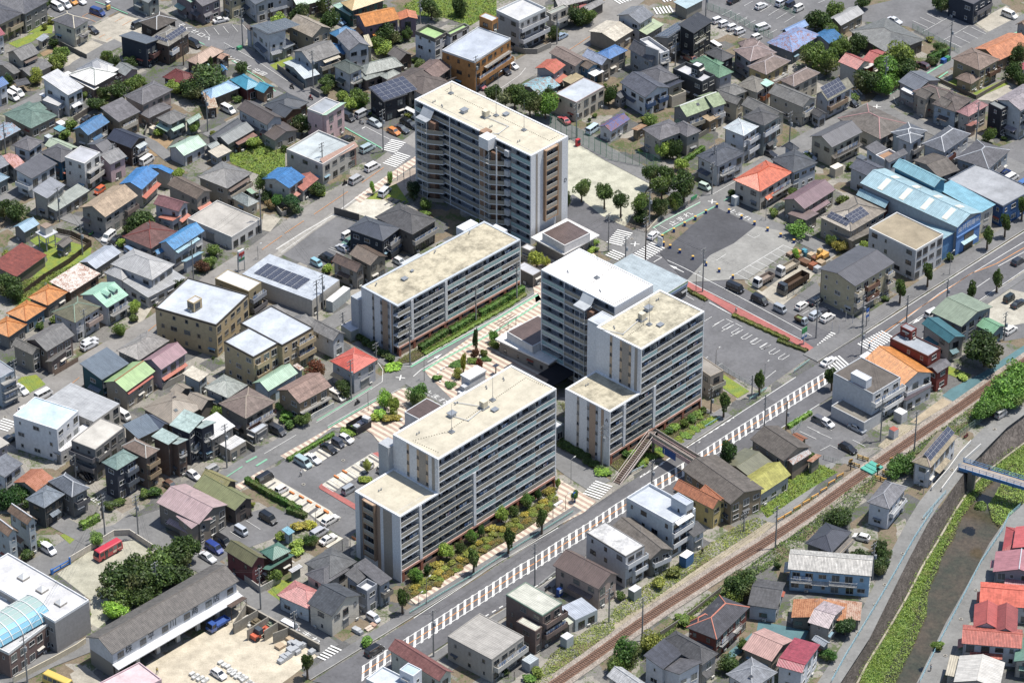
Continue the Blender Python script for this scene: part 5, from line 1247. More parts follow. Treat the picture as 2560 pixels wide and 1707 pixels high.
IT_='''barrel_post|blue plastic barrel with a yellow cap holding the rope round the empty lot|barrel|blue barrels round the empty lot|374 465 0,404 496 0,432 525 0,460 554 0,488 584 0,517 614 0,546 588 0,576 558 0,607 529 0,638 499 0,669 471 0,700 443 0,376 432 0,392 418 0,415 396 0,446 366 0,477 336 0,508 307 0,540 278 0|barrel x:2f5cae -3 -3 0 3 3 9/cap x:e8b83c -3 -3 9 3 3 11
parking_block|orange block reserving an empty parking bay|parking block|orange blocks in the tower car park|-493 -620 136,-471 -636 136,-452 -654 136,-432 -673 136,-413 -690 136,-378 -539 136,-396 -559 136,-413 -693 136,-347 -791 136|block x:ee8c38 -7 -2 0 7 2 4
vending_machine|red vending machine at the corner of the gravel park|vending machine||171 924 46|cabinet x:d8303a -6 -4 0 6 4 19/display_window i: -5 -5 9 5 -4 17
vending_machine|blue vending machine in front of the beige house|vending machine||102 -996 46|cabinet x:2c5cb0 -6 -4 0 6 4 19/display_window x:dde4ee -5 -5 9 5 -4 17
payment_machine|yellow ticket machine sign at the car park entrance|machine||-1115 1667 46|box x:f0b83c -6 -2 3 6 2 14/post x:999999 -1 -1 0 1 1 3
store_sign|tall lit sign of the convenience store with a big 7|sign||-663 312 46|pole x:c9ccca 9 -1 0 11 1 62/pole x:c9ccca -11 -1 0 -9 1 62/sign_panel x:e9efec -9 -2 30 9 2 62/sign_stripe x:3a8a62 -9 -3 34 9 -2 40/sign_stripe x:b8323a -9 -3 48 9 -2 56
store_sign|green and blue sign board of the other convenience store at the junction|sign||694 -16 46|pole x:d4d6d4 -1 -1 0 1 1 34/sign_panel x:2f9a52 -9 -1 34 9 1 48/sign_panel x:f0f2f4 -9 -1 26 9 1 34/sign_panel x:3470b0 -9 -1 20 9 1 26
advert_banner|white leaning banner stand at the corner of the empty lot|banner||370 427 -44|board x:f0f0ee -12 -1 0 4 1 26
advert_banner|green banner on the park railing|banner||460 641 46|banner x:3aa466 -11 -1 9 11 1 17
cover_sheet|green covered rubbish net at the sharp street corner|rubbish net||-739 1442 46|heap x:3f9a6c -7 -5 0 7 5 9
bin_pair|blue and green rubbish bins by the hedge|rubbish bin||1169 1371 46|bin x:2c6cc0 -15 -6 0 -1 6 12/bin x:2f8c5c 2 -6 0 16 6 12
water_tower|white water tank raised on a steel frame above the grass|water tower||-1151 425 46|leg x:b8bcc0 -15 -15 0 -13 -13 42/leg x:b8bcc0 13 -15 0 15 -13 42/leg x:b8bcc0 -15 13 0 -13 15 42/leg x:b8bcc0 13 13 0 15 15 42/platform x:c9ccd0 -20 -20 42 20 20 44/tank w:d8d6cc -11 -11 44 11 11 62/lid c:a08c7c -11 -11 62 11 11 64/brace x:b8bcc0 -15 -15 20 15 -14 22/brace x:b8bcc0 -15 -15 20 -14 15 22
steel_gate|blue sliding gate at the school yard entrance|gate||-981 -901 46|post x:2f7ad0 -28 -2 0 -22 2 13/post x:2f7ad0 24 -2 0 27 2 17/rail x:2f7ad0 -22 -1 10 24 1 12/rail x:2f7ad0 -22 -1 2 24 1 4/brace x:2f7ad0 -2 -1 4 0 1 10
blue_fence_box|blue steel signal box on the side of the tower garden|box||140 -656 46|pole x:3c6cb0 -1 -1 0 1 1 26/sign_panel x:2f6cc4 -7 -2 18 7 0 30
direction_sign|blue and white arrow sign on a pole by the bicycle shelter|sign||849 63 46|pole x:9a9a98 -1 -1 0 1 1 50/sign_panel x:2f6cc4 -5 -2 42 5 -1 52/sign_panel x:2f6cc4 -5 -2 28 5 -1 34/sign_panel x:e8e8e8 -5 -2 35 5 -1 40
enclosure|black slatted enclosure with a solar panel beside the clipped shrubs|enclosure||-352 -366 46|screen x:33333a -24 -17 0 24 -16 18/screen x:33333a -24 16 0 24 17 18/screen x:33333a -24 -16 0 -23 16 18/screen x:33333a 23 -16 0 24 16 18/cabinet x:b8bcc4 -14 -8 0 -2 6 14/solar_panel k:3a3f52 0 -8 14 14 8 15
bench|white curved bench block on the plaza|bench||-75 -76 46|seat x:f2f2f0 -11 -3 0 11 3 5
bench|white bench beside the garden path corner|bench||103 -664 46|seat x:f2f2f0 -13 -3 0 13 3 6
bench|small white bench at the stair path|bench||-257 -331 -44|seat x:f0f0ee -7 -3 0 7 3 5
stool_dome|low white round stool on the plaza paving|stool|white stools on the plaza|-167 -126 0,-160 -119 0,-153 -111 0,-168 -175 0,-174 -141 0|seat x:f0f0ee -2 -2 0 2 2 4
solar_lamp|lamp post topped by a tilted solar panel on the plaza|lamp||-38 -141 46|post x:55585c -1 -1 0 1 1 24/solar_panel k:2f3342 -7 -5 24 7 5 25
pergola|wooden trellis pergola beside the community hall|pergola||-10 48 46|post x:a08c84 -28 -1 0 -27 0 24/post x:a08c84 27 -1 0 28 0 24/post x:a08c84 0 -1 0 1 0 24/beam x:b09c92 -30 -2 24 30 -1 26/beam x:b09c92 -30 6 24 30 7 26/beam x:b09c92 -30 14 24 30 15 26
stair_house|white flat roofed stair house on the plaza beside the nearest tower|stair house||-90 -196 46|wall w:e4e6ea -26 -14 0 26 14 38/roof f:eceef0 -28 -16 38 28 16 42/stair x:c9ccd0 -44 -14 0 -26 0 26/stair x:d4d6d8 -54 -14 0 -44 0 14
covered_bay|dark sheet roofed car shelter in the shade behind the nearest tower|shelter||99 -186 46|roof f:26262e -42 -30 26 42 30 28/post x:444448 -40 -29 0 -38 -27 26/post x:444448 38 -29 0 40 -27 26/post x:444448 -40 27 0 -38 29 26
crossing_deck|turquoise panelled level crossing deck over the track|level crossing||813 -528 -44|panel x:4cb8a4 -17 -20 0 17 -8 6/panel x:4cb8a4 -17 -6 0 17 6 6/panel x:4cb8a4 -17 8 0 17 20 6
crossing_barrier|yellow and black crossing barrier on the town side|barrier||774 -517 -30|rail x:d8aa3c -14 -1 8 14 1 10/rail x:d8aa3c -14 -1 3 14 1 5/post x:c89a34 -14 -1 0 -12 1 11/post x:4c4438 -1 -1 0 1 1 11/post x:c89a34 12 -1 0 14 1 11
crossing_barrier|yellow and black crossing barrier on the river side|barrier||848 -551 -30|rail x:d8aa3c -14 -1 8 14 1 10/rail x:d8aa3c -14 -1 3 14 1 5/post x:c89a34 -14 -1 0 -12 1 11/post x:4c4438 -1 -1 0 1 1 11/post x:c89a34 12 -1 0 14 1 11
crossing_barrier|yellow crossing rails beside the car park corner|barrier||796 -491 -30|rail x:d8aa3c -14 -1 8 14 1 10/rail x:d8aa3c -14 -1 3 14 1 5/post x:c89a34 -14 -1 0 -12 1 11/post x:4c4438 -1 -1 0 1 1 11/post x:c89a34 12 -1 0 14 1 11
crossing_barrier|yellow crossing rails before the streaked grey roof|barrier||829 -572 -30|rail x:d8aa3c -14 -1 8 14 1 10/rail x:d8aa3c -14 -1 3 14 1 5/post x:c89a34 -14 -1 0 -12 1 11/post x:4c4438 -1 -1 0 1 1 11/post x:c89a34 12 -1 0 14 1 11
crossing_signal|slim crossing signal post with yellow and black heads|signal|level crossing signals|824 -551 20,765 -530 20,856 -525 20|post x:3c3a36 -1 -1 0 1 1 28/signal_head x:c8983a -4 -1 24 4 1 30/signal_head x:2a2a2a -4 -2 16 4 1 20
yellow_rail|short yellow safety rail beside the track path|barrier|yellow rails along the track path|739 -558 41,718 -584 41,698 -613 41,677 -637 41,656 -659 41,634 -681 41,612 -706 41,594 -723 41|rail x:eeb040 -11 -1 5 11 1 8/post x:e0a038 -11 -1 0 -9 1 6/post x:e0a038 9 -1 0 11 1 6
scrap_heap|heap of rusty containers and scrap machinery behind the trucks|scrap heap||725 366 136|container r:a8603c -46 10 0 -30 28 14/container c:c0a888 -52 -14 0 -34 4 12/crate x:8c5a3c -26 -20 0 -12 -4 11/crate x:c9b08c -8 -26 0 6 -10 10/drum x:3a7a8c 8 -16 0 16 -8 12/scrap c:7c5a44 -24 8 0 2 26 9/scrap c:5c4438 4 4 0 24 20 7/crate x:d8a040 26 -14 0 38 -4 8/crate x:4aa0b4 20 -30 0 32 -20 7/scrap r:b4a08c 30 4 0 48 20 8/container x:b8bcc0 -62 14 0 -48 30 13
excavator|yellow excavator folded beside the scrap heap|excavator||766 371 226|track x:3c3a38 -16 -12 0 16 -6 6/track x:3c3a38 -16 6 0 16 12 6/house x:e8a83c -12 -11 7 10 11 17/cab x:c9a85c -2 -11 17 10 -1 26/boom x:e8a83c 10 2 14 30 5 19/boom x:e8a83c 27 2 5 30 5 28/bucket x:4c4844 26 0 0 34 7 7
bay_wall|first concrete partition wall of the sand bays, under the lean-to|wall||-591 -1128 72|wall c:a39c8e 0 -1 0 75 1 27
bay_wall|second concrete partition wall of the sand bays|wall||-590 -1130 45|wall c:a39c8e 0 -1 0 69 1 27
bay_wall|third concrete partition wall beside the dark sand|wall||-560 -1152 48|wall c:a39c8e 0 -1 0 63 1 27
bay_wall|fourth concrete partition wall beside the loader|wall||-524 -1154 48|wall c:a39c8e 0 -1 0 40 1 27
bay_wall|last concrete partition wall next to the block stacks|wall||-505 -1163 32|wall c:a39c8e 0 -1 0 35 1 27
yard_wall|long concrete board wall behind the sand bays along the lane|wall||-567 -1056 -40|wall c:8f887c 0 -1 0 211 1 20/coping x:b0a898 0 -2 20 211 2 21
sand_heap|pale gravel heap in the first bay|heap||-562 -1090 136|heap c:e8e6e0 -16 -12 0 16 12 5/heap c:e8e6e0 -10 -9 5 10 9 10/heap c:e8e6e0 -5 -5 10 5 5 13
sand_heap|dark sand heap in the second bay|heap||-545 -1098 136|heap c:7c7058 -16 -12 0 16 12 5/heap c:7c7058 -10 -9 5 10 9 10/heap c:7c7058 -5 -5 10 5 5 13
sand_heap|greenish gravel heap behind the loader|heap||-514 -1105 136|heap c:8c9a84 -16 -12 0 16 12 5/heap c:8c9a84 -10 -9 5 10 9 10/heap c:8c9a84 -5 -5 10 5 5 13
wheel_loader|orange wheel loader parked between the bay walls|loader||-538 -1143 46|body x:e0643c -16 -8 4 2 8 13/cab x:4c5660 -4 -8 10 8 8 24/arm x:e0643c 8 -6 8 24 -3 14/arm x:e0643c 8 3 8 24 6 14/bucket x:d05a38 22 -9 2 30 9 12/wheel x:2a2a2a -14 -10 0 -5 -8 9/wheel x:2a2a2a 5 -10 0 14 -8 9
pallet|wooden pallet beside the block stacks|pallet||-490 -1176 46|slats x:c8b090 -9 -8 0 9 8 6
pallet|pallet of bricks at the wall|pallet||-468 -1150 46|slats x:c8b090 -9 -8 0 9 8 6
block_stack|stack of grey concrete blocks on a pallet by the yard wall|block stack|concrete block stacks in the company yard|-485 -1226 46,-422 -1195 46|blocks x:b4b8bc -7 -6 0 7 6 7
block_stack|stack of grey concrete blocks on a pallet by the yard wall|block stack|concrete block stacks in the company yard|-477 -1217 46,-468 -1188 46,-442 -1174 46|blocks x:b4b8bc -7 -6 0 7 6 9
block_stack|stack of grey concrete blocks on a pallet by the yard wall|block stack|concrete block stacks in the company yard|-471 -1210 46|blocks x:b4b8bc -7 -6 0 7 6 11
block_stack|stack of grey concrete blocks on a pallet by the yard wall|block stack|concrete block stacks in the company yard|-464 -1199 46,-458 -1173 46,-449 -1180 46|blocks x:b4b8bc -7 -6 0 7 6 13
block_stack|stack of grey concrete blocks on a pallet by the yard wall|block stack|concrete block stacks in the company yard|-457 -1191 46|blocks x:b4b8bc -7 -6 0 7 6 12
block_stack|stack of grey concrete blocks on a pallet by the yard wall|block stack|concrete block stacks in the company yard|-467 -1169 46|blocks x:b4b8bc -7 -6 0 7 6 10
block_stack|stack of grey concrete blocks on a pallet by the yard wall|block stack|concrete block stacks in the company yard|-453 -1195 46|blocks x:b4b8bc -7 -6 0 7 6 8
block_stack|stack of grey concrete blocks on a pallet by the yard wall|block stack|concrete block stacks in the company yard|-481 -1210 46|blocks x:b4b8bc -7 -6 0 7 6 6
stone_bundle|white strapped bundle of kerb stones in the open yard|stone bundle|white stone bundles in the yard|-612 -1230 46,-604 -1239 46,-596 -1244 46,-590 -1256 46,-581 -1261 46,-571 -1270 46,-563 -1278 46,-556 -1284 46,-548 -1296 46,-541 -1304 46,-533 -1308 46,-525 -1318 46,-519 -1323 46,-590 -1261 46,-583 -1269 46,-575 -1278 46,-566 -1281 46,-561 -1289 46,-550 -1298 46,-543 -1306 46,-536 -1314 46,-529 -1323 46,-520 -1333 46,-512 -1341 46,-669 -1268 46,-663 -1280 46,-659 -1275 46,-653 -1286 46,-648 -1282 46,-642 -1293 46,-638 -1288 46|stones x:dcdcd8 -6 -4 0 6 4 5
waste_bags|pile of filled silver bags beside the cream house|bags||-330 -1122 -44|bag x:b4b8bc -10 -6 0 0 6 8/bag x:c0c4c8 0 -6 0 9 6 9/bag x:a8acb0 9 -5 0 16 5 7
front_steps|brick entrance steps of the cream corner house|steps||-308 -1109 46|step x:d8c4b0 -9 -12 0 9 0 2/step x:dccab8 -9 -6 2 9 0 4/landing x:c8a088 9 -12 0 18 2 5'''
FN_='''mesh 3f8c6c 4.2|tall green net along the upper side of the gravel park|ball_net|100 1014 170 941 258 846
mesh 4a9474 4.0|tall green net past the garden trees of the park|ball_net|258 852 380 798
rail c9b49c 1.0|railing on a cream base around the park corner|fence|257 546 278 530 332 494 375 562 429 614 477 657
block d8cdb8 0.8|cream low wall along the park street|wall|337 491 381 577 472 652
guard a4d4cc 0.8|pale green guard rail before the nearest tower front garden|guard_rail|-219 -1063 -150 -994 -87 -932 -12 -849 65 -769 136 -695
guard a4d4cc 0.8|short pale green guard rail under the first tree by the footbridge|guard_rail|443 -365 480 -326
guard a4d4cc 0.8|pale green guard rail at the grass patch|guard_rail|552 -252 595 -207
guard b4dcd4 0.8|pale green guard rail at the store exit|guard_rail|663 -136 702 -89
guard c9dce0 0.8|guard rail curving below the footbridge stairs|guard_rail|263 -551 298 -521
guard a4d4cc 0.8|guard rail on the far side above the clinic car park|guard_rail|634 -356 693 -299
guard d8dcdc 0.8|white guard rail beside the beige house frontage|guard_rail|57 -967 97 -916
rail 9cd0e0 1.0|pale blue river railing along the western path|river_railing|971 -622 910 -722
rail 9cd0e0 1.0|long pale blue river railing beside the stone bank|river_railing|935 -690 884 -796 833 -916 792 -1009 744 -1116 699 -1216 666 -1296
rail 9cd0e0 1.0|pale blue railing on the eastern river wall|river_railing|1131 -674 1102 -711 1082 -764 1021 -884 964 -1021 900 -1172 850 -1296
block e4e2dc 0.9|white parapet beside the cream riverside house|wall|940 -610 984 -538 1017 -474 1048 -426
block e4e2dc 0.9|white parapet on the river edge by the blue bridge|wall|962 -614 1007 -530
block e4e2dc 0.8|short white parapet beyond the blue bridge|wall|1027 -495 1069 -439
board 4c3c34 1.6|dark brown board fence along the grass strip|fence|-1203 175 -1145 274 -1089 349 -1043 431 -1097 477 -1136 492
block e0d8c8 1.5|cream wall around the school yard corner|wall|-964 -878 -917 -826 -876 -779 -842 -777 -785 -834
block e0d4b8 1.4|cream wall in front of the school along the lane|wall|-1040 -1297 -961 -1225 -919 -1184 -901 -1162
block a8a49c 1.5|grey block wall of the street garden by the orange block|wall|6 1434 35 1416 68 1416 106 1452
block 8c8880 1.6|block wall at the end of the pale annexe|wall|-630 1330 -554 1217
block a09c94 1.5|block wall beside the motorcyclists|wall|-535 1205 -510 1176
block b0aca4 1.4|block wall before the plum brown house|wall|682 510 739 453
block 8f8b84 1.3|block wall of the solar tiled hip roof neighbour|wall|485 958 566 1055
block 8c8a84 1.3|wall under the white roofed garden|wall|-957 979 -953 1025 -896 951
block 7c7a76 1.2|dark retaining wall below the cream ridged house|wall|-1226 1464 -1148 1390
board 6a6460 1.7|brown slatted fence beside the dark covered car|fence|-1149 1048 -1096 1123
block 6a6662 2.0|dark block wall at the edge of the car park lot|wall|-447 582 -383 548
block a8a49c 1.3|garden wall with gate pillars on the wide street|wall|-600 619 -578 571 -567 577
block 6c6864 1.8|dark block wall between annexe and street|wall|-712 1632 -611 1645
block 7a756c 1.2|wall of the junction grove|wall|915 1236 988 1177 1046 1242
block 7c7468 1.0|brown wall round the tan pyramid roofed house|wall|1134 1269 1230 1168 1321 1260
mesh 8ab49c 1.6|green mesh fence of the striped car park|fence|1098 1558 1188 1447 1212 1416
mesh 7cb094 2.0|green mesh fence across the big car park|fence|541 1672 603 1621 662 1546 712 1496
mesh 7cb094 1.2|green mesh fence at the top of the big car park|fence|705 1723 781 1634
block c0bab0 1.6|garden wall behind the drying quilts house|wall|-816 -205 -769 -160
board 8c7464 1.5|brown board fence on a block base at the red shutter house|fence|-1074 -146 -1024 -86
block a49c90 1.2|block wall in front of the cottage lawn|wall|-539 -968 -503 -932
block c4c0b8 1.6|retaining wall beneath the dark red timber house|wall|-593 -928 -542 -987 -500 -948
block 8c887c 1.4|wall beside the drive of the brown hip roofed house|wall|-609 -432 -585 -458
block d8d8d4 1.2|white slatted wall before the tan two storey house|wall|-481 -357 -458 -322 -412 -277
mesh c4ccc8 1.2|mesh fence round the scrap yard drive|fence|668 186 742 260
rail d0d0cc 1.0|white railing of the brown roofed apartment house|fence|827 118 928 201
mesh c9d0d0 1.2|mesh fence at the clinic car park edge|fence|645 -387 667 -348
mesh b4bcbc 1.4|mesh fence beside the store car park|fence|485 -108 557 -200
mesh 9ab0a4 1.8|mesh fence beside the green belt path|fence|1026 -400 1088 -330
rail 8c9490 1.0|grey path railing near the level crossing|fence|707 -487 748 -508
block 8a857c 1.2|concrete retaining edge along the river side of the track|wall|314 -1139 367 -1086 451 -982'''
HG_='''1.5 1.1 4c7c30|clipped hedge along the left car park edge|-598 -577 -531 -640 -470 -693
1.4 1.0 507c30|clipped hedge continuing beside the small asphalt lot|-499 -691 -456 -716
1.8 1.2 6c9438|thick hedge by the glazed balcony house|-952 -757 -917 -720
0.7 1.0 6c7c34|long low hedge beside the red pavement at the store|532 111 659 0
0.7 0.9 6c7c34|low hedge beside the store parking corner|422 228 472 176
0.7 0.9 5c7430|low hedge at the store sign|633 0 700 -47
1.7 1.2 4c7a2e|clipped hedge block of the low apartments, left|-218 -45 -187 -5 -156 31
1.7 1.2 4c7a2e|clipped hedge block of the low apartments, middle|-148 31 -117 66 -86 98
1.7 1.2 4c7a2e|clipped hedge block of the low apartments, right|-78 107 -47 139 -15 175 28 221
0.6 1.2 6c9038|low green strip in front of the apartment hedge|-210 -58 -153 0 -81 80 -7 157 32 207
0.9 0.8 5c8c34|low hedge along the first bay row|-509 -496 -443 -427 -409 -392
1.6 1.2 4c7c2c|dense hedge of the black solar house|-414 1117 -381 1152
2.0 1.6 3f6c2a|tall clipped hedge of the courtyard house|1125 1368 1180 1422
1.3 1.0 527c30|hedge of the beige grey garden|443 835 496 902
1.0 0.8 6c9c3c|verge shrubs beside the clinic car park|634 -365 690 -308'''
PE_='''-476 -554 136 f0f0f0 4a4c54 w pedestrian in white crossing the tower car park
-742 -1265 136 d8c070 3c4658 w person in a yellow top walking in the company yard
540 125 136 e8e8e4 5a5a5c w pedestrian in light clothes on the red pavement
1076 -542 -44 3c4044 2f3238 w cyclist sized pedestrian on the blue footbridge
876 -1256 46 dcdcd8 5c4c50 w person on the eastern river road
739 -1097 46 e4dcd4 3a3c40 w person with a bicycle at the river path edge
848 -36 136 5c8cc0 2c3040 w pedestrian in blue waiting at the main junction
416 -847 136 4c4440 2f2c2c w person standing in the grass of the track verge
-586 1226 -44 303238 383a40 s rider in white on a dark motorcycle on the lettered street
-533 1167 136 c83c44 383a40 s rider with a red top box following down the lettered street
-359 -266 46 50545c 383a40 s rider on a dark motorcycle beside the green edged street
-426 726 226 303034 383a40 s rider on a black scooter on the wide street
-394 1037 -44 c4c8cc 0 m parked grey scooter beside the silver estate car
-582 -712 46 2c2c30 0 m black motorcycle on the small asphalt lot
-1048 482 46 38a048 0 m green motorcycle under the long beige house
1039 -402 46 a83038 0 m red motorcycle parked by the mesh fence
77 -977 46 3c3c40 0 m motorcycles parked by the beige house'''
LM=dict(wh=(35.43,8.41),va=((-100.09,-112.98),24,4.62,6.6),sk=[(-104.09,-104.28),(-99.62,-108.68),(-95.22,-113.23)],bus=(-88.29,-84.98),bus2=(-94.43,-130.74),fb=((31.89,-45.95),(42.04,-57.3),(23.53,-58.08)),rb=((101.47,-52.23),(116.71,-60.68)),fa=(10.01,30.86,8.2,1.7),cl=(.31,7.14),st=(12.99,4.6),s7=(11.13,21.15,4.6),mr=(7.45,9.12,5.4,1.9))
TRK=[(61.37,25.62,226,'white small truck with a rusty open bed in the scrap yard','#f0f0f0','#9c8c80',6.2,2,2.5,.9,None),(67.57,31.12,226,'white crane truck with a wooden sided bed behind the other trucks','#e8e8e8','#b0a490',7,2.1,2.5,.8,None),(68.41,23.67,226,'big dark dump truck with a deep brown slatted bed','#3c4248','#5a4636',9.6,2.4,3,1.5,None),(69.39,7.93,-44,'silver mini truck carrying green cuttings on the side road','#b8c4cc','#7c6048',3.4,1.45,1.8,.5,'c:#7c8c4c'),(-62.51,-110.7,226,'blue flatbed truck backed to the company warehouse','#3860b0','#3c64b4',5.4,1.95,2.2,.45,None)]
# -- materials
MC={}
def lin(c):return c/12.92 if c<=0.04045 else((c+0.055)/1.055)**2.4
ALB=1.5
def col(hx,sat=.86):
 hx=hx.lstrip('#')
 v=[lin(int(hx[i:i+2],16)/255)/ALB for i in(0,2,4)];g=.3*v[0]+.6*v[1]+.1*v[2];v=[g+(x-g)*sat for x in v]
 return tuple(min(.82,x)for x in v)+(1,)
def mk(key,fn):
 if key not in MC:
  m=bpy.data.materials.new(key.replace(':','_').replace('#',''));m.use_nodes=True
  nt=m.node_tree;nt.nodes.clear()
  out=nt.nodes.new('ShaderNodeOutputMaterial');bs=nt.nodes.new('ShaderNodeBsdfPrincipled')
  nt.links.new(bs.outputs[0],out.inputs[0]);fn(nt,bs);MC[key]=m
 return MC[key]
def N(nt,t,**k):
 n=nt.nodes.new(t)
 for a,b in k.items():
  if a in n.inputs.keys():n.inputs[a].default_value=b
  else:setattr(n,a,b)
 return n
def L(nt,a,b):nt.links.new(a,b)
def noise(nt,scale,detail=3,co='Object',rough=.6):
 tc=N(nt,'ShaderNodeTexCoord');n=N(nt,'ShaderNodeTexNoise');n.inputs['Scale'].default_value=scale;n.inputs['Detail'].default_value=detail;n.inputs['Roughness'].default_value=rough
 L(nt,tc.outputs[co],n.inputs['Vector']);return n.outputs['Fac']
def ramp(nt,src,a,b,lo=.35,hi=.65):
 r=N(nt,'ShaderNodeMapRange');r.inputs[1].default_value=lo;r.inputs[2].default_value=hi;r.inputs[3].default_value=a;r.inputs[4].default_value=b
 L(nt,src,r.inputs[0]);return r.outputs[0]
def mul(nt,c,f):
 m=N(nt,'ShaderNodeVectorMath',operation='SCALE')
 if isinstance(c,tuple):m.inputs[0].default_value=c[:3]
 else:L(nt,c,m.inputs[0])
 if isinstance(f,float):m.inputs['Scale'].default_value=f
 else:L(nt,f,m.inputs['Scale'])
 return m.outputs[0]
def mixc(nt,f,a,b):
 m=N(nt,'ShaderNodeMix',data_type='RGBA')
 if isinstance(f,float):m.inputs[0].default_value=f
 else:L(nt,f,m.inputs[0])
 for v,i in((a,6),(b,7)):
  if isinstance(v,tuple):m.inputs[i].default_value=v if len(v)==4 else v+(1,)
  else:L(nt,v,m.inputs[i])
 return m.outputs[2]
def math_(nt,op,a,b=None):
 m=N(nt,'ShaderNodeMath',operation=op)
 for v,i in((a,0),(b,1)):
  if v is None:continue
  if isinstance(v,(int,float)):m.inputs[i].default_value=v
  else:L(nt,v,m.inputs[i])
 return m.outputs[0]
def mu(nt,a,b):return math_(nt,'MULTIPLY',a,b)
def iv(nt,a):return math_(nt,'SUBTRACT',1.0,a)
def mxm(nt,a,b):return math_(nt,'MAXIMUM',a,b)
def uvxy(nt):
 tc=N(nt,'ShaderNodeTexCoord');s=N(nt,'ShaderNodeSeparateXYZ');L(nt,tc.outputs['UV'],s.inputs[0]);return s.outputs[0],s.outputs[1]
def saw(nt,x,period):
 return math_(nt,'FRACT',mu(nt,x,1.0/period))
def line(nt,x,period,w):
 return math_(nt,'LESS_THAN',saw(nt,x,period),w/period)
def bump(nt,bs,h,dist,st=1.0):
 b=N(nt,'ShaderNodeBump');b.inputs['Strength'].default_value=st;b.inputs['Distance'].default_value=dist
 L(nt,h,b.inputs['Height']);L(nt,b.outputs[0],bs.inputs['Normal'])
def streak(nt,a=.86,b=1.1):
 tc=N(nt,'ShaderNodeTexCoord');v=N(nt,'ShaderNodeVectorMath',operation='MULTIPLY');v.inputs[1].default_value=(2.6,.35,1);L(nt,tc.outputs['UV'],v.inputs[0]);n=N(nt,'ShaderNodeTexNoise');n.inputs['Scale'].default_value=1;n.inputs['Detail'].default_value=4;L(nt,v.outputs[0],n.inputs['Vector']);return mu(nt,ramp(nt,n.outputs['Fac'],a,b),ramp(nt,orand(nt),.93,1.07,0,1))
def orand(nt):
 return N(nt,'ShaderNodeObjectInfo').outputs['Random']
def spec(bs,r,s=.3,me=0.0):
 bs.inputs['Roughness'].default_value=r;bs.inputs['Specular IOR Level'].default_value=s;bs.inputs['Metallic'].default_value=me
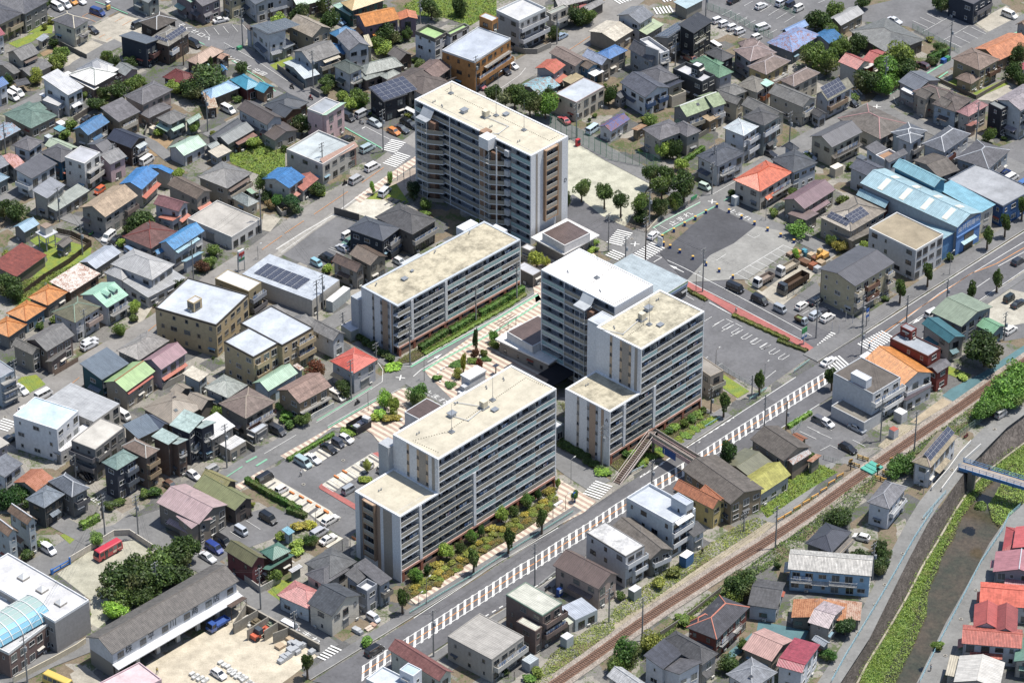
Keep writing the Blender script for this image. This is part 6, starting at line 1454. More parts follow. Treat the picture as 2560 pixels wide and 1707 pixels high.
def M(key):
 k,_,hx=key.partition(':')
 c=col(hx,.84)if hx else None
 def f(nt,bs):
  B=bs.inputs['Base Color']
  if k=='w':
   a=noise(nt,1.3,5);b=noise(nt,14,2)
   tc=N(nt,'ShaderNodeTexCoord');s=N(nt,'ShaderNodeSeparateXYZ');L(nt,tc.outputs['Object'],s.inputs[0])
   v=mu(nt,ramp(nt,a,.88,1.06),ramp(nt,b,.94,1.04))
   ln=line(nt,s.outputs[2],.45,.035)
   v=mu(nt,v,iv(nt,mu(nt,ln,.14)))
   L(nt,mul(nt,c,v),B);spec(bs,.75,.25)
  elif k=='t':
   u,v=uvxy(nt)
   su=math_(nt,'SINE',mu(nt,u,2*math.pi/.31));sv=saw(nt,v,.28)
   h=math_(nt,'ADD',mu(nt,su,.5),iv(nt,sv))
   bump(nt,bs,h,.05,.9)
   n1=noise(nt,1.1,5);n2=noise(nt,9,3)
   vv=mu(nt,ramp(nt,n1,.72,1.15),ramp(nt,n2,.8,1.2))
   vv=mu(nt,mu(nt,vv,ramp(nt,h,.55,1.25,-.2,1.3)),streak(nt,.8,1.15))
   L(nt,mul(nt,c,vv),B);spec(bs,.38,.6)
  elif k=='m':
   u,v=uvxy(nt)
   ln=line(nt,u,.455,.07);n1=noise(nt,.5,4);n2=noise(nt,5,3)
   vv=mu(nt,ramp(nt,n1,.86,1.08),ramp(nt,n2,.93,1.05))
   vv=mu(nt,mu(nt,vv,iv(nt,mu(nt,ln,.45))),streak(nt))
   L(nt,mul(nt,c,vv),B);bump(nt,bs,ln,.04,.8);spec(bs,.42,.45)
  elif k=='s':
   u,v=uvxy(nt)
   ln=line(nt,v,.3,.06);row=math_(nt,'FLOOR',mu(nt,v,1/.3));cx=math_(nt,'FLOOR',math_(nt,'ADD',mu(nt,u,1/.6),mu(nt,row,.5)))
   wn_=N(nt,'ShaderNodeTexWhiteNoise',noise_dimensions='2D');cb=N(nt,'ShaderNodeCombineXYZ');L(nt,cx,cb.inputs[0]);L(nt,row,cb.inputs[1]);L(nt,cb.outputs[0],wn_.inputs['Vector'])
   n1=noise(nt,.7,5)
   vv=mu(nt,ramp(nt,n1,.78,1.16),ramp(nt,wn_.outputs[0],.86,1.1,0,1))
   vv=mu(nt,mu(nt,vv,iv(nt,mu(nt,ln,.4))),streak(nt,.84,1.12))
   L(nt,mul(nt,c,vv),B);bump(nt,bs,ln,.02,.5);spec(bs,.7,.3)
  elif k=='r':
   u,v=uvxy(nt);ln=line(nt,u,.455,.08)
   n1=noise(nt,.9,7,rough=.75);n2=noise(nt,4.5,5)
   fr=ramp(nt,math_(nt,'ADD',mu(nt,n1,.5),mu(nt,n2,.5)),0,1,.46,.58)
   cc=mixc(nt,fr,c,(.2,.075,.035,1));vv=iv(nt,mu(nt,ln,.25))
   L(nt,mul(nt,cc,vv),B);bump(nt,bs,ln,.04,.8);spec(bs,.65,.3)
  elif k=='f':
   n1=noise(nt,.28,6,rough=.65);n2=noise(nt,2.6,4);n3=noise(nt,.07,2)
   vv=mu(nt,mu(nt,ramp(nt,n1,.78,1.1,.3,.62),ramp(nt,n2,.93,1.05)),ramp(nt,n3,.93,1.05))
   L(nt,mul(nt,c,vv),B);spec(bs,.8,.2)
  elif k=='j':
   u,v=uvxy(nt)
   ln=mxm(nt,line(nt,u,2.4,.05),line(nt,v,2.4,.05))
   n1=noise(nt,.35,7,rough=.7);n2=noise(nt,3,4)
   vv=mu(nt,ramp(nt,n1,.8,1.06,.3,.6),ramp(nt,n2,.94,1.04))
   vv=mu(nt,vv,iv(nt,mu(nt,ln,.14)))
   L(nt,mul(nt,c,vv),B);spec(bs,.85,.2)
  elif k=='d':
   u,v=uvxy(nt)
   ln=mxm(nt,line(nt,u,2.4,.06),line(nt,v,2.4,.06))
   n1=noise(nt,.33,8,rough=.78);n2=noise(nt,1.6,6,rough=.7)
   vv=mu(nt,ramp(nt,n1,.5,1.05,.36,.56),ramp(nt,n2,.84,1.06))
   vv=mu(nt,vv,iv(nt,mu(nt,ln,.18)))
   L(nt,mul(nt,c,vv),B);spec(bs,.9,.2)
  elif k=='a':
   n1=noise(nt,.12,6,rough=.65);n2=noise(nt,1.1,5);n3=noise(nt,30,2)
   vv=mu(nt,mu(nt,ramp(nt,n1,.84,1.14,.35,.65),ramp(nt,n2,.92,1.08)),ramp(nt,n3,.9,1.1))
   vo=N(nt,'ShaderNodeTexVoronoi',feature='DISTANCE_TO_EDGE');vo.inputs['Scale'].default_value=.16
   tc=N(nt,'ShaderNodeTexCoord');nn=N(nt,'ShaderNodeTexNoise');nn.inputs['Scale'].default_value=.6;L(nt,tc.outputs['Object'],nn.inputs['Vector'])
   mx=N(nt,'ShaderNodeMix',data_type='VECTOR');mx.inputs[0].default_value=.25;L(nt,tc.outputs['Object'],mx.inputs[4])
   sc_=N(nt,'ShaderNodeVectorMath',operation='SCALE');sc_.inputs['Scale'].default_value=12;L(nt,nn.outputs['Color'],sc_.inputs[0]);L(nt,sc_.outputs[0],mx.inputs[5])
   L(nt,mx.outputs[1],vo.inputs['Vector'])
   cr=math_(nt,'LESS_THAN',vo.outputs['Distance'],.008)
   vv=mu(nt,vv,iv(nt,mu(nt,cr,.16)))
   L(nt,mul(nt,c,vv),B);spec(bs,.85,.25)
  elif k=='c':
   n1=noise(nt,.35,7,rough=.7);n2=noise(nt,3.5,5);n3=noise(nt,.06,2)
   vv=mu(nt,mu(nt,ramp(nt,n1,.75,1.18,.33,.66),ramp(nt,n2,.86,1.1)),ramp(nt,n3,.9,1.1))
   L(nt,mul(nt,c,vv),B);spec(bs,.9,.2)
  elif k=='y':
   tc=N(nt,'ShaderNodeTexCoord');mp=N(nt,'ShaderNodeMapping');mp.inputs['Rotation'].default_value=(0,0,R(-46));L(nt,tc.outputs['Object'],mp.inputs[0])
   vo=N(nt,'ShaderNodeTexVoronoi',distance='CHEBYCHEV');vo.inputs['Scale'].default_value=.16;L(nt,mp.outputs[0],vo.inputs['Vector']);s=N(nt,'ShaderNodeSeparateColor');L(nt,vo.outputs['Color'],s.inputs[0])
   n1=noise(nt,.2,5);n2=noise(nt,1.2,6,rough=.75);n3=noise(nt,5,3)
   a=mixc(nt,ramp(nt,s.outputs[0],0,1,.25,.75),(.1,.1,.1,1),(.25,.235,.21,1))
   a=mixc(nt,ramp(nt,s.outputs[1],0,1,.7,.72),a,(.16,.13,.095,1))
   b=mixc(nt,ramp(nt,mu(nt,n1,n2),0,.85,.26,.31),a,(.06,.085,.03,1))
   L(nt,mul(nt,b,mu(nt,ramp(nt,n3,.75,1.2),ramp(nt,n2,.75,1.2))),B);spec(bs,.9,.15)
  elif k=='g':
   n1=noise(nt,.5,5);n2=noise(nt,6,6,rough=.8)
   a=mixc(nt,ramp(nt,n1,0,1,.4,.6),c,mulc(c,(1.35,1.12,.8)))
   L(nt,mul(nt,a,ramp(nt,n2,.55,1.4,.35,.65)),B);spec(bs,.95,.1);bump(nt,bs,n2,.1,.6)
  elif k=='l':
   n1=noise(nt,1.1,2,co='Object');rn=orand(nt)
   g=N(nt,'ShaderNodeNewGeometry').outputs['Random Per Island']
   v=mu(nt,mu(nt,ramp(nt,rn,.78,1.25,0,1),ramp(nt,g,.6,1.45,0,1)),ramp(nt,n1,.8,1.25))
   a=mixc(nt,mu(nt,g,.6),c,mulc(c,(1.5,1.15,.6)))
   cc=mul(nt,mixc(nt,ramp(nt,noise(nt,.22,4),0,.5,.52,.66),mul(nt,a,v),(.2,.17,.085,1)),1.2);L(nt,cc,B);spec(bs,.55,.35)
   tr=N(nt,'ShaderNodeBsdfTranslucent');L(nt,mul(nt,cc,1.3),tr.inputs[0])
   mx=N(nt,'ShaderNodeMixShader');mx.inputs[0].default_value=.3;L(nt,bs.outputs[0],mx.inputs[1]);L(nt,tr.outputs[0],mx.inputs[2])
   L(nt,mx.outputs[0],[n for n in nt.nodes if n.type=='OUTPUT_MATERIAL'][0].inputs[0])
  elif k=='p':
   B.default_value=c;spec(bs,.28,.5);bs.inputs['Coat Weight'].default_value=.6;bs.inputs['Coat Roughness'].default_value=.08
  elif k=='x':
   n1=noise(nt,2.5,4);L(nt,mul(nt,c,ramp(nt,n1,.86,1.08)),B);spec(bs,.55,.35)
  elif k=='i':
   n1=orand(nt);L(nt,mixc(nt,ramp(nt,n1,0,1,.55,.95),(.018,.022,.028,1),(.11,.125,.13,1)),B);spec(bs,.07,.8)
  elif k=='q':
   B.default_value=c;spec(bs,.2,.6)
  elif k=='z':
   tc=N(nt,'ShaderNodeTexCoord');s=N(nt,'ShaderNodeSeparateXYZ');L(nt,tc.outputs['Object'],s.inputs[0])
   ln=line(nt,s.outputs[0],.12,.045);L(nt,mul(nt,c,iv(nt,mu(nt,ln,.6))),B);spec(bs,.5,.4)
  elif k=='k':
   u,v=uvxy(nt);ln=mxm(nt,line(nt,u,.33,.03),line(nt,v,.33,.03));L(nt,mixc(nt,mu(nt,ln,.35),c,(.35,.36,.4,1)),B);spec(bs,.16,.7)
  elif k=='b':
   u,v=uvxy(nt);ln=mxm(nt,line(nt,v,.12,.02),0.0);n1=noise(nt,.8,5);L(nt,mul(nt,c,mu(nt,ramp(nt,n1,.85,1.1),iv(nt,mu(nt,ln,.2)))),B);spec(bs,.7,.3)
  elif k=='o':
   n1=noise(nt,.09,5);n2=noise(nt,1.4,5,rough=.7)
   a=mixc(nt,ramp(nt,n1,0,1,.4,.62),(.042,.045,.03,1),(.075,.06,.042,1))
   L(nt,mul(nt,a,ramp(nt,n2,.75,1.25)),B);spec(bs,.09,.5);bump(nt,bs,noise(nt,3.5,3),.02,.5)
  elif k=='v':
   tc=N(nt,'ShaderNodeTexCoord');vo=N(nt,'ShaderNodeTexVoronoi');vo.inputs['Scale'].default_value=2.4;L(nt,tc.outputs['UV'],vo.inputs['Vector'])
   v2=N(nt,'ShaderNodeTexVoronoi',feature='DISTANCE_TO_EDGE');v2.inputs['Scale'].default_value=2.4;L(nt,tc.outputs['UV'],v2.inputs['Vector'])
   s=N(nt,'ShaderNodeSeparateColor');L(nt,vo.outputs['Color'],s.inputs[0])
   vv=mu(nt,ramp(nt,s.outputs[0],.65,1.35,0,1),ramp(nt,v2.outputs['Distance'],.45,1.0,.0,.08))
   vv=mu(nt,vv,ramp(nt,noise(nt,.4,5),.8,1.2));L(nt,mul(nt,c,vv),B);spec(bs,.85,.2);bump(nt,bs,v2.outputs['Distance'],.06,.8)
  elif k=='h':
   u,v=uvxy(nt);n1=noise(nt,1.2,4);n2=noise(nt,6,3)
   st=math_(nt,'GREATER_THAN',saw(nt,u,1.55),.5)
   tl=mxm(nt,line(nt,u,.3,.03),line(nt,v,.3,.03))
   a=mixc(nt,st,(.50,.44,.36,1),(.335,.255,.21,1));vv=mu(nt,ramp(nt,n1,.88,1.1),ramp(nt,n2,.93,1.07))
   L(nt,mul(nt,a,mu(nt,vv,iv(nt,mu(nt,tl,.1)))),B);spec(bs,.85,.2)
  elif k=='u':
   tc=N(nt,'ShaderNodeTexCoord');vo=N(nt,'ShaderNodeTexVoronoi');vo.inputs['Scale'].default_value=7;L(nt,tc.outputs['Object'],vo.inputs['Vector'])
   s=N(nt,'ShaderNodeSeparateColor');L(nt,vo.outputs['Color'],s.inputs[0])
   vv=mu(nt,ramp(nt,s.outputs[0],.5,1.4,0,1),ramp(nt,noise(nt,.4,5),.85,1.15));L(nt,mul(nt,c,vv),B);spec(bs,.9,.2);bump(nt,bs,s.outputs[0],.05,.6)
 return mk(key,f)
def mulc(c,m):return tuple(min(.85,c[i]*m[i])for i in range(3))+(1,)
# -- mesh builder
COL=sc.collection
class MB:
 def __init__(s):s.v=[];s.f=[];s.m=[];s.u=[];s.mats=[]
 def mi(s,m):
  if m not in s.mats:s.mats.append(m)
  return s.mats.index(m)
 def face(s,pts,m,uv=None):
  b=len(s.v);s.v+=[tuple(p)for p in pts];s.f.append(tuple(range(b,b+len(pts))));s.m.append(s.mi(m))
  s.u+=uv if uv else planar(pts)
 def box(s,x0,y0,z0,x1,y1,z1,m,bot=False,top=None):
  a=[(x0,y0),(x1,y0),(x1,y1),(x0,y1)];s.prism(a,z0,z1,m,bot,top)
 def prism(s,a,z0,z1,m,bot=False,top=None):
  n=len(a)
  for i in range(n):
   p,q=a[i],a[(i+1)%n];s.face([(p[0],p[1],z0),(q[0],q[1],z0),(q[0],q[1],z1),(p[0],p[1],z1)],m)
  s.face([(p[0],p[1],z1)for p in a],top or m)
  if bot:s.face([(p[0],p[1],z0)for p in reversed(a)],m)
 def hexa(s,b,t,m):
  for i in range(4):
   j=(i+1)%4;s.face([b[i],b[j],t[j],t[i]],m)
  s.face(t,m);s.face(b[::-1],m)
 def tube(s,p,q,r,m,n=6,r2=None,cap=True):
  p=Vector(p);q=Vector(q);d=(q-p).normalized();a=d.orthogonal().normalized();b=d.cross(a);r2=r if r2 is None else r2
  A=[p+(a*math.cos(2*math.pi*i/n)+b*math.sin(2*math.pi*i/n))*r for i in range(n)];Bq=[q+(a*math.cos(2*math.pi*i/n)+b*math.sin(2*math.pi*i/n))*r2 for i in range(n)]
  for i in range(n):j=(i+1)%n;s.face([A[i],A[j],Bq[j],Bq[i]],m)
  if cap:s.face(Bq,m);s.face(A[::-1],m)
 def mesh(s,name='mesh'):
  me=bpy.data.meshes.new(name);me.from_pydata(s.v,[],s.f)
  for m in s.mats:me.materials.append(M(m))
  me.polygons.foreach_set('material_index',s.m)
  uv=me.uv_layers.new(name='UVMap');uv.data.foreach_set('uv',[c for t in s.u for c in t]);me.update();return me
 def obj(s,name,parent=None,loc=(0,0,0),rz=0,**tg):return put(s.mesh(name),name,parent,loc,rz,**tg)
def planar(pts):
 p0=Vector(pts[0]);n=Vector((0,0,0))
 for i in range(len(pts)):
  a=Vector(pts[i]);b=Vector(pts[(i+1)%len(pts)]);n+=a.cross(b)
 if n.length<1e-9:return[(0,0)]*len(pts)
 n.normalize()
 if abs(n.z)>.98:return[(p[0],p[1])for p in pts]
 h=Vector((-n.y,n.x,0)).normalized();v=n.cross(h)
 return[(Vector(p).dot(h),Vector(p).dot(v))for p in pts]
def put(me,name,parent=None,loc=(0,0,0),rz=0,sc_=None,rot=None,**tg):
 o=bpy.data.objects.new(name,me);COL.objects.link(o);o.parent=parent;o.location=loc
 o.rotation_euler=rot if rot else(0,0,rz)
 if sc_:o.scale=sc_
 for k,v in tg.items():
  if v:o[k]=v
 return o
def thing(name,label,cat,loc=(0,0,0),rz=0,group=None,sc_=None):
 return put(None,name,None,loc,rz,sc_,label=label,category=cat,group=group)
SH={}
def shared(key,fn):
 if key not in SH:SH[key]=fn()
 return SH[key]
def rebind(o,slot,matkey):
 o.material_slots[slot].link='OBJECT';o.material_slots[slot].material=M(matkey)
# -- windows and small house fittings (front faces -y)
def frame_mesh(w,h,fc):
 b=MB();t=.06;d=.07
 b.box(-w/2,-d,-h/2,-w/2+t,0,h/2,fc,True);b.box(w/2-t,-d,-h/2,w/2,0,h/2,fc,True)
 b.box(-w/2+t,-d,h/2-t,w/2-t,0,h/2,fc,True);b.box(-w/2-.05,-d-.05,-h/2-.05,w/2+.05,0,-h/2+t,fc,True)
 if w>1:b.box(-.03,-d-.01,-h/2+t,.03,0,h/2-t,fc)
 return b.mesh('window_frame')
def pane_mesh(w,h):
 b=MB();t=.06;b.face([(-w/2+t,-.03,-h/2+t),(w/2-t,-.03,-h/2+t),(w/2-t,-.03,h/2-t),(-w/2+t,-.03,h/2-t)],'i:');return b.mesh('pane')
def window(parent,x,y,z,rz,w,h,fc='x:#c9c9c6'):
 o=put(shared(('fr',w,h,fc),lambda:frame_mesh(w,h,fc)),'window',parent,(x,y,z),rz)
 put(shared(('pn',w,h),lambda:pane_mesh(w,h)),'pane',o);return o
RZ={'S':0,'W':-R(90),'N':R(180),'E':R(90)}
def fpos(face,la,lb,ov,u,out=0.0):
 if face=='S':return(ov+u,ov-out)
 if face=='W':return(ov-out,lb-ov-u)
 if face=='N':return(la-ov-u,lb-ov+out)
 return(la-ov+out,ov+u)
def roof_mesh(rt,la,lb,rise,rm,th,rp=.5,fascia='x:#8d8d8a',wall=None,ov=.45,gw=None):
 b=MB();fa=fascia
 def slope(p):
  b.face(p,rm)
 if rt in('ga','gb'):
  if rt=='ga':
   y=lb*rp;A,B_,C,D=(0,0,0),(la,0,0),(la,lb,0),(0,lb,0);r0,r1=(0,y,rise),(la,y,rise)
   top=[[A,B_,r1,r0],[C,D,r0,r1]]
  else:
   x=la*rp;A,B_,C,D=(0,0,0),(la,0,0),(la,lb,0),(0,lb,0);r0,r1=(x,0,rise),(x,lb,rise)
   top=[[B_,C,r1,r0],[D,A,r0,r1]]
  up=lambda p:(p[0],p[1],p[2]+th)
  for t in top:slope([up(p)for p in t]);b.face([p for p in t[::-1]],fa)
  ends=[(A,r0,D),(C,r1,B_)]if rt=='ga' else[(B_,r0,A),(D,r1,C)]
  for e in ends:
   p,q,r_=e
   b.face([p,q,up(q),up(p)],fa);b.face([q,r_,up(r_),up(q)],fa)
  for p,q in([(A,B_),(C,D)]if rt=='ga' else[(B_,C),(D,A)]):b.face([p,q,up(q),up(p)],fa)
  cap=(up(r0),up(r1))
 elif rt=='h':
  if la>=lb:k=lb/2;r0,r1=(k,lb/2,rise),(la-k,lb/2,rise)
  else:k=la/2;r0,r1=(la/2,k,rise),(la/2,lb-k,rise)
  A,B_,C,D=(0,0,0),(la,0,0),(la,lb,0),(0,lb,0);up=lambda p:(p[0],p[1],p[2]+th)
  if abs(la-lb)<.15:top=[[A,B_,r0],[B_,C,r0],[C,D,r0],[D,A,r0]]
  elif la>=lb:top=[[A,B_,r1,r0],[B_,C,r1],[C,D,r0,r1],[D,A,r0]]
  else:top=[[A,B_,r0],[B_,C,r1,r0],[C,D,r1],[D,A,r0,r1]]
  for t in top:slope([up(p)for p in t])
  for p,q in((A,B_),(B_,C),(C,D),(D,A)):b.face([p,q,up(q),up(p)],fa)
  b.face([A,D,C,B_],fa);cap=None
 elif rt[0]=='s':
  z=[0,0,0,0];P=[(0,0),(la,0),(la,lb),(0,lb)]
  hi={'s0':(0,1),'s1':(2,3),'s2':(0,3),'s3':(1,2)}[rt]
  for i in hi:z[i]=rise
  lo=[(P[i][0],P[i][1],z[i])for i in range(4)];hi_=[(p[0],p[1],p[2]+th)for p in lo]
  slope(hi_);b.face(lo[::-1],fa)
  for i in range(4):j=(i+1)%4;b.face([lo[i],lo[j],hi_[j],hi_[i]],fa)
  cap=None
 return b
def ridge_mesh(rt,la,lb,rise,th,rp,m,r=.13):
 b=MB();z=rise+th+.02
 if rt=='ga':b.tube((0,lb*rp,z),(la,lb*rp,z),r,m,5)
 elif rt=='gb':b.tube((la*rp,0,z),(la*rp,lb,z),r,m,5)
 elif rt=='h':
  if la>=lb:k=lb/2;r0,r1=(k,lb/2,z),(la-k,lb/2,z)
  else:k=la/2;r0,r1=(la/2,k,z),(la/2,lb-k,z)
  e=th+.02
  if abs(la-lb)>=.15:b.tube(r0,r1,r,m,5)
  if la>=lb:prs=[((0,0,e),r0),((0,lb,e),r0),((la,0,e),r1),((la,lb,e),r1)]
  else:prs=[((0,0,e),r0),((la,0,e),r0),((0,lb,e),r1),((la,lb,e),r1)]
  for p,q in prs:b.tube(p,q,r*.8,m,5)
 else:return None
 return b
def volume(root,v,rng,first,styles):
 x0,y0,ang,la,lb,z0,h,rt,rise,rm,wm,op=v
 rx,ry,ra=root['_o'];dx,dy=x0-rx,y0-ry;c,s=math.cos(-ra),math.sin(-ra)
 lx,ly=dx*c-dy*s,dx*s+dy*c;rel=ang-ra
 def P(me,name,loc=(0,0,0),rz=0,parent=None):
  return put(me,name,parent or root,(lx+loc[0]*math.cos(rel)-loc[1]*math.sin(rel),ly+loc[0]*math.sin(rel)+loc[1]*math.cos(rel),loc[2]),rel+rz)
 pitched=rt!='f'
 ov=op.get('ov',.45 if pitched else 0.0)
 if op.get('open'):
  b=MB()
  for px,py in((.15,.15),(la-.15,.15),(la-.15,lb-.15),(.15,lb-.15)):b.box(px-.05,py-.05,z0,px+.05,py+.05,h+.02,wm)
  P(b.mesh('posts'),'post_frame')
 else:
  b=MB();X0,Y0,X1,Y1=ov,ov,la-ov,lb-ov;hh=h-.02
  if pitched:
   def zr(x,y):
    if rt=='ga':t=min(y/(lb*op.get('rp',.5)),(lb-y)/(lb*(1-op.get('rp',.5))));return h+rise*t
    if rt=='gb':t=min(x/(la*op.get('rp',.5)),(la-x)/(la*(1-op.get('rp',.5))));return h+rise*t
    if rt=='h':return h+rise*min(x,y,la-x,lb-y)/(min(la,lb)/2)
    return h+rise*{'s0':1-y/lb,'s1':y/lb,'s2':1-x/la,'s3':x/la}[rt]
   cs=[(X0,Y0),(X1,Y0),(X1,Y1),(X0,Y1)]
   for i in range(4):
    p,q=cs[i],cs[(i+1)%4];pts=[(p[0],p[1],z0),(q[0],q[1],z0),(q[0],q[1],zr(*q)-.01)]
    if rt=='ga' and i in(1,3):pts.append((p[0],lb*op.get('rp',.5),h+rise-.01))
    if rt=='gb' and i in(0,2):pts.append((la*op.get('rp',.5),p[1],h+rise-.01))
    pts.append((p[0],p[1],zr(*p)-.01));b.face(pts,wm)
  else:
   pw=.18;par=op.get('par',.35)
   b.box(X0,Y0,z0,X1,Y1,h-par,wm,top=rm)
  P(b.mesh('wall'),'wall')
  if not pitched:
   b=MB();pc=op.get('pc',wm)
   if par>.05:
    e=.025
    b.box(X0-e,Y0-e,h-par-.25,X1+e,Y0+pw,h,pc);b.box(X0-e,Y1-pw,h-par-.25,X1+e,Y1+e,h,pc)
    b.box(X0-e,Y0+pw,h-par-.25,X0+pw,Y1-pw,h,pc);b.box(X1-pw,Y0+pw,h-par-.25,X1+e,Y1-pw,h,pc)
    P(b.mesh('parapet'),'parapet')
 rf=None
 if pitched:
  th=.16
  rf=P(roof_mesh(rt,la,lb,rise,rm,th,op.get('rp',.5),op.get('fc','x:#77746f')).mesh('roof'),'roof',(0,0,h))
  rc=op.get('rc')
  rb=ridge_mesh(rt,la,lb,rise,th,op.get('rp',.5),rc or('x:'+rm.split(':')[1]),.15 if rc else .1)
  if rb and not op.get('norc'):put(rb.mesh('ridge_cap'),'ridge_cap',rf)
  if op.get('sky'):
   for fu,fv in op['sky']:
    b=MB();n=None
    if rt in('ga','h'):xx=la*fu;yy=lb*fv;zz=th+rise*min(yy,lb-yy)/(lb/2);sl=math.atan2(rise,lb/2)*(1 if yy<lb/2 else-1);put(shared('skyl',skyl),'skylight',rf,(xx,yy,zz+.03),rot=(sl,0,0))
    else:xx=la*fu;yy=lb*fv;zz=th+rise*min(xx,la-xx)/(la/2);sl=math.atan2(rise,la/2)*(1 if xx<la/2 else-1);put(shared('skyl',skyl),'skylight',rf,(xx,yy,zz+.03),rot=(0,-sl,0))
 if op.get('pv'):
  sun_panels(P,rf,rt,la,lb,h,rise,op)
 if op.get('open'):return
 H=h-z0;nf=op.get('nf',max(1,round(H/2.8)));fh=H/nf
 fc=styles['fc'];nowin=op.get('nw','')
 for face in 'SWNE':
  if face in nowin:continue
  if face in 'NE' and rng.random()<.35:continue
  Ln=(la if face in 'SN' else lb)-2*ov
  if Ln<1.6:continue
  for fl in range(nf):
   if z0>0.5 and fl==0 and nf>1 and False:continue
   zc=z0+fl*fh
   if fl==0 and face in op.get('gar',''):
    gw=min(Ln-.8,op.get('gw',2.8));gx,gy=fpos(face,la,lb,ov,Ln*.5,.02)
    P(shared(('gar',round(gw,1),op.get('gc','x:#9a9a98')),lambda:gar_mesh(round(gw,1),op.get('gc','x:#9a9a98'))),'shutter',(gx,gy,zc+1.25),RZ[face]);continue
   n=max(1,int(Ln/(2.5 if face=='S' else 3.1)))
   for i in range(n):
    u=Ln*(i+.5)/n+rng.uniform(-.25,.25)
    r=rng.random()
    if face in 'SE':w,hh_=(1.7,1.8)if r<.5 else((1.7,1.1)if r<.8 else(.8,1.0))
    else:w,hh_=(1.7,1.1)if r<.3 else((.8,1.0)if r<.62 else((.5,.8)if r<.82 else(0,0)))
    if w==0:continue
    if w>Ln-.4:w=.8;hh_=1.0
    u=max(w/2+.2,min(Ln-w/2-.2,u))
    zz=zc+(.35+hh_/2 if hh_>1.5 else 1.5)
    if zz+hh_/2>zc+fh-.15:zz=zc+fh-.2-hh_/2
    gx,gy=fpos(face,la,lb,ov,u)
    wo=put(shared(('fr',w,hh_,fc),lambda:frame_mesh(w,hh_,fc)),'window',root,(lx+gx*math.cos(rel)-gy*math.sin(rel),ly+gx*math.sin(rel)+gy*math.cos(rel),zz),rel+RZ[face])
    put(shared(('pn',w,hh_),lambda:pane_mesh(w,hh_)),'pane',wo)
    if fl==0 and hh_<1.5 and rng.random()<.25:
     gx,gy=fpos(face,la,lb,ov,u);P(shared(('aw',styles['aw']),lambda:awn_mesh(styles['aw'])),'window_canopy',(gx,gy,zz+hh_/2+.12),RZ[face])
  if nf>=1 and face in 'SW' and rng.random()<.6:
   u=rng.uniform(.8,Ln-.8);gx,gy=fpos(face,la,lb,ov,u,.35);P(shared('ac',ac_mesh),'air_conditioner',(gx,gy,z0 if z0>.3 else .12),RZ[face])
 for bspec in op.get('bal',[]):
  face,u0,u1,zf,dp,kd,bc=bspec
  Ln=(la if face in 'SN' else lb)-2*ov
  u0*=Ln;u1*=Ln;b=MB();w=u1-u0
  b.box(0,-dp,-.18,w,0,0,bc if kd=='p' else 'x:#b9b7b2',True)
  if kd=='p':
   b.box(0,-dp,0,w,-dp+.1,1.0,bc);b.box(0,-dp+.1,0,.1,0,1.0,bc);b.box(w-.1,-dp+.1,0,w,0,1.0,bc)
  g=fpos(face,la,lb,ov,u0,.0)
  ob=P(b.mesh('balcony'),'balcony',(g[0],g[1],zf),RZ[face])
  if kd=='r':
   b=MB()
   for q in((0,-dp+.03,0,w,-dp+.07,0),):pass
   for zz in(.35,1.05):b.box(0,-dp+.02,zz-.03,w,-dp+.06,zz,bc);b.box(.0,-dp+.06,zz-.03,.04,0,zz,bc);b.box(w-.04,-dp+.06,zz-.03,w,0,zz,bc)
   k=max(2,int(w/.28))
   for i in range(k+1):xx=i*(w-.04)/k;b.box(xx,-dp+.02,0,xx+.035,-dp+.05,1.02,bc)
   put(b.mesh('railing'),'railing',ob)
  if rng.random()<.4:
   put(shared('ac',ac_mesh),'air_conditioner',ob,(w*.75,-.32,0.02))
  if rng.random()<.5 and w>1.8:
   b=MB();cl=rng.choice(['x:#e9ecf0','x:#b9c8e0','x:#f2f0ea','x:#8fa6c8','x:#e3c9c9'])
   x=.5
   while x<w-.7:
    ww=rng.uniform(.3,.7);b.box(x,-dp*.55-.02,.55-rng.uniform(0,.3),x+ww,-dp*.55+.02,1.45,cl,True);x+=ww+.12;cl=rng.choice(['x:#e9ecf0','x:#b9c8e0','x:#f2f0ea','x:#8fa6c8'])
   b.box(.3,-dp*.55-.02,1.45,w-.3,-dp*.55+.02,1.5,'x:#aaaaaa');put(b.mesh('laundry'),'laundry_rail',ob)
 for a in op.get('aw',[]):
  face,u0,u1,zf,dp,am=a;Ln=(la if face in 'SN' else lb)-2*ov;u0*=Ln;u1*=Ln;w=u1-u0;b=MB()
  b.hexa([(0,-dp,-.45),(w,-dp,-.45),(w,0,-.05),(0,0,-.05)],[(0,-dp,-.37),(w,-dp,-.37),(w,0,.03),(0,0,.03)],am)
  g=fpos(face,la,lb,ov,u0);P(b.mesh('lean_to_roof'),'lean_to_roof',(g[0],g[1],zf),RZ[face])
 if first and z0<.3 and pitched and not op.get('aw')and rng.random()<.75:
  for face in 'SW':
   Ln=(la if face=='S' else lb)-2*ov
   if rng.random()<.55 and Ln>4 and nf>1:
    u0=rng.uniform(0,.35)*Ln;w=rng.uniform(.4,.62)*Ln;b=MB();dp=rng.uniform(.8,1.5);b.hexa([(0,-dp,-.5),(w,-dp,-.5),(w,0,0),(0,0,0)],[(0,-dp,-.4),(w,-dp,-.4),(w,0,.1),(0,0,.1)],rm);g=fpos(face,la,lb,ov,u0);P(b.mesh('lean_to_roof'),'lean_to_roof',(g[0],g[1],3.0),RZ[face])
   b=MB();b.tube((0,0,.1),(0,0,h-.1),.05,'x:#8c8a86',4);g=fpos(face,la,lb,ov,.15,.06);P(b.mesh('downpipe'),'downpipe',(g[0],g[1],0))
  if rng.random()<.45:P(shared('ant',ant_mesh),'antenna',(la*.45,lb*.5,h+rise*.9),rng.uniform(0,3))
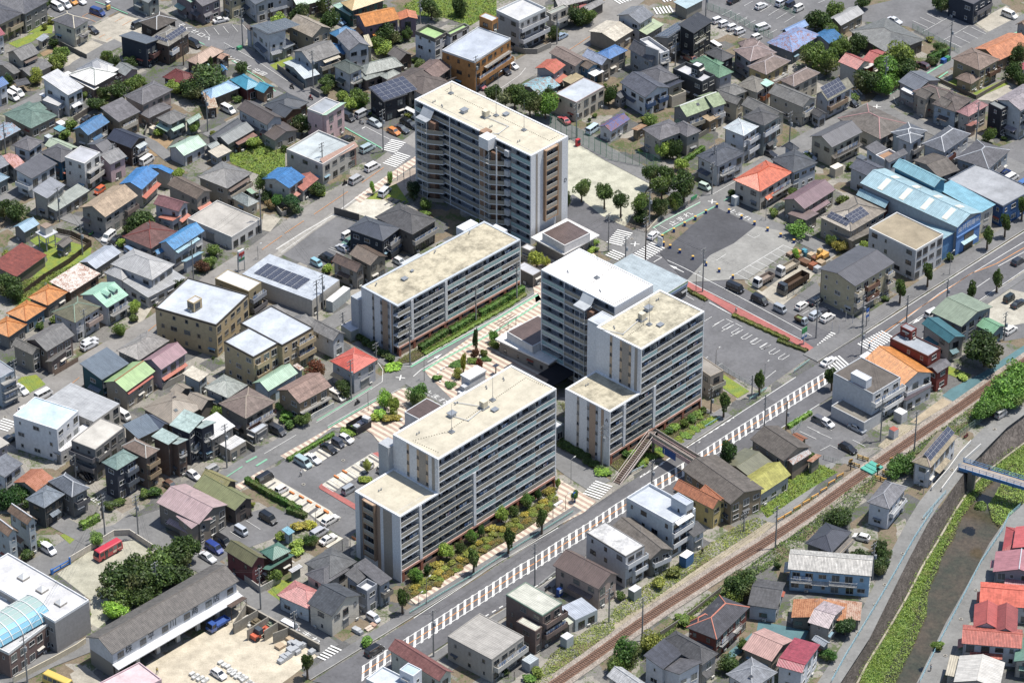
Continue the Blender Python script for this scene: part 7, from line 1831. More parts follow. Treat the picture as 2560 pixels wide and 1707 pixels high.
 if op.get('ant'):
  P(shared('ant',ant_mesh),'antenna',(la*.5,lb*.5,h+rise if pitched else h-.3),rng.uniform(0,3))
def skyl():
 b=MB();b.box(-.45,-.4,0,.45,.4,.08,'x:#6a6b6d',top='x:#6a6b6d');b.box(-.36,-.31,.08,.36,.31,.1,'i:');return b.mesh('skylight')
def gar_mesh(w,gc):
 b=MB();b.box(-w/2,-.03,-1.25,w/2,0.0,1.05,gc,True)
 for i in range(8):b.box(-w/2+.03,-.05,-1.2+i*.27,w/2-.03,-.03,-1.2+i*.27+.2,gc,True)
 b.box(-w/2-.1,-.3,1.05,w/2+.1,0,1.3,gc,True);return b.mesh('shutter')
def awn_mesh(m):
 b=MB();b.hexa([(-1.0,-.55,-.15),(1.0,-.55,-.15),(1.0,0,0),(-1.0,0,0)],[(-1.0,-.55,-.1),(1.0,-.55,-.1),(1.0,0,.06),(-1.0,0,.06)],m);return b.mesh('canopy')
def ac_mesh():
 b=MB();b.box(-.4,-.15,.06,.4,.15,.62,'x:#d9d8d2',True);b.box(-.33,-.165,.12,.13,-.15,.56,'x:#8f908e',True);b.box(-.35,-.12,0,-.28,.12,.06,'x:#555555');b.box(.28,-.12,0,.35,.12,.06,'x:#555555');return b.mesh('air_conditioner')
def ant_mesh():
 b=MB();b.tube((0,0,0),(0,0,2.2),.025,'x:#9a9a9a',4);b.tube((-.7,0,2.1),(.7,0,2.1),.015,'x:#9a9a9a',4)
 for i in range(7):b.tube((-.6+i*.2,-.35,2.1),(-.6+i*.2,.35,2.1),.012,'x:#9a9a9a',4)
 return b.mesh('antenna')
def pv_mesh(w,h):
 b=MB();b.box(0,0,0,w-.04,h-.04,.06,'x:#b9bcc2');b.face([(.03,.03,.065),(w-.07,.03,.065),(w-.07,h-.07,.065),(.03,h-.07,.065)],'k:#3a3f52');return b.mesh('solar_panel')
def sun_panels(P,rf,rt,la,lb,h,rise,op):
 for side,u0,v0,nu,nv,pw,ph in op['pv']:
  me=shared(('pv',pw,ph),lambda:pv_mesh(pw,ph));th=.2
  if rt=='f':F=Matrix.Translation((0,0,-.3+op.get('pz',.0)))
  elif rt[0]=='s':
   if rt in('s0','s1'):sl=math.atan2(rise,lb)*(-1 if rt=='s0' else 1);F=Matrix.Translation((0,0,th+(rise if rt=='s0' else 0)))@Matrix.Rotation(sl,4,'X')
   else:sl=math.atan2(rise,la)*(1 if rt=='s2' else-1);F=Matrix.Translation((0,0,th+(rise if rt=='s2' else 0)))@Matrix.Rotation(sl,4,'Y')
  else:
   rp=op.get('rp',.5)
   if side=='S':sl=math.atan2(rise,(lb*rp if rt=='ga' else min(la,lb)/2));F=Matrix.Translation((0,0,th))@Matrix.Rotation(sl,4,'X')
   elif side=='N':sl=math.atan2(rise,lb/2);F=Matrix.Translation((la,lb,th))@Matrix.Rotation(math.pi,4,'Z')@Matrix.Rotation(sl,4,'X')
   elif side=='W':sl=math.atan2(rise,(la*rp if rt=='gb' else min(la,lb)/2));F=Matrix.Translation((0,lb,th))@Matrix.Rotation(-math.pi/2,4,'Z')@Matrix.Rotation(sl,4,'X')
   else:sl=math.atan2(rise,la/2);F=Matrix.Translation((la,0,th))@Matrix.Rotation(math.pi/2,4,'Z')@Matrix.Rotation(sl,4,'X')
  for i in range(nu):
   for j in range(nv):
    m4=F@Matrix.Translation((u0+i*pw,v0+j*ph,.05))
    if rf is not None:o=put(me,'solar_panel',rf);o.matrix_local=m4
    else:
     t=m4.to_translation();P(me,'solar_panel',(t.x,t.y,h+t.z))
AWN=['x:#a9553f','x:#8a8d90','x:#5b5f66','x:#7fa3b5','x:#cfcac0']
def building(d):
 label,name,cat,group,vols,tp=d
 rng=random.Random(hash_(label));v=vols[0]
 root=thing(name,label,cat,(v[0],v[1],0),v[2],group);root['_o']=(v[0],v[1],v[2])
 st=dict(fc=tp.get('fc')or rng.choice(['x:#cfcfcb','x:#5c5550','x:#dedede','x:#8b8a86']),aw=rng.choice(AWN))
 for i,vv in enumerate(vols):volume(root,vv,rng,i==0,st)
 del root['_o']
 return root
def hash_(s):
 h=7
 for ch in s:h=(h*131+ord(ch))&0x7fffffff
 return h
# -- apartment towers
WH='x:#e9ebee';SLB='x:#eceef0';LOU='z:#b9b2a2';GLS='q:#9cc0c2';GRY='x:#9aa0a6'
def wp(F,u,d,z,w,h,fc='x:#8b8f93',leaf=0):
 o=F.put(shared(('fr',w,h,fc),lambda:frame_mesh(w,h,fc)),'entrance_door' if leaf else 'window',u,d,z);put(shared('dleaf',leaf_mesh)if leaf else shared(('pn',w,h),lambda:pane_mesh(w,h)),'door_leaf' if leaf else 'pane',o)
class Face:
 def __init__(s,root,ox,oy,rz):s.root=root;s.ox=ox;s.oy=oy;s.rz=rz
 def loc(s,u,d,z):c,q=math.cos(s.rz),math.sin(s.rz);return(s.ox+u*c-d*q,s.oy+u*q+d*c,z)
 def put(s,me,name,u=0,d=0,z=0,parent=None,**k):return put(me,name,parent or s.root,s.loc(u,d,z),s.rz,**k)
 def box(s,name,u0,u1,d0,d1,z0,z1,m):
  b=MB();b.box(0,0,0,u1-u0,d1-d0,z1-z0,m,True);return s.put(b.mesh(name),name,u0,d0,z0)
def rail_mesh(w,kind,h=1.1):
 b=MB()
 if kind=='g':b.box(.02,0,.08,w-.02,.03,h-.05,GLS,True)
 elif kind=='l':b.box(.02,0,.08,w-.02,.04,h-.05,LOU,True)
 else:
  for i in range(int(w/.3)):b.box(.05+i*.3,0,0,.08+i*.3,.03,h,'x:#c9c6bc')
  b.box(0,0,.05,w,.02,h-.15,'q:#7d858a')
 b.box(0,-.02,h-.05,w,.06,h,'x:#d5d5d2',True);b.box(0,-.01,0,.04,.05,h,'x:#c4c4c2');return b.mesh('railing_panel')
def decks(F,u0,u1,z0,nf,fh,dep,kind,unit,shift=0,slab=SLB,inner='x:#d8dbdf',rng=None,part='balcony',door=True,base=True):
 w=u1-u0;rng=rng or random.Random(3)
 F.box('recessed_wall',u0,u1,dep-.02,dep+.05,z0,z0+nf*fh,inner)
 n=max(1,round(w/unit));uw=w/n;k=max(1,round(uw/2.1));pw=uw/k
 for f in range(nf):
  z=z0+f*fh
  if f or base:F.box(part+'_slab',u0,u1,0,dep,z-.24,z,slab)
  for i in range(n):
   kd=kind(f,i)if callable(kind)else kind
   for j in range(k):
    F.put(shared(('rl',round(pw,2),kd),lambda:rail_mesh(pw,kd)),{'g':'glass_railing','l':'louvre_railing','d':'bar_railing'}[kd],u0+i*uw+j*pw,.04,z+.02)
   if i and part=='balcony':
    F.put(shared(('prt',dep,fh),lambda:part_mesh(dep,fh)),'partition_screen',u0+i*uw,.25,z)
   if door:
    for q,(pu,ww,hh,zc)in enumerate(((.26,1.8,2.0,1.1),(.72,1.8,2.0,1.1))if part=='balcony' else((.25,.9,2.0,1.1),(.6,1.4,1.1,1.55))):
     wp(F,u0+i*uw+uw*pu,dep-.03,z+zc,ww,hh,leaf=hh>1.9 and part!='balcony')
    if part=='balcony' and rng.random()<.5:F.put(shared('ac',ac_mesh),'air_conditioner',u0+i*uw+uw*.5,dep-.3,z+.02)
    if part=='balcony' and rng.random()<.22:
     v=rng.randrange(4);F.put(shared(('lau',v),lambda:laundry_mesh(v)),'laundry',u0+i*uw+uw*rng.uniform(.15,.6),.5,z+.25)
def leaf_mesh():
 b=MB();b.box(-.4,-.06,-.95,.4,0,.95,'x:#4d4f52',True);return b.mesh('door_leaf')
def part_mesh(dep,fh):
 b=MB();b.box(-.03,0,.02,.03,dep-.27,fh-.5,'x:#c3c7cc',True);return b.mesh('partition_screen')
def laundry_mesh(s):
 r=random.Random(s);b=MB();x=0
 while x<1.8:w=r.uniform(.3,.6);b.box(x,-.02,r.uniform(0,.4),x+w,.02,1.35,r.choice(['x:#eef0f4','x:#cdd6e6','x:#f4efe6','x:#7f9cc4','x:#dfb7b7','x:#394760']),True);x+=w+.1
 b.box(-.1,-.02,1.35,2.3,.02,1.39,'x:#999999');return b.mesh('laundry')
def stripes(F,L,spec_,z0,z1,wz=None,fh=2.9,nf=0):
 for f0,f1,c,wd in spec_:
  F.box('wall_band',f0*L,f1*L,-.05,0,z0,z1,c)
  if wd:
   for f in range(nf):
    wp(F,(f0+(f1-f0)*wd)*L,-.05,z0+f*fh+1.6,.55,.8,'x:#6d6f72')
def bay(F,u0,u1,z0,nf,fh,fr='x:#b08a68'):
 F.box('bay_frame',u0-.35,u0,-.8,0,z0-.4,z0+nf*fh+.1,fr);F.box('bay_frame',u1,u1+.35,-.8,0,z0-.4,z0+nf*fh+.1,fr)
 F.box('bay_back',u0,u1,-.06,-.02,z0,z0+nf*fh,'x:#7c7f84')
 for f in range(nf+1):F.box('bay_slab',u0,u1,-.8,-.06,z0+f*fh-.25,z0+f*fh,fr if f in(0,)else 'x:#c8a888')
 for f in range(nf):
  w=u1-u0;F.put(shared(('rl',round(w,2),'l'),lambda:rail_mesh(w,'l')),'louvre_railing',u0,-.76,z0+f*fh+.02)
  wp(F,(u0+u1)/2,-.08,z0+f*fh+1.1,1.8,1.9)
def groundfloor(F,u0,u1,z1,dep,step=6.2):
 br='b:#a8644e';F.box('ground_floor_beam',u0,u1,-.12,dep,z1-.55,z1-.02,'x:#dc9f88')
 n=max(1,round((u1-u0)/step));st=(u1-u0)/n
 for i in range(n+1):
  a=max(u0,u0+i*st-.35);F.box('brick_pier',a,min(u1,a+.75),-.05,.6,0,z1-.55,br)
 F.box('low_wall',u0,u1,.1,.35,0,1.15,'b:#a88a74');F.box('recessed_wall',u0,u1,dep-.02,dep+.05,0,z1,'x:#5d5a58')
 for i in range(n):F.put(shared(('rl',2.1,'d'),lambda:rail_mesh(2.1,'d')),'bar_railing',u0+i*st+1.5,.4,.9)
 for i in range(n):
  wp(F,u0+(i+.4)*st,dep-.03,1.3,1.8,2.0)
def roofdeck(root,x0,y0,x1,y1,H,rm,rim=.5,lip='x:#f1f3f5',cut=()):
 b=MB();b.box(x0+rim,y0+rim,H-.3,x1-rim,y1-rim,H-.16,rm,True);put(b.mesh('roof_deck'),'roof_deck',root)
 b=MB();z=H
 b.box(x0,y0,H-.35,x1,y0+rim,H,lip,True);b.box(x0,y1-rim,H-.35,x1,y1,H,lip,True);b.box(x0,y0+rim,H-.35,x0+rim,y1-rim,H,lip,True);b.box(x1-rim,y0+rim,H-.35,x1,y1-rim,H,lip,True)
 put(b.mesh('parapet'),'parapet',root)
def mast(root,x,y,z,h=7.5):
 b=MB();b.box(-.55,-.55,0,.55,.55,.28,'x:#8e949c',True);b.box(-.3,-.3,.28,.3,.3,.4,'x:#7b828a');b.tube((0,0,.4),(0,0,h),.06,'x:#8a8f96',6,r2=.03)
 for a in range(3):b.tube((math.cos(a*2.1)*.5,math.sin(a*2.1)*.5,.3),(0,0,1.3),.02,'x:#8a8f96',4)
 put(b.mesh('mast'),'lightning_mast',root,(x,y,z))
def vents(root,x,y,z,rz=0):
 b=MB()
 for d in(-.35,.35):b.tube((d,0,0),(d,0,.4),.12,'x:#9aa0a8',8);b.tube((d,0,.4),(d,0,.55),.19,'x:#8d939b',8,r2=.05)
 put(b.mesh('roof_vent'),'roof_vent',root,(x,y,z),rz)
def hatch(root,x,y,z,w=1.5,d=1.2,h=.8):
 b=MB();b.box(-w/2,-d/2,0,w/2,d/2,h,'x:#c9cdd2');b.box(-w/2-.2,-d/2-.2,h,w/2+.2,d/2+.2,h+.12,'x:#9097a0',True);put(b.mesh('roof_hatch'),'roof_hatch',root,(x,y,z))
def tank(root,x,y,z):
 b=MB();b.box(-1.1,-.8,0,1.1,.8,.3,'x:#8e949c',True);b.box(-.7,-.65,.3,.7,.65,1.9,'x:#e8dcc0',True)
 for i in range(3):b.box(-.72,-.67,.5+i*.5,.72,.67,.54+i*.5,'x:#c8bca0')
 b.tube((-.9,0,.3),(-.9,0,1.6),.08,'x:#9aa0a8',6);b.tube((.9,.4,.3),(.9,.4,1.3),.1,'x:#9aa0a8',6);put(b.mesh('water_tank'),'water_tank',root,(x,y,z))
def pipes(root,pts,z):
 b=MB()
 for p,q in zip(pts,pts[1:]):b.tube((p[0],p[1],z+.22),(q[0],q[1],z+.22),.09,'x:#d8dadc',5);b.box(q[0]-.15,q[1]-.15,z,q[0]+.15,q[1]+.15,z+.16,'x:#8e949c')
 put(b.mesh('roof_pipe'),'roof_pipe',root)
def dots(root,pts,z):
 b=MB()
 for p,q in zip(pts,pts[1:]):
  n=int(math.dist(p,q)/.6)
  for i in range(n):t=i/n;x=p[0]+(q[0]-p[0])*t;y=p[1]+(q[1]-p[1])*t;b.box(x-.09,y-.09,z,x+.09,y+.09,z+.08,'x:#6f6a5c')
 o=put(b.mesh('conductor_blocks'),'conductor_blocks',root);o['kind']='stuff'
def stairwell(F,u0,u1,z0,nf,fh,dep,flight=True,core='x:#8a6a58'):
 w=u1-u0;mid=u0+w*.5
 F.box('stair_core',u0+w*.42,u0+w*.72,-dep*.55,0,0,z0+nf*fh,core)
 for f in range(nf):
  z=z0+f*fh
  F.box('stair_landing',u0,mid,-dep,0,z-.2,z,SLB)
  pw=(mid-u0)/2
  for j in range(2):F.put(shared(('rl',round(pw,2),'l'),lambda:rail_mesh(pw,'l')),'louvre_railing',u0+j*pw,-dep,z+.02)
  b=MB();b.hexa([(0,0,-.25),(w*.5,dep*.8,-.25),(w*.5,dep*.8+.9,-.25),(0,.95,-.25)],[(0,0,0),(w*.5,dep*.8,0),(w*.5,dep*.8+.9,0),(0,.95,0)],SLB)
  b.hexa([(0,0,0),(w*.5,dep*.8,0),(w*.5,dep*.8+.05,0),(0,.05,0)],[(0,0,1.1),(w*.5,dep*.8,1.1),(w*.5,dep*.8+.05,1.1),(0,.05,1.1)],LOU)
  F.put(b.mesh('stair_walkway'),'stair_walkway',mid,-dep,z)
  b=MB()
  for s in range(8):b.box(0,s*dep/9,s*.17-.1,w*.2,(s+1)*dep/9,s*.17+.05,'x:#b9b4aa',True)
  F.put(b.mesh('stair_flight'),'stair_flight',u0+w*.12,-dep+.1,z)
 b=MB();b.tube((0,0,0),(0,0,z0+nf*fh+.5),.06,'x:#dfe2e6',5)
 for uu in(u0,u0+w*.25,mid):F.put(shared(('sp',round(z0+nf*fh,1)),lambda:b.mesh('stair_post')),'stair_post',uu,-dep,0)
# -- cars
CT=dict(sedan=(4.6,1.72,1.42,.95,.2,-1.0,-1.7,.9),hatch=(3.95,1.69,1.5,1.05,.35,-1.4,-1.8,.93),kei=(3.39,1.47,1.66,1.2,.75,-1.45,-1.63,.98),
wagon=(4.7,1.75,1.55,1.1,.4,-1.7,-2.15,.95),minivan=(4.75,1.76,1.86,1.6,1.0,-2.05,-2.28,1.05),boxvan=(4.7,1.7,2.0,2.05,1.55,-2.2,-2.31,1.12),keivan=(3.39,1.47,1.88,1.45,1.1,-1.55,-1.66,1.05),suv=(4.3,1.8,1.62,1.05,.5,-1.6,-1.95,1.02))
def car_meshes(t):
 Lc,W,H,wb,wt,rt,rb,be=CT[t];h=Lc/2;P='p:#ffffff';b=MB()
 cowl=be-.02;nose=.62 if t not in('boxvan','keivan')else .85
 st=[(h,.40*W,.32,nose-.12),(h-.12,.48*W,.24,nose+.06),(wb if wb<h-.2 else h-.2,.5*W,.22,cowl),(rb if rb>-h+.15 else-h+.15,.5*W,.22,be),(-h+.06,.485*W,.26,be-.03 if t!='sedan' else be-.05),(-h,.43*W,.34,.78)]
 rings=[[(x,-w,z0),(x,-w*1.0,z0+(z1-z0)*.55),(x,-w*.93,z1),(x,w*.93,z1),(x,w,z0+(z1-z0)*.55),(x,w,z0)]for x,w,z0,z1 in st]
 for a,c in zip(rings,rings[1:]):
  for i in range(5):b.face([a[i],c[i],c[i+1],a[i+1]],P)
  b.face([a[5],c[5],c[0],a[0]],'x:#222222')
 b.face(rings[0],P);b.face(rings[-1][::-1],P)
 wl,wu=.465*W,.385*W if t in('sedan','hatch','wagon','suv')else .425*W
 lo=[(wb,-wl,be-.03),(wb,wl,be-.03),(rb,wl,be-.03),(rb,-wl,be-.03)];hi=[(wt,-wu,H-.05),(wt,wu,H-.05),(rt,wu,H-.05),(rt,-wu,H-.05)]
 for i in range(4):j=(i+1)%4;b.face([lo[i],lo[j],hi[j],hi[i]],P)
 tp=[(wt-.15,-wu*.82,H),(wt-.15,wu*.82,H),(rt+.12,wu*.82,H),(rt+.12,-wu*.82,H)]
 for i in range(4):j=(i+1)%4;b.face([hi[i],hi[j],tp[j],tp[i]],P)
 b.face(tp,P);body=b.mesh('car_body')
 def quad(a,c,d,e,s0,s1,t0,t1,off):
  a,c,d,e=map(Vector,(a,c,d,e));n=(c-a).cross(e-a).normalized()*off
  f=lambda s,t:(a*(1-s)*(1-t)+c*s*(1-t)+d*s*t+e*(1-s)*t)+n
  return[f(s0,t0),f(s1,t0),f(s1,t1),f(s0,t1)]
 def single(q,m='i:'):
  b=MB();b.face(q,m);return b.mesh('car_glass')
 ws=single(quad(lo[0],lo[1],hi[1],hi[0],.06,.94,.1,.93,.015));rw=single(quad(lo[2],lo[3],hi[3],hi[2],.08,.92,.15,.9,.015))
 sides=[]
 for(p,q,r_,s_)in((lo[3],lo[0],hi[0],hi[3]),(lo[1],lo[2],hi[2],hi[1])):
  for s0,s1 in((.05,.36),(.39,.66),(.69,.93))if t in('minivan','boxvan','wagon')else((.06,.46),(.5,.92)):sides.append(single(quad(p,q,r_,s_,s0,s1,.14,.9,.015)))
 r=.31 if W>1.6 else .27;b=MB();b.tube((0,-.1,0),(0,.1,0),r,'x:#2a2a2a',12);b.tube((0,-.11,0),(0,.11,0),r*.6,'x:#aeb1b5',8);wheel=b.mesh('wheel')
 b=MB();b.box(-.06,-.2,-.08,.03,.2,.08,'x:#e8ecef',True);hl=b.mesh('headlight');b=MB();b.box(-.03,-.12,-.16,.05,.12,.16,'x:#a02522',True);tl=b.mesh('tail_light')
 return dict(body=body,ws=ws,rw=rw,sides=sides,wheel=wheel,hl=hl,tl=tl,r=r,nose=nose)
def car(x,y,ang,t,paint,label,group=None,cat='car',z=0,name=None):
 k=shared(('car',t),lambda:car_meshes(t));Lc,W,H=CT[t][:3];h=Lc/2
 o=thing(name or 'parked_car',label,cat,(x,y,z+.1),ang,group)
 bo=put(k['body'],'body',o);rebind(bo,0,'p:'+paint)
 put(k['ws'],'windscreen',o);put(k['rw'],'rear_window',o)
 for s in k['sides']:put(s,'side_window',o)
 for sx in(h*.64,-h*.64):
  for sy in(-W/2+.06,W/2-.06):put(k['wheel'],'wheel',o,(sx,sy,k['r']))
 for sy in(-W*.33,W*.33):put(k['hl'],'headlight',o,(h-.08,sy,k['nose']-.02));put(k['tl'],'tail_light',o,(-h+.03,sy*1.15,.8))
 return o
def truck(x,y,ang,label,cab,bed,Lt=6.0,W=2.0,H=2.4,bh=.9,name='truck',load=None,group=None,fl=.95):
 o=thing(name,label,'truck',(x,y,.1),ang,group);h=Lt/2;cl=1.55 if Lt>4 else 1.1
 b=MB();x0=h-cl;P='p:'+cab;q=.12
 b.hexa([(x0,-W/2,.45),(h,-W/2,.4),(h,W/2,.4),(x0,W/2,.45)],[(x0,-W/2,H*.58),(h,-W/2,H*.52),(h,W/2,H*.52),(x0,W/2,H*.58)],P)
 b.hexa([(x0,-W/2+.02,H*.56),(h-.05,-W/2+.02,H*.5),(h-.05,W/2-.02,H*.5),(x0,W/2-.02,H*.56)],[(x0,-W/2+q,H),(h-.35,-W/2+q,H),(h-.35,W/2-q,H),(x0,W/2-q,H)],P);put(b.mesh('cab'),'cab',o)
 b=MB();b.face([(h-.03,-W/2+.15,H*.55),(h-.03,W/2-.15,H*.55),(h-.31,W/2-.22,H*.94),(h-.31,-W/2+.22,H*.94)],'i:');put(b.mesh('windscreen'),'windscreen',o)
 for s in(-1,1):
  b=MB();y0=s*(W/2+.012);y1=s*(W/2-q+.03);b.face([(x0+.15,y0,H*.6),(h-.2,y0,H*.58),(h-.42,y1,H*.92),(x0+.15,y1,H*.92)],'i:');put(b.mesh('side_window'),'side_window',o)
 b=MB();b.box(-h,-W*.35,.45,x0,W*.35,fl-.12,'x:#3c3b3a',True);put(b.mesh('chassis'),'chassis',o)
 b=MB();B='x:'+bed;b.box(-h,-W/2,fl-.12,x0-.12,W/2,fl,B,True);b.box(-h,-W/2,fl,x0-.12,-W/2+.07,fl+bh,B);b.box(-h,W/2-.07,fl,x0-.12,W/2,fl+bh,B);b.box(-h,-W/2+.07,fl,-h+.07,W/2-.07,fl+bh,B);b.box(x0-.2,-W/2+.07,fl,x0-.12,W/2-.07,fl+bh,B)
 n=int((x0+h)/.7)
 for i in range(n):
  for s in(-1,1):xx=-h+.35+i*.7;b.box(xx,min(s*W/2,s*(W/2+.05)),fl,xx+.08,max(s*W/2,s*(W/2+.05)),fl+bh,B)
 put(b.mesh('load_bed'),'load_bed',o)
 if load:b=MB();b.hexa([(-h+.1,-W/2+.1,fl),(x0-.25,-W/2+.1,fl),(x0-.25,W/2-.1,fl),(-h+.1,W/2-.1,fl)],[(-h+.4,-W/2+.35,fl+bh*.8),(x0-.6,-W/2+.35,fl+bh*.9),(x0-.6,W/2-.35,fl+bh*.9),(-h+.4,W/2-.35,fl+bh*.7)],load);put(b.mesh('load'),'load',o)
 r=.42 if Lt>4 else .28;b=MB();b.tube((0,-.14,0),(0,.14,0),r,'x:#262626',12);b.tube((0,-.15,0),(0,.15,0),r*.5,'x:#8f9194',8);me=b.mesh('wheel')
 for sx in([h-.9,-h+1.1]+([-h+2.2]if Lt>7 else[]))if Lt>4 else[h-.55,-h+.7]:
  for sy in(-W/2+.15,W/2-.15):put(me,'wheel',o,(sx,sy,r))
 return o
# -- plants
def crown_mesh(seed,n,leaf,lobes,squash=1.0):
 r=np.random.RandomState(seed);cs=[]
 for i in range(lobes):
  v=r.normal(size=3);v/=np.linalg.norm(v);cs.append((v*r.uniform(.35,.72)*np.array([1,1,.85]),r.uniform(.26,.46)))
 cs.append((np.zeros(3),.55))
 w=np.array([c[1]**2 for c in cs]);idx=r.choice(len(cs),n,p=w/w.sum())
 C=np.array([c[0]for c in cs])[idx];Rr=np.array([c[1]for c in cs])[idx]
 d=r.normal(size=(n,3));d/=np.linalg.norm(d,axis=1)[:,None];p=C+d*(Rr*r.uniform(.72,1.05,n))[:,None]
 nn=d+r.normal(size=(n,3))*.75;nn/=np.linalg.norm(nn,axis=1)[:,None]
 t=np.cross(nn,r.normal(size=(n,3)));t/=np.linalg.norm(t,axis=1)[:,None];b=np.cross(nn,t);s=leaf*r.uniform(.6,1.3,n)[:,None]
 q=np.stack([p-t*s-b*s*.3,p-b*s*.75,p+t*s+b*s*.2,p+b*s*.8],1).reshape(-1,3)
 me=bpy.data.meshes.new('crown');me.vertices.add(4*n);me.vertices.foreach_set('co',q.ravel());me.loops.add(4*n);me.loops.foreach_set('vertex_index',np.arange(4*n,dtype=np.int32))
 me.polygons.add(n);me.polygons.foreach_set('loop_start',np.arange(0,4*n,4,dtype=np.int32));me.update(calc_edges=True);me.materials.append(M('l:#6a8a3a'));return me
def trunk_mesh(seed):
 r=random.Random(seed);b=MB();b.tube((0,0,0),(.02,.02,.62),.055,'x:#6b5a48',7,r2=.035)
 for i in range(5):a=r.uniform(0,6.28);k=r.uniform(.3,.5);b.tube((.01,.01,r.uniform(.35,.6)),(math.cos(a)*k*.5,math.sin(a)*k*.5,.62+k*.45),.022,'x:#6b5a48',5,r2=.008)
 return b.mesh('trunk')
def tree(x,y,h,rad,kind,leafc,label,group=None,z=0,cat='tree'):
 s=hash_(label+str(round(x,1)))%5;r=random.Random(s+int(x*7))
 o=thing({'col':'street_tree','pine':'conifer','shrub':'shrub','bush':'shrub'}.get(kind,'tree'),label,cat,(x,y,z),r.uniform(0,6.28),group)
 if kind in('bush','shrub'):
  c=put(shared(('cr','b',s),lambda:crown_mesh(100+s,900,.13,7)),'crown',o,(0,0,h*.48),sc_=(rad,rad*r.uniform(.85,1.1),h*.56));
  if kind=='shrub':put(shared(('tr',s),lambda:trunk_mesh(s)),'stem',o,sc_=(h*.5,h*.5,h*.6))
 elif kind=='col':
  n=3
  c=put(shared(('cr','c',s),lambda:crown_mesh(200+s,1700,.095,11)),'crown',o,(0,0,h*.6),sc_=(rad,rad,h*.42));put(shared(('tr',s),lambda:trunk_mesh(s)),'trunk',o,sc_=(h*.7,h*.7,h*.8))
 elif kind=='pine':
  c=put(shared(('cr','c',s),lambda:crown_mesh(200+s,1700,.095,11)),'crown',o,(0,0,h*.52),sc_=(rad*.8,rad*.8,h*.5));put(shared(('tr',s),lambda:trunk_mesh(s)),'trunk',o,sc_=(h*.5,h*.5,h*.8))
 else:
  rv=h*.48 if h<=6 else min(rad*1.0,h*.45);zc=h*.54 if h<=6 else h-rv
  c=put(shared(('cr','r',s),lambda:crown_mesh(300+s,3400,.066,19)),'crown',o,(0,0,zc),sc_=(rad*1.05,rad*r.uniform(.85,1.12),rv*1.12));put(shared(('tr',s),lambda:trunk_mesh(s)),'trunk',o,sc_=(h*.6,h*.6,h*.85))
 rebind(c,0,'l:'+leafc);return o
def scatter(name,polys,n,h0,h1,leaf,leafc,z=0,label=None,parent=None,seed=1,cat=None,steps=None):
 r=np.random.RandomState(seed);P=[]
 for pl in polys:
  pl=np.array(pl,float);zz=pl[:,2]if pl.shape[1]>2 else np.full(len(pl),z)
  for i in range(1,len(pl)-1):
   a,b,c=pl[0],pl[i],pl[i+1];ar=abs((b[0]-a[0])*(c[1]-a[1])-(b[1]-a[1])*(c[0]-a[0]))/2;k=max(1,int(ar*n))
   u=r.rand(k,1);v=r.rand(k,1);m=(u+v)>1;u=np.where(m,1-u,u);v=np.where(m,1-v,v)
   A=np.array([a[0],a[1],zz[0]]);B=np.array([b[0],b[1],zz[i]]);Cc=np.array([c[0],c[1],zz[i+1]]);P.append(A+(B-A)*u+(Cc-A)*v)
 p=np.concatenate(P);n=len(p)
 lump=(np.sin(p[:,0]*1.1)+np.sin(p[:,1]*1.3+1)+np.sin((p[:,0]+p[:,1])*.53+2)+3)/6;lump=.45*lump+.55*(np.sin(p[:,0]*2.9+p[:,1]*1.7)*.5+.5)*lump
 p[:,2]+=h0+(h1-h0)*np.sqrt(r.rand(n))*(.25+.9*lump)
 nn=r.normal(size=(n,3))*.6+np.array([0,0,.9]);nn/=np.linalg.norm(nn,axis=1)[:,None];t=np.cross(nn,r.normal(size=(n,3)));t/=np.linalg.norm(t,axis=1)[:,None];b=np.cross(nn,t);s=leaf*r.uniform(.6,1.3,n)[:,None]
 q=np.stack([p-t*s-b*s*.3,p-b*s*.7,p+t*s+b*s*.2,p+b*s*.75],1).reshape(-1,3)
 me=bpy.data.meshes.new(name);me.vertices.add(4*n);me.vertices.foreach_set('co',q.ravel());me.loops.add(4*n);me.loops.foreach_set('vertex_index',np.arange(4*n,dtype=np.int32));me.polygons.add(n);me.polygons.foreach_set('loop_start',np.arange(0,4*n,4,dtype=np.int32));me.update(calc_edges=True);me.materials.append(M('l:'+leafc))
 o=put(me,name,parent)
 if not parent:
  o['kind']='stuff'
  if label:o['label']=label
 return o
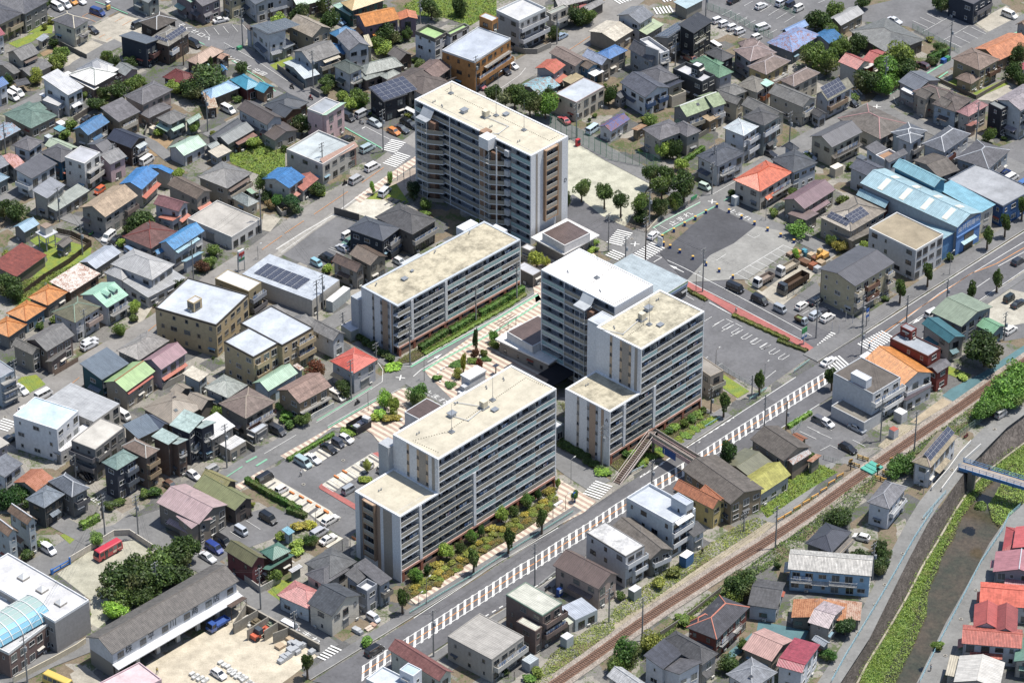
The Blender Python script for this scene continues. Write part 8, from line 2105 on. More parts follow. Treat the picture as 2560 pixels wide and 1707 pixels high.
def hedge(pts,h,w,leafc,label,name='hedge',dens=150,group=None):
 r=np.random.RandomState(int(abs(pts[0][0]*10))%999);P=[];D=[]
 for a,b in zip(pts,pts[1:]):
  Lg=math.dist(a,b);n=int(Lg*dens*(w+2*h)/1.5);t=r.rand(n);ux,uy=(b[0]-a[0])/Lg,(b[1]-a[1])/Lg;s=r.rand(n)*(w+2*h)
  off=np.where(s<h,-w/2,np.where(s<h+w,s-h-w/2,w/2));zz=np.where(s<h,s,np.where(s<h+w,h,s-h-w));j=1+.18*np.sin(t*Lg*2.6)+r.normal(size=n)*.1
  P.append(np.stack([a[0]+ux*t*Lg-uy*off*j,a[1]+uy*t*Lg+ux*off*j,zz*(.9+.12*j)],1));D.append(np.stack([-uy*np.sign(off),ux*np.sign(off),np.where(zz>h*.9,1.5,.3)],1))
 p=np.concatenate(P);n=len(p);nn=np.concatenate(D)+r.normal(size=(n,3))*.6;nn/=np.linalg.norm(nn,axis=1)[:,None];t=np.cross(nn,r.normal(size=(n,3)));t/=np.linalg.norm(t,axis=1)[:,None];b=np.cross(nn,t);s=.13*r.uniform(.6,1.3,n)[:,None]
 c=np.array([pts[0][0],pts[0][1],0]);p=p-c
 q=np.stack([p-t*s,p-b*s,p+t*s,p+b*s],1).reshape(-1,3)
 me=bpy.data.meshes.new(name);me.vertices.add(4*n);me.vertices.foreach_set('co',q.ravel());me.loops.add(4*n);me.loops.foreach_set('vertex_index',np.arange(4*n,dtype=np.int32));me.polygons.add(n);me.polygons.foreach_set('loop_start',np.arange(0,4*n,4,dtype=np.int32));me.update(calc_edges=True);me.materials.append(M('l:'+leafc))
 return put(me,name,None,tuple(c),label=label,category='hedge',group=group)
# -- poles, wires, fences, people
def pole(x,y,h,ang,label,kind='power',group='utility poles along the streets',top=True,colr='x:#8a8784'):
 o=thing('utility_pole' if kind=='power' else 'street_lamp',label,'utility pole' if kind=='power' else 'street lamp',(x,y,0),ang,group)
 if kind=='power':
  b=MB();b.tube((0,0,0),(0,0,h),.19,colr,8,r2=.12);put(b.mesh('pole'),'pole',o)
  for k,zz in enumerate((h-.4,h-1.3,h-2.6)):
   ca=shared(('xa',k==2),lambda:xarm(1.9 if k<2 else 1.2));put(ca,'crossarm',o,(0,.15,zz))
  b=MB();b.tube((.05,-.42,0),(.05,-.42,.95),.27,'x:#a7adb3',8);b.box(-.05,-.42,.3,.12,0,.42,'x:#888888');b.tube((.05,-.42,.95),(.05,-.42,1.1),.1,'x:#8a8f94',6);tm=shared('trf',lambda:b.mesh('transformer'))
  if hash_(label)%3:put(tm,'transformer',o,(0,0,h-4.0))
  b=MB()
  for i in range(9):b.tube((-.22,0,0+i*.45),(.22,0,0+i*.45),.02,'x:#777777',4)
  put(shared('rung',lambda:b.mesh('climbing_rungs')),'climbing_rungs',o,(0,0,2.2))
 else:
  b=MB();b.tube((0,0,0),(0,0,h),.08,colr,6,r2=.05);b.tube((0,0,h),(.9,0,h+.25),.04,colr,5);put(b.mesh('post'),'post',o)
  b=MB();b.hexa([(.8,-.12,h+.15),(1.45,-.12,h+.22),(1.45,.12,h+.22),(.8,.12,h+.15)],[(.85,-.08,h+.3),(1.4,-.08,h+.36),(1.4,.08,h+.36),(.85,.08,h+.3)],'x:#dcdcd8');put(b.mesh('lamp_head'),'lamp_head',o)
 return o
def xarm(w):
 b=MB();b.box(-w/2,-.05,-.05,w/2,.05,.05,'x:#8c8c88',True)
 for i in range(4):xx=-w/2+.1+i*(w-.2)/3;b.tube((xx,0,.05),(xx,0,.25),.05,'x:#e2e4e6',6)
 return b.mesh('crossarm')
def wire(a,b,label,n=3,sp=.55,sag=.7,r=.018):
 m=MB();a=Vector(a);b=Vector(b);d=(b-a);s=Vector((-d.y,d.x,0)).normalized();K=7
 for k in range(n):
  off=s*(k-(n-1)/2)*sp+Vector((0,0,-.9 if k%3==2 else 0));P=[a+d*(i/K)+off+Vector((0,0,-sag*4*(i/K)*(1-i/K)))for i in range(K+1)]
  for p,q in zip(P,P[1:]):m.tube(p-a,q-a,r,'x:#2f2f30',3,cap=False)
 return put(m.mesh('power_line'),'power_line',None,tuple(a),label=label,category='power line',group='overhead power lines')
def fence(pts,h,kind,colr,label,name='fence',cat='fence',z=0,step=2.0,group=None):
 x0,y0=pts[0][:2];o=thing(name,label,cat,(x0,y0,z),0,group)
 npost=0;r=.04 if kind!='block' else .1
 for a,b in zip(pts,pts[1:]):
  Lg=math.dist(a[:2],b[:2]);ang=math.atan2(b[1]-a[1],b[0]-a[0]);n=max(1,round(Lg/step));st=Lg/n
  for i in range(n):
   px=a[0]-x0+math.cos(ang)*st*i;py=a[1]-y0+math.sin(ang)*st*i
   def pm():
    m=MB()
    if kind=='block':m.box(0,-.07,0,st-.015,.07,h,'c:'+colr);m.box(0,-.09,h,st-.015,.09,h+.06,'x:'+colr)
    elif kind=='guard':m.box(0,-.04,h-.38,st,.02,h-.02,'x:'+colr,True);m.box(0,-.05,h-.24,st,-.03,h-.16,'x:'+colr,True)
    elif kind=='rail':
     for zz in(.35,.7,h):m.tube((0,0,zz),(st,0,zz),.03,'x:'+colr,4)
     for k in range(4):m.tube((k*st/4,0,.1),(k*st/4,0,h),.018,'x:'+colr,4)
    elif kind=='board':
     for k in range(int(h/.22)):m.box(0,-.02,.05+k*.22,st-.03,.02,.23+k*.22,'x:'+colr,True)
    else:
     k=max(2,int(st/.16))
     for q in range(k):m.box(q*st/k,-.01,.1,q*st/k+.02,.01,h,'x:'+colr)
     for zz in(.12,h*.5,h):m.box(0,-.015,zz-.03,st,.015,zz,'x:'+colr,True)
    return m.mesh('fence_panel')
   put(shared(('fp',kind,colr,round(h,2),round(st,2)),pm),{'block':'block_panel','guard':'guard_beam','rail':'railing_section','board':'board_panel'}.get(kind,'mesh_panel'),o,(px,py,0),ang)
   if kind!='block':
    def po():m=MB();m.box(-r,-r,0,r,r,h+.05,'x:'+colr);return m.mesh('post')
    put(shared(('pp',colr,round(h,2)),po),'post',o,(px,py,0),ang)
 return o
def body_mesh(pose):
 b=bpy.data.meshes.new('person_body');S=pose=='sit'
 V=[(0,0,.95),(0,0,1.15),(0,0,1.38),(0,0,1.5),(.02,0,1.62),(.02,0,1.72)];E=[(i,i+1)for i in range(5)];Rr=[.15,.13,.15,.06,.1,.08]
 for s in(-1,1):
  k=len(V);V+=[(0,s*.17,1.42),(.06,s*.23,1.15),(.28 if S else .12*s,s*.2,1.1 if S else .9)];E+=[(2,k),(k,k+1),(k+1,k+2)];Rr+=[.065,.05,.04]
  k=len(V);V+=[(.0,s*.1,.88),((.35 if S else .1*s),s*.12,(.8 if S else .48)),((.3 if S else .02+.16*s),s*.12,(.4 if S else .07)),((.45 if S else .18+.16*s),s*.12,(.36 if S else .04))];E+=[(0,k),(k,k+1),(k+1,k+2),(k+2,k+3)];Rr+=[.09,.07,.05,.045]
 b.from_pydata(V,E,[]);b.materials.append(M('x:#c79a7c'));o=bpy.data.objects.new('tmp',b);COL.objects.link(o)
 m=o.modifiers.new('s','SKIN');sv=b.skin_vertices if b.skin_vertices else None
 for i,r in enumerate(Rr):b.skin_vertices[0].data[i].radius=(r,r)
 b.skin_vertices[0].data[0].use_root=True
 m2=o.modifiers.new('u','SUBSURF');m2.levels=m2.render_levels=1
 dg=bpy.context.evaluated_depsgraph_get();me=bpy.data.meshes.new_from_object(o.evaluated_get(dg));
 bpy.data.objects.remove(o);me.name='person_body';return me
def person(x,y,ang,label,top,bottom,hair='#2a221e',z=.12,pose='walk',name='person'):
 o=thing(name,label,'person',(x,y,z),ang)
 put(shared(('bd',pose),lambda:body_mesh(pose)),'body',o)
 def cloth(lo,hi,m):
  me=shared(('bd',pose),lambda:body_mesh(pose));b=MB();keep=[]
  for p in me.polygons:
   c=p.center
   if lo<=c.z<hi:b.face([Vector(me.vertices[i].co)+me.vertices[i].normal*.018 for i in p.vertices],m)
  return b.mesh('clothing')
 put(cloth(.92,1.46,'x:'+top),'shirt',o);put(cloth(.12,.92,'x:'+bottom),'trousers',o);put(cloth(1.66,2,'x:'+hair),'hair',o)
 return o
def scooter(x,y,ang,label,c,z=.12,name='motor_scooter'):
 o=thing(name,label,'motorcycle',(x,y,z),ang);b=MB()
 b.hexa([(-.7,-.14,.4),(.1,-.14,.3),(.1,.14,.3),(-.7,.14,.4)],[(-.8,-.12,.72),(.0,-.1,.66),(.0,.1,.66),(-.8,.12,.72)],'p:'+c);b.hexa([(.3,-.16,.25),(.5,-.12,.35),(.5,.12,.35),(.3,.16,.25)],[(.35,-.2,.95),(.45,-.12,.95),(.45,.12,.95),(.35,.2,.95)],'p:'+c);b.box(-.1,-.14,.25,.35,.14,.32,'x:#444444',True);put(b.mesh('fairing'),'fairing',o)
 b=MB();b.box(-.75,-.13,.7,-.05,.13,.8,'x:#222222',True);put(b.mesh('seat'),'seat',o)
 b=MB();b.tube((.4,-.33,1.02),(.4,.33,1.02),.025,'x:#333333',5);put(b.mesh('handlebar'),'handlebar',o)
 b=MB();b.tube((0,-.06,0),(0,.06,0),.27,'x:#232323',10);me=b.mesh('wheel');put(me,'wheel',o,(-.62,0,.27));put(me,'wheel',o,(.62,0,.27));return o
def textobj(s,size,mat,name,parent,loc,rot,ext=.01,ax='CENTER'):
 c=bpy.data.curves.new('lettering','FONT');c.body=s;c.size=size;c.align_x=ax;c.align_y='CENTER';c.extrude=ext
 t=bpy.data.objects.new('tmp',c);COL.objects.link(t);dg=bpy.context.evaluated_depsgraph_get();me=bpy.data.meshes.new_from_object(t.evaluated_get(dg));bpy.data.objects.remove(t)
 me.materials.clear();me.materials.append(M(mat));return put(me,name,parent,loc,rot=rot)
# -- ground sheets
def sheet(name,polys,m,z,kind='structure',label=None,uvang=None,step=0):
 b=MB();z-=step
 for pl in polys:
  z+=step
  pts=[(p[0],p[1],z if len(p)<3 else p[2])for p in pl]
  ar=sum(pts[i][0]*pts[(i+1)%len(pts)][1]-pts[(i+1)%len(pts)][0]*pts[i][1]for i in range(len(pts)))
  if ar<0:pts=pts[::-1]
  uv=None
  if uvang is not None:c,s=math.cos(uvang),math.sin(uvang);uv=[(p[0]*c+p[1]*s,-p[0]*s+p[1]*c)for p in pts]
  b.face(pts,m,uv)
 o=put(b.mesh(name),name);o['kind']=kind
 if label:o['label']=label
 return o
def slabs(name,polys,m,z0,z1,side=None,uvang=None):
 b=MB()
 for pl in polys:
  ar=sum(pl[i][0]*pl[(i+1)%len(pl)][1]-pl[(i+1)%len(pl)][0]*pl[i][1]for i in range(len(pl)))
  if ar<0:pl=pl[::-1]
  n=len(pl)
  for i in range(n):p,q=pl[i],pl[(i+1)%n];b.face([(p[0],p[1],z0),(q[0],q[1],z0),(q[0],q[1],z1),(p[0],p[1],z1)],side or 'c:#aaa8a2')
  uv=None
  if uvang is not None:c,s=math.cos(uvang),math.sin(uvang);uv=[(p[0]*c+p[1]*s,-p[0]*s+p[1]*c)for p in pl]
  b.face([(p[0],p[1],z1)for p in pl],m,uv)
 o=put(b.mesh(name),name);o['kind']='structure';return o
def strip(pts,w):
 out=[];n=len(pts);L_=[];Rt=[]
 for i in range(n):
  a=Vector(pts[max(0,i-1)][:2]);b=Vector(pts[min(n-1,i+1)][:2]);d=(b-a).normalized();nn=Vector((-d.y,d.x));p=Vector(pts[i][:2]);L_.append(p+nn*w/2);Rt.append(p-nn*w/2)
 for i in range(n-1):out.append([tuple(Rt[i]),tuple(Rt[i+1]),tuple(L_[i+1]),tuple(L_[i])])
 return out
def dashes(a,b,w,on,off):
 Lg=math.dist(a,b);d=((b[0]-a[0])/Lg,(b[1]-a[1])/Lg);t=0;out=[]
 while t<Lg:e=min(t+on,Lg);out+=strip([(a[0]+d[0]*t,a[1]+d[1]*t),(a[0]+d[0]*e,a[1]+d[1]*e)],w);t+=on+off
 return out
def crosswalk(a,b,w,label,n=None,sw=.45,gap=.45):
 Lg=math.dist(a,b);d=((b[0]-a[0])/Lg,(b[1]-a[1])/Lg);k=int(Lg/(sw+gap));pl=[]
 for i in range(k+1):
  t=i*(sw+gap);pl+=strip([(a[0]+d[0]*t-d[1]*w/2,a[1]+d[1]*t+d[0]*w/2),(a[0]+d[0]*t+d[1]*w/2,a[1]+d[1]*t-d[0]*w/2)],sw)
 return sheet('crosswalk',pl,'x:#f2f2ee',.19,label=label)
A0=R(46.23)
def ext(a,b,k):return[b[0]+(b[0]-a[0])*k,b[1]+(b[1]-a[1])*k]
bt=[p[:2]for p in G['bankTop']];bt2=[p[:2]for p in G['bankTop2']]
n0=[bt[0][0]+260,bt[0][1]+230];s0=[bt[-1][0]-60,bt[-1][1]-200];n1=[bt2[0][0]+260,bt2[0][1]+215];s1=[bt2[-1][0]-60,bt2[-1][1]-200]
west=[n0]+bt+[s0,[-420,s0[1]],[-420,520],[n0[0],520]];east=[n1]+bt2+[s1,[420,s1[1]],[420,n1[1]]]
sheet('ground',[west,east],'y:',0)
def quads(a,b):return[[a[i],a[i+1],b[i+1],b[i]]for i in range(min(len(a),len(b))-1)]
def resamp(pl,n=24):
 L3=[0]
 for a,c in zip(pl,pl[1:]):L3.append(L3[-1]+math.dist(a,c))
 out=[]
 for i in range(n):
  t=L3[-1]*i/(n-1);k=max(j for j in range(len(pl)-1)if L3[j]<=t+1e-6);f=(t-L3[k])/(L3[k+1]-L3[k]);out.append([a+(c-a)*f for a,c in zip(pl[k],pl[k+1])])
 return out
for k in('bankToe','bankTop','waterW','bankToe2','bankTop2'):G[k]=resamp(G[k])
toe=G['bankToe'];top3=G['bankTop'];wat=G['waterW'];toe2=G['bankToe2'];top2=G['bankTop2']
b=MB()
def bank(b,T,B,m):
 d=0;n=min(len(T),len(B))
 for i in range(n-1):
  l=math.dist(T[i][:2],T[i+1][:2]);b.face([B[i],B[i+1],T[i+1],T[i]][::-1],m,[(d,0),(d+l,0),(d+l,6),(d,6)][::-1]);d+=l
bank(b,top3,toe,'v:#6f6762');o=put(b.mesh('river_bank'),'river_bank');o['kind']='structure'
b=MB();bank(b,top2,toe2,'v:#7c7a6c');o=put(b.mesh('river_bank'),'river_bank');o['kind']='structure'
b=MB()
for p,q in zip(toe,toe[1:]):b.hexa([(p[0],p[1],-5.5),(q[0],q[1],-5.5),(q[0]+.4,q[1]-.1,-5.5),(p[0]+.4,p[1]-.1,-5.5)],[(p[0],p[1],-4.6),(q[0],q[1],-4.6),(q[0]+.4,q[1]-.1,-4.6),(p[0]+.4,p[1]-.1,-4.6)],'c:#b0a894')
o=put(b.mesh('toe_wall'),'river_toe_wall');o['kind']='structure'
sheet('river',[[[toe[0][0]-20,toe[0][1]+40],[400,330],[400,-400],[-60,-400],[toe[-1][0]-20,-400],toe[-1][:2]]+[p[:2]for p in toe[::-1]]],'o:',-5.3)
sheet('river_berm',quads([p[:2]for p in toe],[[p[0]*.35+q[0]*.65,p[1]*.35+q[1]*.65]for p,q in zip(toe,wat)]),'g:#5c8034',-5.15)
scatter('reeds',[[list(toe[i][:2])+[-5.2],list(toe[i+1][:2])+[-5.2],list(wat[i+1][:2])+[-5.25],list(wat[i][:2])+[-5.25]]for i in range(min(len(toe),len(wat))-1)],30,.1,1.1,.16,'#84a84c',label='bright green reeds filling the river berm')
scatter('bank_grass',[[list(toe2[i][:2])+[-4.6],list(toe2[i+1][:2])+[-4.6],list(top2[i+1][:2])+[-.6],list(top2[i][:2])+[-.6]]for i in range(min(len(toe2),len(top2))-1)],7,.05,.4,.14,'#6a8434',label='grass on the far river wall')
scatter('toe_grass',[[list(toe[i][:2])+[-5.0],list(toe[i+1][:2])+[-5.0],[toe[i+1][0]*.8+top3[i+1][0]*.2,toe[i+1][1]*.8+top3[i+1][1]*.2,-4.0],[toe[i][0]*.8+top3[i][0]*.2,toe[i][1]*.8+top3[i][1]*.2,-4.0]]for i in range(2,min(len(toe),len(top3))-1)],16,.05,.4,.13,'#7aa03c',label='grass strip at the foot of the stone bank',seed=4)
ri=[P_ for P_ in G['island']]
scatter('river_island',[[p+[-5.25]for p in ri]],34,.1,1.1,.17,'#7ca048',label='weedy green bank on the far side of the river',seed=8)
AS='a:#939393'
for i_,(w,p)in enumerate(G['L:road']):sheet('road',strip(p,w),{0:'a:#918e8a',1:'a:#7c7c7e',3:'a:#6b6b6f'}.get(i_,'a:#828282'),.06+i_*.004)
sheet('main_road',quads(G['mainN'],G['mainS']),'a:#6f6f73',.158)
for i_,(w,p)in enumerate(G['L:lane']):sheet('riverside_lane',strip(p,w),'a:#8a8a88',.02+i_*.004)
for nm,m,z in[('lot','a:#78787a',.008),('store_lot','a:#747477',.054),('dark_lot','a:#58595e',.155),('pale_lot','a:#9c9b96',.15),('gravel','c:#bcb7a8',.058),('concrete_yard','c:#b8b1a2',.02),('schoolyard','c:#b6b39f',.008),('company_yard','c:#d2c6ae',.008),('park_ground','c:#c2c0ab',.008),('garden_bed','c:#6a6048',.215),('turf','g:#7c9440',.06),('soil','c:#a58a66',.05),('weeds','g:#6c8c38',.05),('blue_sheet','f:#5c858c',.05),('track_path','c:#b5a58a',.03),('sand_verge','c:#b0a48c',.052),('pale_walk','c:#aeaaa2',.12),('red_lane','a:#b86a64',.165),('stall','c:#d6d0c0',.09),('tower_path','c:#b8a898',.009)]:
 if G.get(nm):sheet(nm if nm not in('lot','stall')else{'lot':'parking_lot','stall':'parking_bay_paving'}[nm],G[nm],m,z,step=.0035)
slabs('striped_plaza',G['plaza'],'h:',0,.152,uvang=A0);slabs('striped_path',G['plaza2'],'h:',0,.205,uvang=A0)
N_,S_=G['mainN'],G['mainS']
def offs(pl,d,i0,i1):
 out=[]
 for i in range(i0,i1):
  a=Vector(pl[max(0,i-1)]);c=Vector(pl[min(len(pl)-1,i+1)]);t=(c-a).normalized();out.append([pl[i][0]-t.y*d,pl[i][1]+t.x*d])
 return out
KB='c:#b5b3ac'
def pave(pl,i0,i1,d0,d1,m='a:#7e7e7f'):
 a=offs(pl,d0,i0,i1);c=offs(pl,d1,i0,i1);slabs('pavement',quads(a,c),m,0,.24)
 k0,k1=(a,offs(pl,d0+(.18 if d1>d0 else-.18),i0,i1));slabs('kerb',quads(offs(pl,d0-.0,i0,i1),k1),KB,0,.27)
pave(N_,0,4,.5,3.1);pave(N_,5,7,.5,4.4);pave(N_,8,14,.5,5.0);pave(S_,0,6,-.5,-2.6);pave(S_,7,8,-.5,-2.6);pave(S_,9,14,-.5,-2.4)
for nm,hx in(('M:white','x:#f0f0ec'),('M:green','x:#7fc8a2'),('M:orange','x:#ee9a3c')):
 sheet('road_marking',[q for w,p in G[nm]for q in strip(p,w)],hx,.18 if nm!='M:green' else .172)
sheet('parking_bay_stripe',[q for w,p in G['M:slot']for q in strip(p,w)],'a:#6f6e70',.13)
sheet('road_marking',[q for w,p in G['dash']for q in dashes(p[0],p[1],.28,1.1,1.0)],'x:#f0f0ec',.184)
for a,b_,w,l in CW:crosswalk(a,b_,w,l)
def walk(pl,step,t0=0):
 out=[];acc=t0
 for a,c in zip(pl,pl[1:]):
  Lg=math.dist(a,c)
  while acc<Lg:out.append([a[0]+(c[0]-a[0])*acc/Lg,a[1]+(c[1]-a[1])*acc/Lg]);acc+=step
  acc-=Lg
 return out
mid=G['M:orange'][0][1];pl=[]
for p,q in zip(walk(mid,2.2),walk(mid,2.2,.8)):
 d=Vector((q[0]-p[0],q[1]-p[1])).normalized();nn=Vector((0,2.6));p=Vector(p);e=Vector((d.x,d.y))*.75;pl.append([tuple(p+nn),tuple(p-nn),tuple(p-nn+e),tuple(p+nn+e)])
sheet('zebra_median',pl,'x:#f2f2ee',.168,label='white hatched median stripes of the main road')
for p in XM:
 b=[]
 for a in(0,1):aa=A0+R(45)+a*R(90)+R(-8);d=(math.cos(aa)*1.1,math.sin(aa)*1.1);b+=strip([(p[0]-d[0],p[1]-d[1]),(p[0]+d[0],p[1]+d[1])],.3)if a==0 else strip([(p[0]-d[0],p[1]-d[1]),(p[0]-d[0]*.15,p[1]-d[1]*.15)],.3)+strip([(p[0]+d[0]*.15,p[1]+d[1]*.15),(p[0]+d[0],p[1]+d[1])],.3)
 sheet('road_marking',b,'x:#f0f0ec',.188)
for a,sz in ARROWS:
 x,y,h=a;c,s=math.cos(h),math.sin(h);P2=[(-2.4,-.12),(0.2,-.14),(0.2,-.55),(2.6,0),(0.2,.4),(0.2,.14),(-2.4,.12)]
 sheet('road_marking',[[(x+(u*c-v*s)*sz,y+(u*s+v*c)*sz)for u,v in q]for q in([P2[0],P2[1],P2[5],P2[6]],[P2[2],P2[3],P2[4]])],'x:#f0f0ec',.188)
for s,x,y,size,d,asp in TXT:
 o=textobj(s,size,'x:#efefec','road_lettering',None,(x,y,.186),(0,0,d-math.pi/2 if False else d),ext=.002);o['kind']='structure';o.scale=(asp*.8,1,1)
for p in MAN:
 b=MB();b.tube((0,0,0),(0,0,.012),.42,'c:#c9c2b4',12);b.tube((0,0,.012),(0,0,.016),.3,'x:#5a5854',12);o=put(b.mesh('manhole_cover'),'manhole_cover',None,(p[0],p[1],.15),label='round manhole cover set in the road surface',category='manhole',group='manhole covers in the streets')
# -- railway
rail=G['rail'];b=MB()
def smooth(pl,step=2.0):return walk(pl,step)
rp=walk(rail,3.0)
slabs('ballast',strip(rp,5.0),'u:#a89c90',0,.25);
rt=thing('railway_track','single railway track with rusty sleepers running beside the river','railway track',(0,0,0));rt['kind']='structure';del rt['category']
b=MB();b.box(-.11,-1.0,.25,.11,1.0,.36,'c:#7c6052');slm=b.mesh('sleeper');tr=walk(rail,.62)
for p,q in list(zip(tr,tr[1:]))[:300]:put(slm,'sleeper',rt,(p[0],p[1],0),math.atan2(q[1]-p[1],q[0]-p[0]))
for sgn in(-.535,.535):
 b=MB()
 for i,(p,q)in enumerate(zip(rp,rp[1:])):
  d=Vector((q[0]-p[0],q[1]-p[1])).normalized();n_=Vector((-d.y,d.x))*sgn;w=Vector((-d.y,d.x))*.045
  A_,B_=Vector(p)+n_,Vector(q)+n_;b.hexa([(*(A_-w),.36),(*(B_-w),.36),(*(B_+w),.36),(*(A_+w),.36)],[(*(A_-w),.5),(*(B_-w),.5),(*(B_+w),.5),(*(A_+w),.5)],'x:#8c7264')
 put(b.mesh('rail'),'rail',rt)
b=MB()
bed=[p for p in offs(rp,0,0,len(rp))];sheet('rust_stained_ballast',strip(rp,2.5),'u:#8a6a58',.256)
# -- vegetation masses
for nm,n,h0,h1,lf,c,l,sd in[('weeds',11,.05,.9,.2,'#789444','overgrown weeds on vacant lots',2),('track_weeds_n',24,.0,.5,.15,'#869c4c','grassy verge on the town side of the track',3),('sand_verge',3,.0,.2,.13,'#8f9858','thin weeds on the sandy strip beside the track',13),('garden_bed',26,.2,.65,.13,'#68783c','planted ground cover in the tower gardens',9),('track_weeds_s',17,.05,1.0,.17,'#62843c','rank weeds on the river side of the track',5),('turf',10,.0,.1,.09,'#86a040','short lawn grass',6)]:
 scatter(nm+'_cover' if nm!='turf' else 'lawn_grass',G[nm],n,h0,h1,lf,c,z=.0,label=l,seed=sd)
# -- towers
def root_tower(d,label):
 x,y,ang=d;return thing('apartment_tower',label,'apartment block',(x,y,0),ang,'white apartment blocks of the housing estate')
def S(root,x0,y0=0):return Face(root,x0,y0,0)
def Wf(root,x,yl):return Face(root,x,yl,-R(90))
def core(root,x0,y0,x1,y1,H,m=WH,z0=0):
 b=MB();b.box(x0,y0,z0,x1,y1,H-.36,m);return put(b.mesh('wall'),'wall',root)
def backwins(root,x0,x1,y,nf,fh,z0=0):
 F=Face(root,x1,y,R(180))
 for f in range(nf):
  for i in range(int((x1-x0)/3.2)):
   wp(F,1.6+i*3.2,0,z0+f*fh+1.6,1.4,1.1)
TP='x:#aaa196';BRN='x:#b89c84';DG='x:#8c8f96'
alt=lambda s:(lambda f,i:'l' if(f*2+i+s)%3==0 or(f+i)%2==0 else 'g')
r=root_tower((-23.98,-95.01,.8135),'nearest white apartment tower with a stepped roof, long railed balconies and a masted upper roof')
LA,LB,A1=49.2,13.75,11.85;H1,H2=17.6,26.5;fh=2.87;g=3.1;dp=1.9
core(r,.0,dp,A1,LB,H1);core(r,A1,dp,LA-.0,LB,H2)
for x0,x1,z in((0,.3,H1),(LA-.3,LA,H2),(A1,A1+.28,H2)):
 b=MB();b.box(x0,0,0 if x0!=A1 else g+5*fh,x1,dp,z-.36,WH);put(b.mesh('wall'),'end_fin',r)
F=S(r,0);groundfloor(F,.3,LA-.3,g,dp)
decks(F,.3,5.8,g,5,fh,dp,'l',5.5);decks(F,6.6,22.6,g,5,fh,dp,'d',5.3,slab='x:#cfc6b4');decks(F,23.4,LA-.3,g,5,fh,dp,alt(0),6.3);decks(F,A1+.3,LA-.3,g+5*fh,3,fh,dp,alt(1),6.3)
for u in(5.8,22.6):F.box('front_pier',u,u+.8,-.12,dp,g,g+5*fh-.1,'x:#dfe1e5')
W_=Wf(r,0,LB);
stripes(W_,LB,[(.10,.18,DG,0),(.63,.82,TP,0)],0,H1-.36)
bay(W_,LB*.24,LB*.46,g-.2,5,fh,'x:#9c8068');W_.box('wall_band',LB*.49,LB*.56,-.05,0,0,H1-.36,BRN)
W2=Wf(r,A1,LB);stripes(W2,LB-.0,[(.31,.36,'x:#d0b494',.5),(.53,.58,'x:#d0b494',.5),(.581,.73,TP,0),(.731,.78,'x:#d0b494',.5),(.86,.92,TP,0)],g+5*fh-.6,H2-.36,nf=3,fh=fh)
roofdeck(r,0,0,A1,LB,H1,'j:#d2c9b2');roofdeck(r,A1,0,LA,LB,H2,'j:#d2c9b2');backwins(r,0,LA,LB,5,fh,g)
z=H2-.16
mast(r,A1+9.5,5.2,z);mast(r,A1+24.5,7.2,z);vents(r,A1+4,10,z);vents(r,A1+18,12,z);vents(r,A1+27,11.5,z,1);vents(r,A1+32,11,z,1);hatch(r,A1+14,9.5,z);hatch(r,A1+22,4.2,z,1.2,.9,.3);tank(r,A1+21,6.6,z);vents(r,4,10,H1-.16)
pipes(r,[(A1+14,9),(A1+15,5.5),(A1+20,6.3)],z);pipes(r,[(A1+21,7),(A1+18,12.6)],z);dots(r,[(A1+2,2),(A1+1.5,9),(A1+9,6),(A1+24,7.2),(A1+36,8),(A1+36.4,2)],z)
Nn=Face(r,LA,LB,R(180));
core(r,A1+20,LB,A1+26,LB+3.4,H2-3.2);roofdeck(r,A1+20,LB,A1+26,LB+3.4,H2-3.0,'f:#e6e8ea',.2)
core(r,A1-1.5,LB,A1+1.5,LB+3,H2-2.5,'x:#b9bec4')
r=root_tower((21.92,-51.47,.8150),'second white apartment tower marked A, stepped, with a weathered tan roof')
LA,A1=32.0,10.3;LB=13.6;H1,H2=14.9,26.7;core(r,0,dp,A1,LB,H1);core(r,A1,dp,LA,LB,H2)
for x0,x1,z in((0,.3,H1),(LA-.3,LA,H2),(A1,A1+.28,H2)):
 b=MB();b.box(x0,0,0 if x0!=A1 else g+4*fh,x1,dp,z-.36,WH);put(b.mesh('wall'),'end_fin',r)
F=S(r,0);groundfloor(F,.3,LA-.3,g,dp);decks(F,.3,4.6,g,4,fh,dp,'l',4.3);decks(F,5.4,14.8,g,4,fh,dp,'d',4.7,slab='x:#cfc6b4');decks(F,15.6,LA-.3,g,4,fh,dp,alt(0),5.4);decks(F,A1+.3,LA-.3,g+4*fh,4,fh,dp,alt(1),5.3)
for u in(4.6,14.8):F.box('front_pier',u,u+.8,-.12,dp,g,g+4*fh-.1,'x:#dfe1e5')
W_=Wf(r,0,LB);stripes(W_,LB,[(.27,.32,TP,.5),(.5,.55,'x:#a9adb4',.5),(.551,.69,BRN,0),(.691,.74,'x:#a9adb4',.5),(.81,.87,BRN,0)],0,H1-.36,nf=5,fh=fh)
textobj('A',1.3,'x:#2c2c30','block_letter',r,W_.loc(LB*.935,-.04,12.2),(R(90),0,-R(90)))
W2=Wf(r,A1,LB);stripes(W2,LB,[(.31,.36,'x:#d0b494',.5),(.53,.58,'x:#d0b494',.5),(.581,.73,TP,0),(.731,.78,'x:#d0b494',.5),(.86,.92,TP,0)],g+4*fh-.6,H2-.36,nf=4,fh=fh)
roofdeck(r,0,0,A1,LB,H1,'d:#cdc3a8');roofdeck(r,A1,0,LA,LB,H2,'d:#d2c9ae');backwins(r,0,LA,LB,4,fh,g)
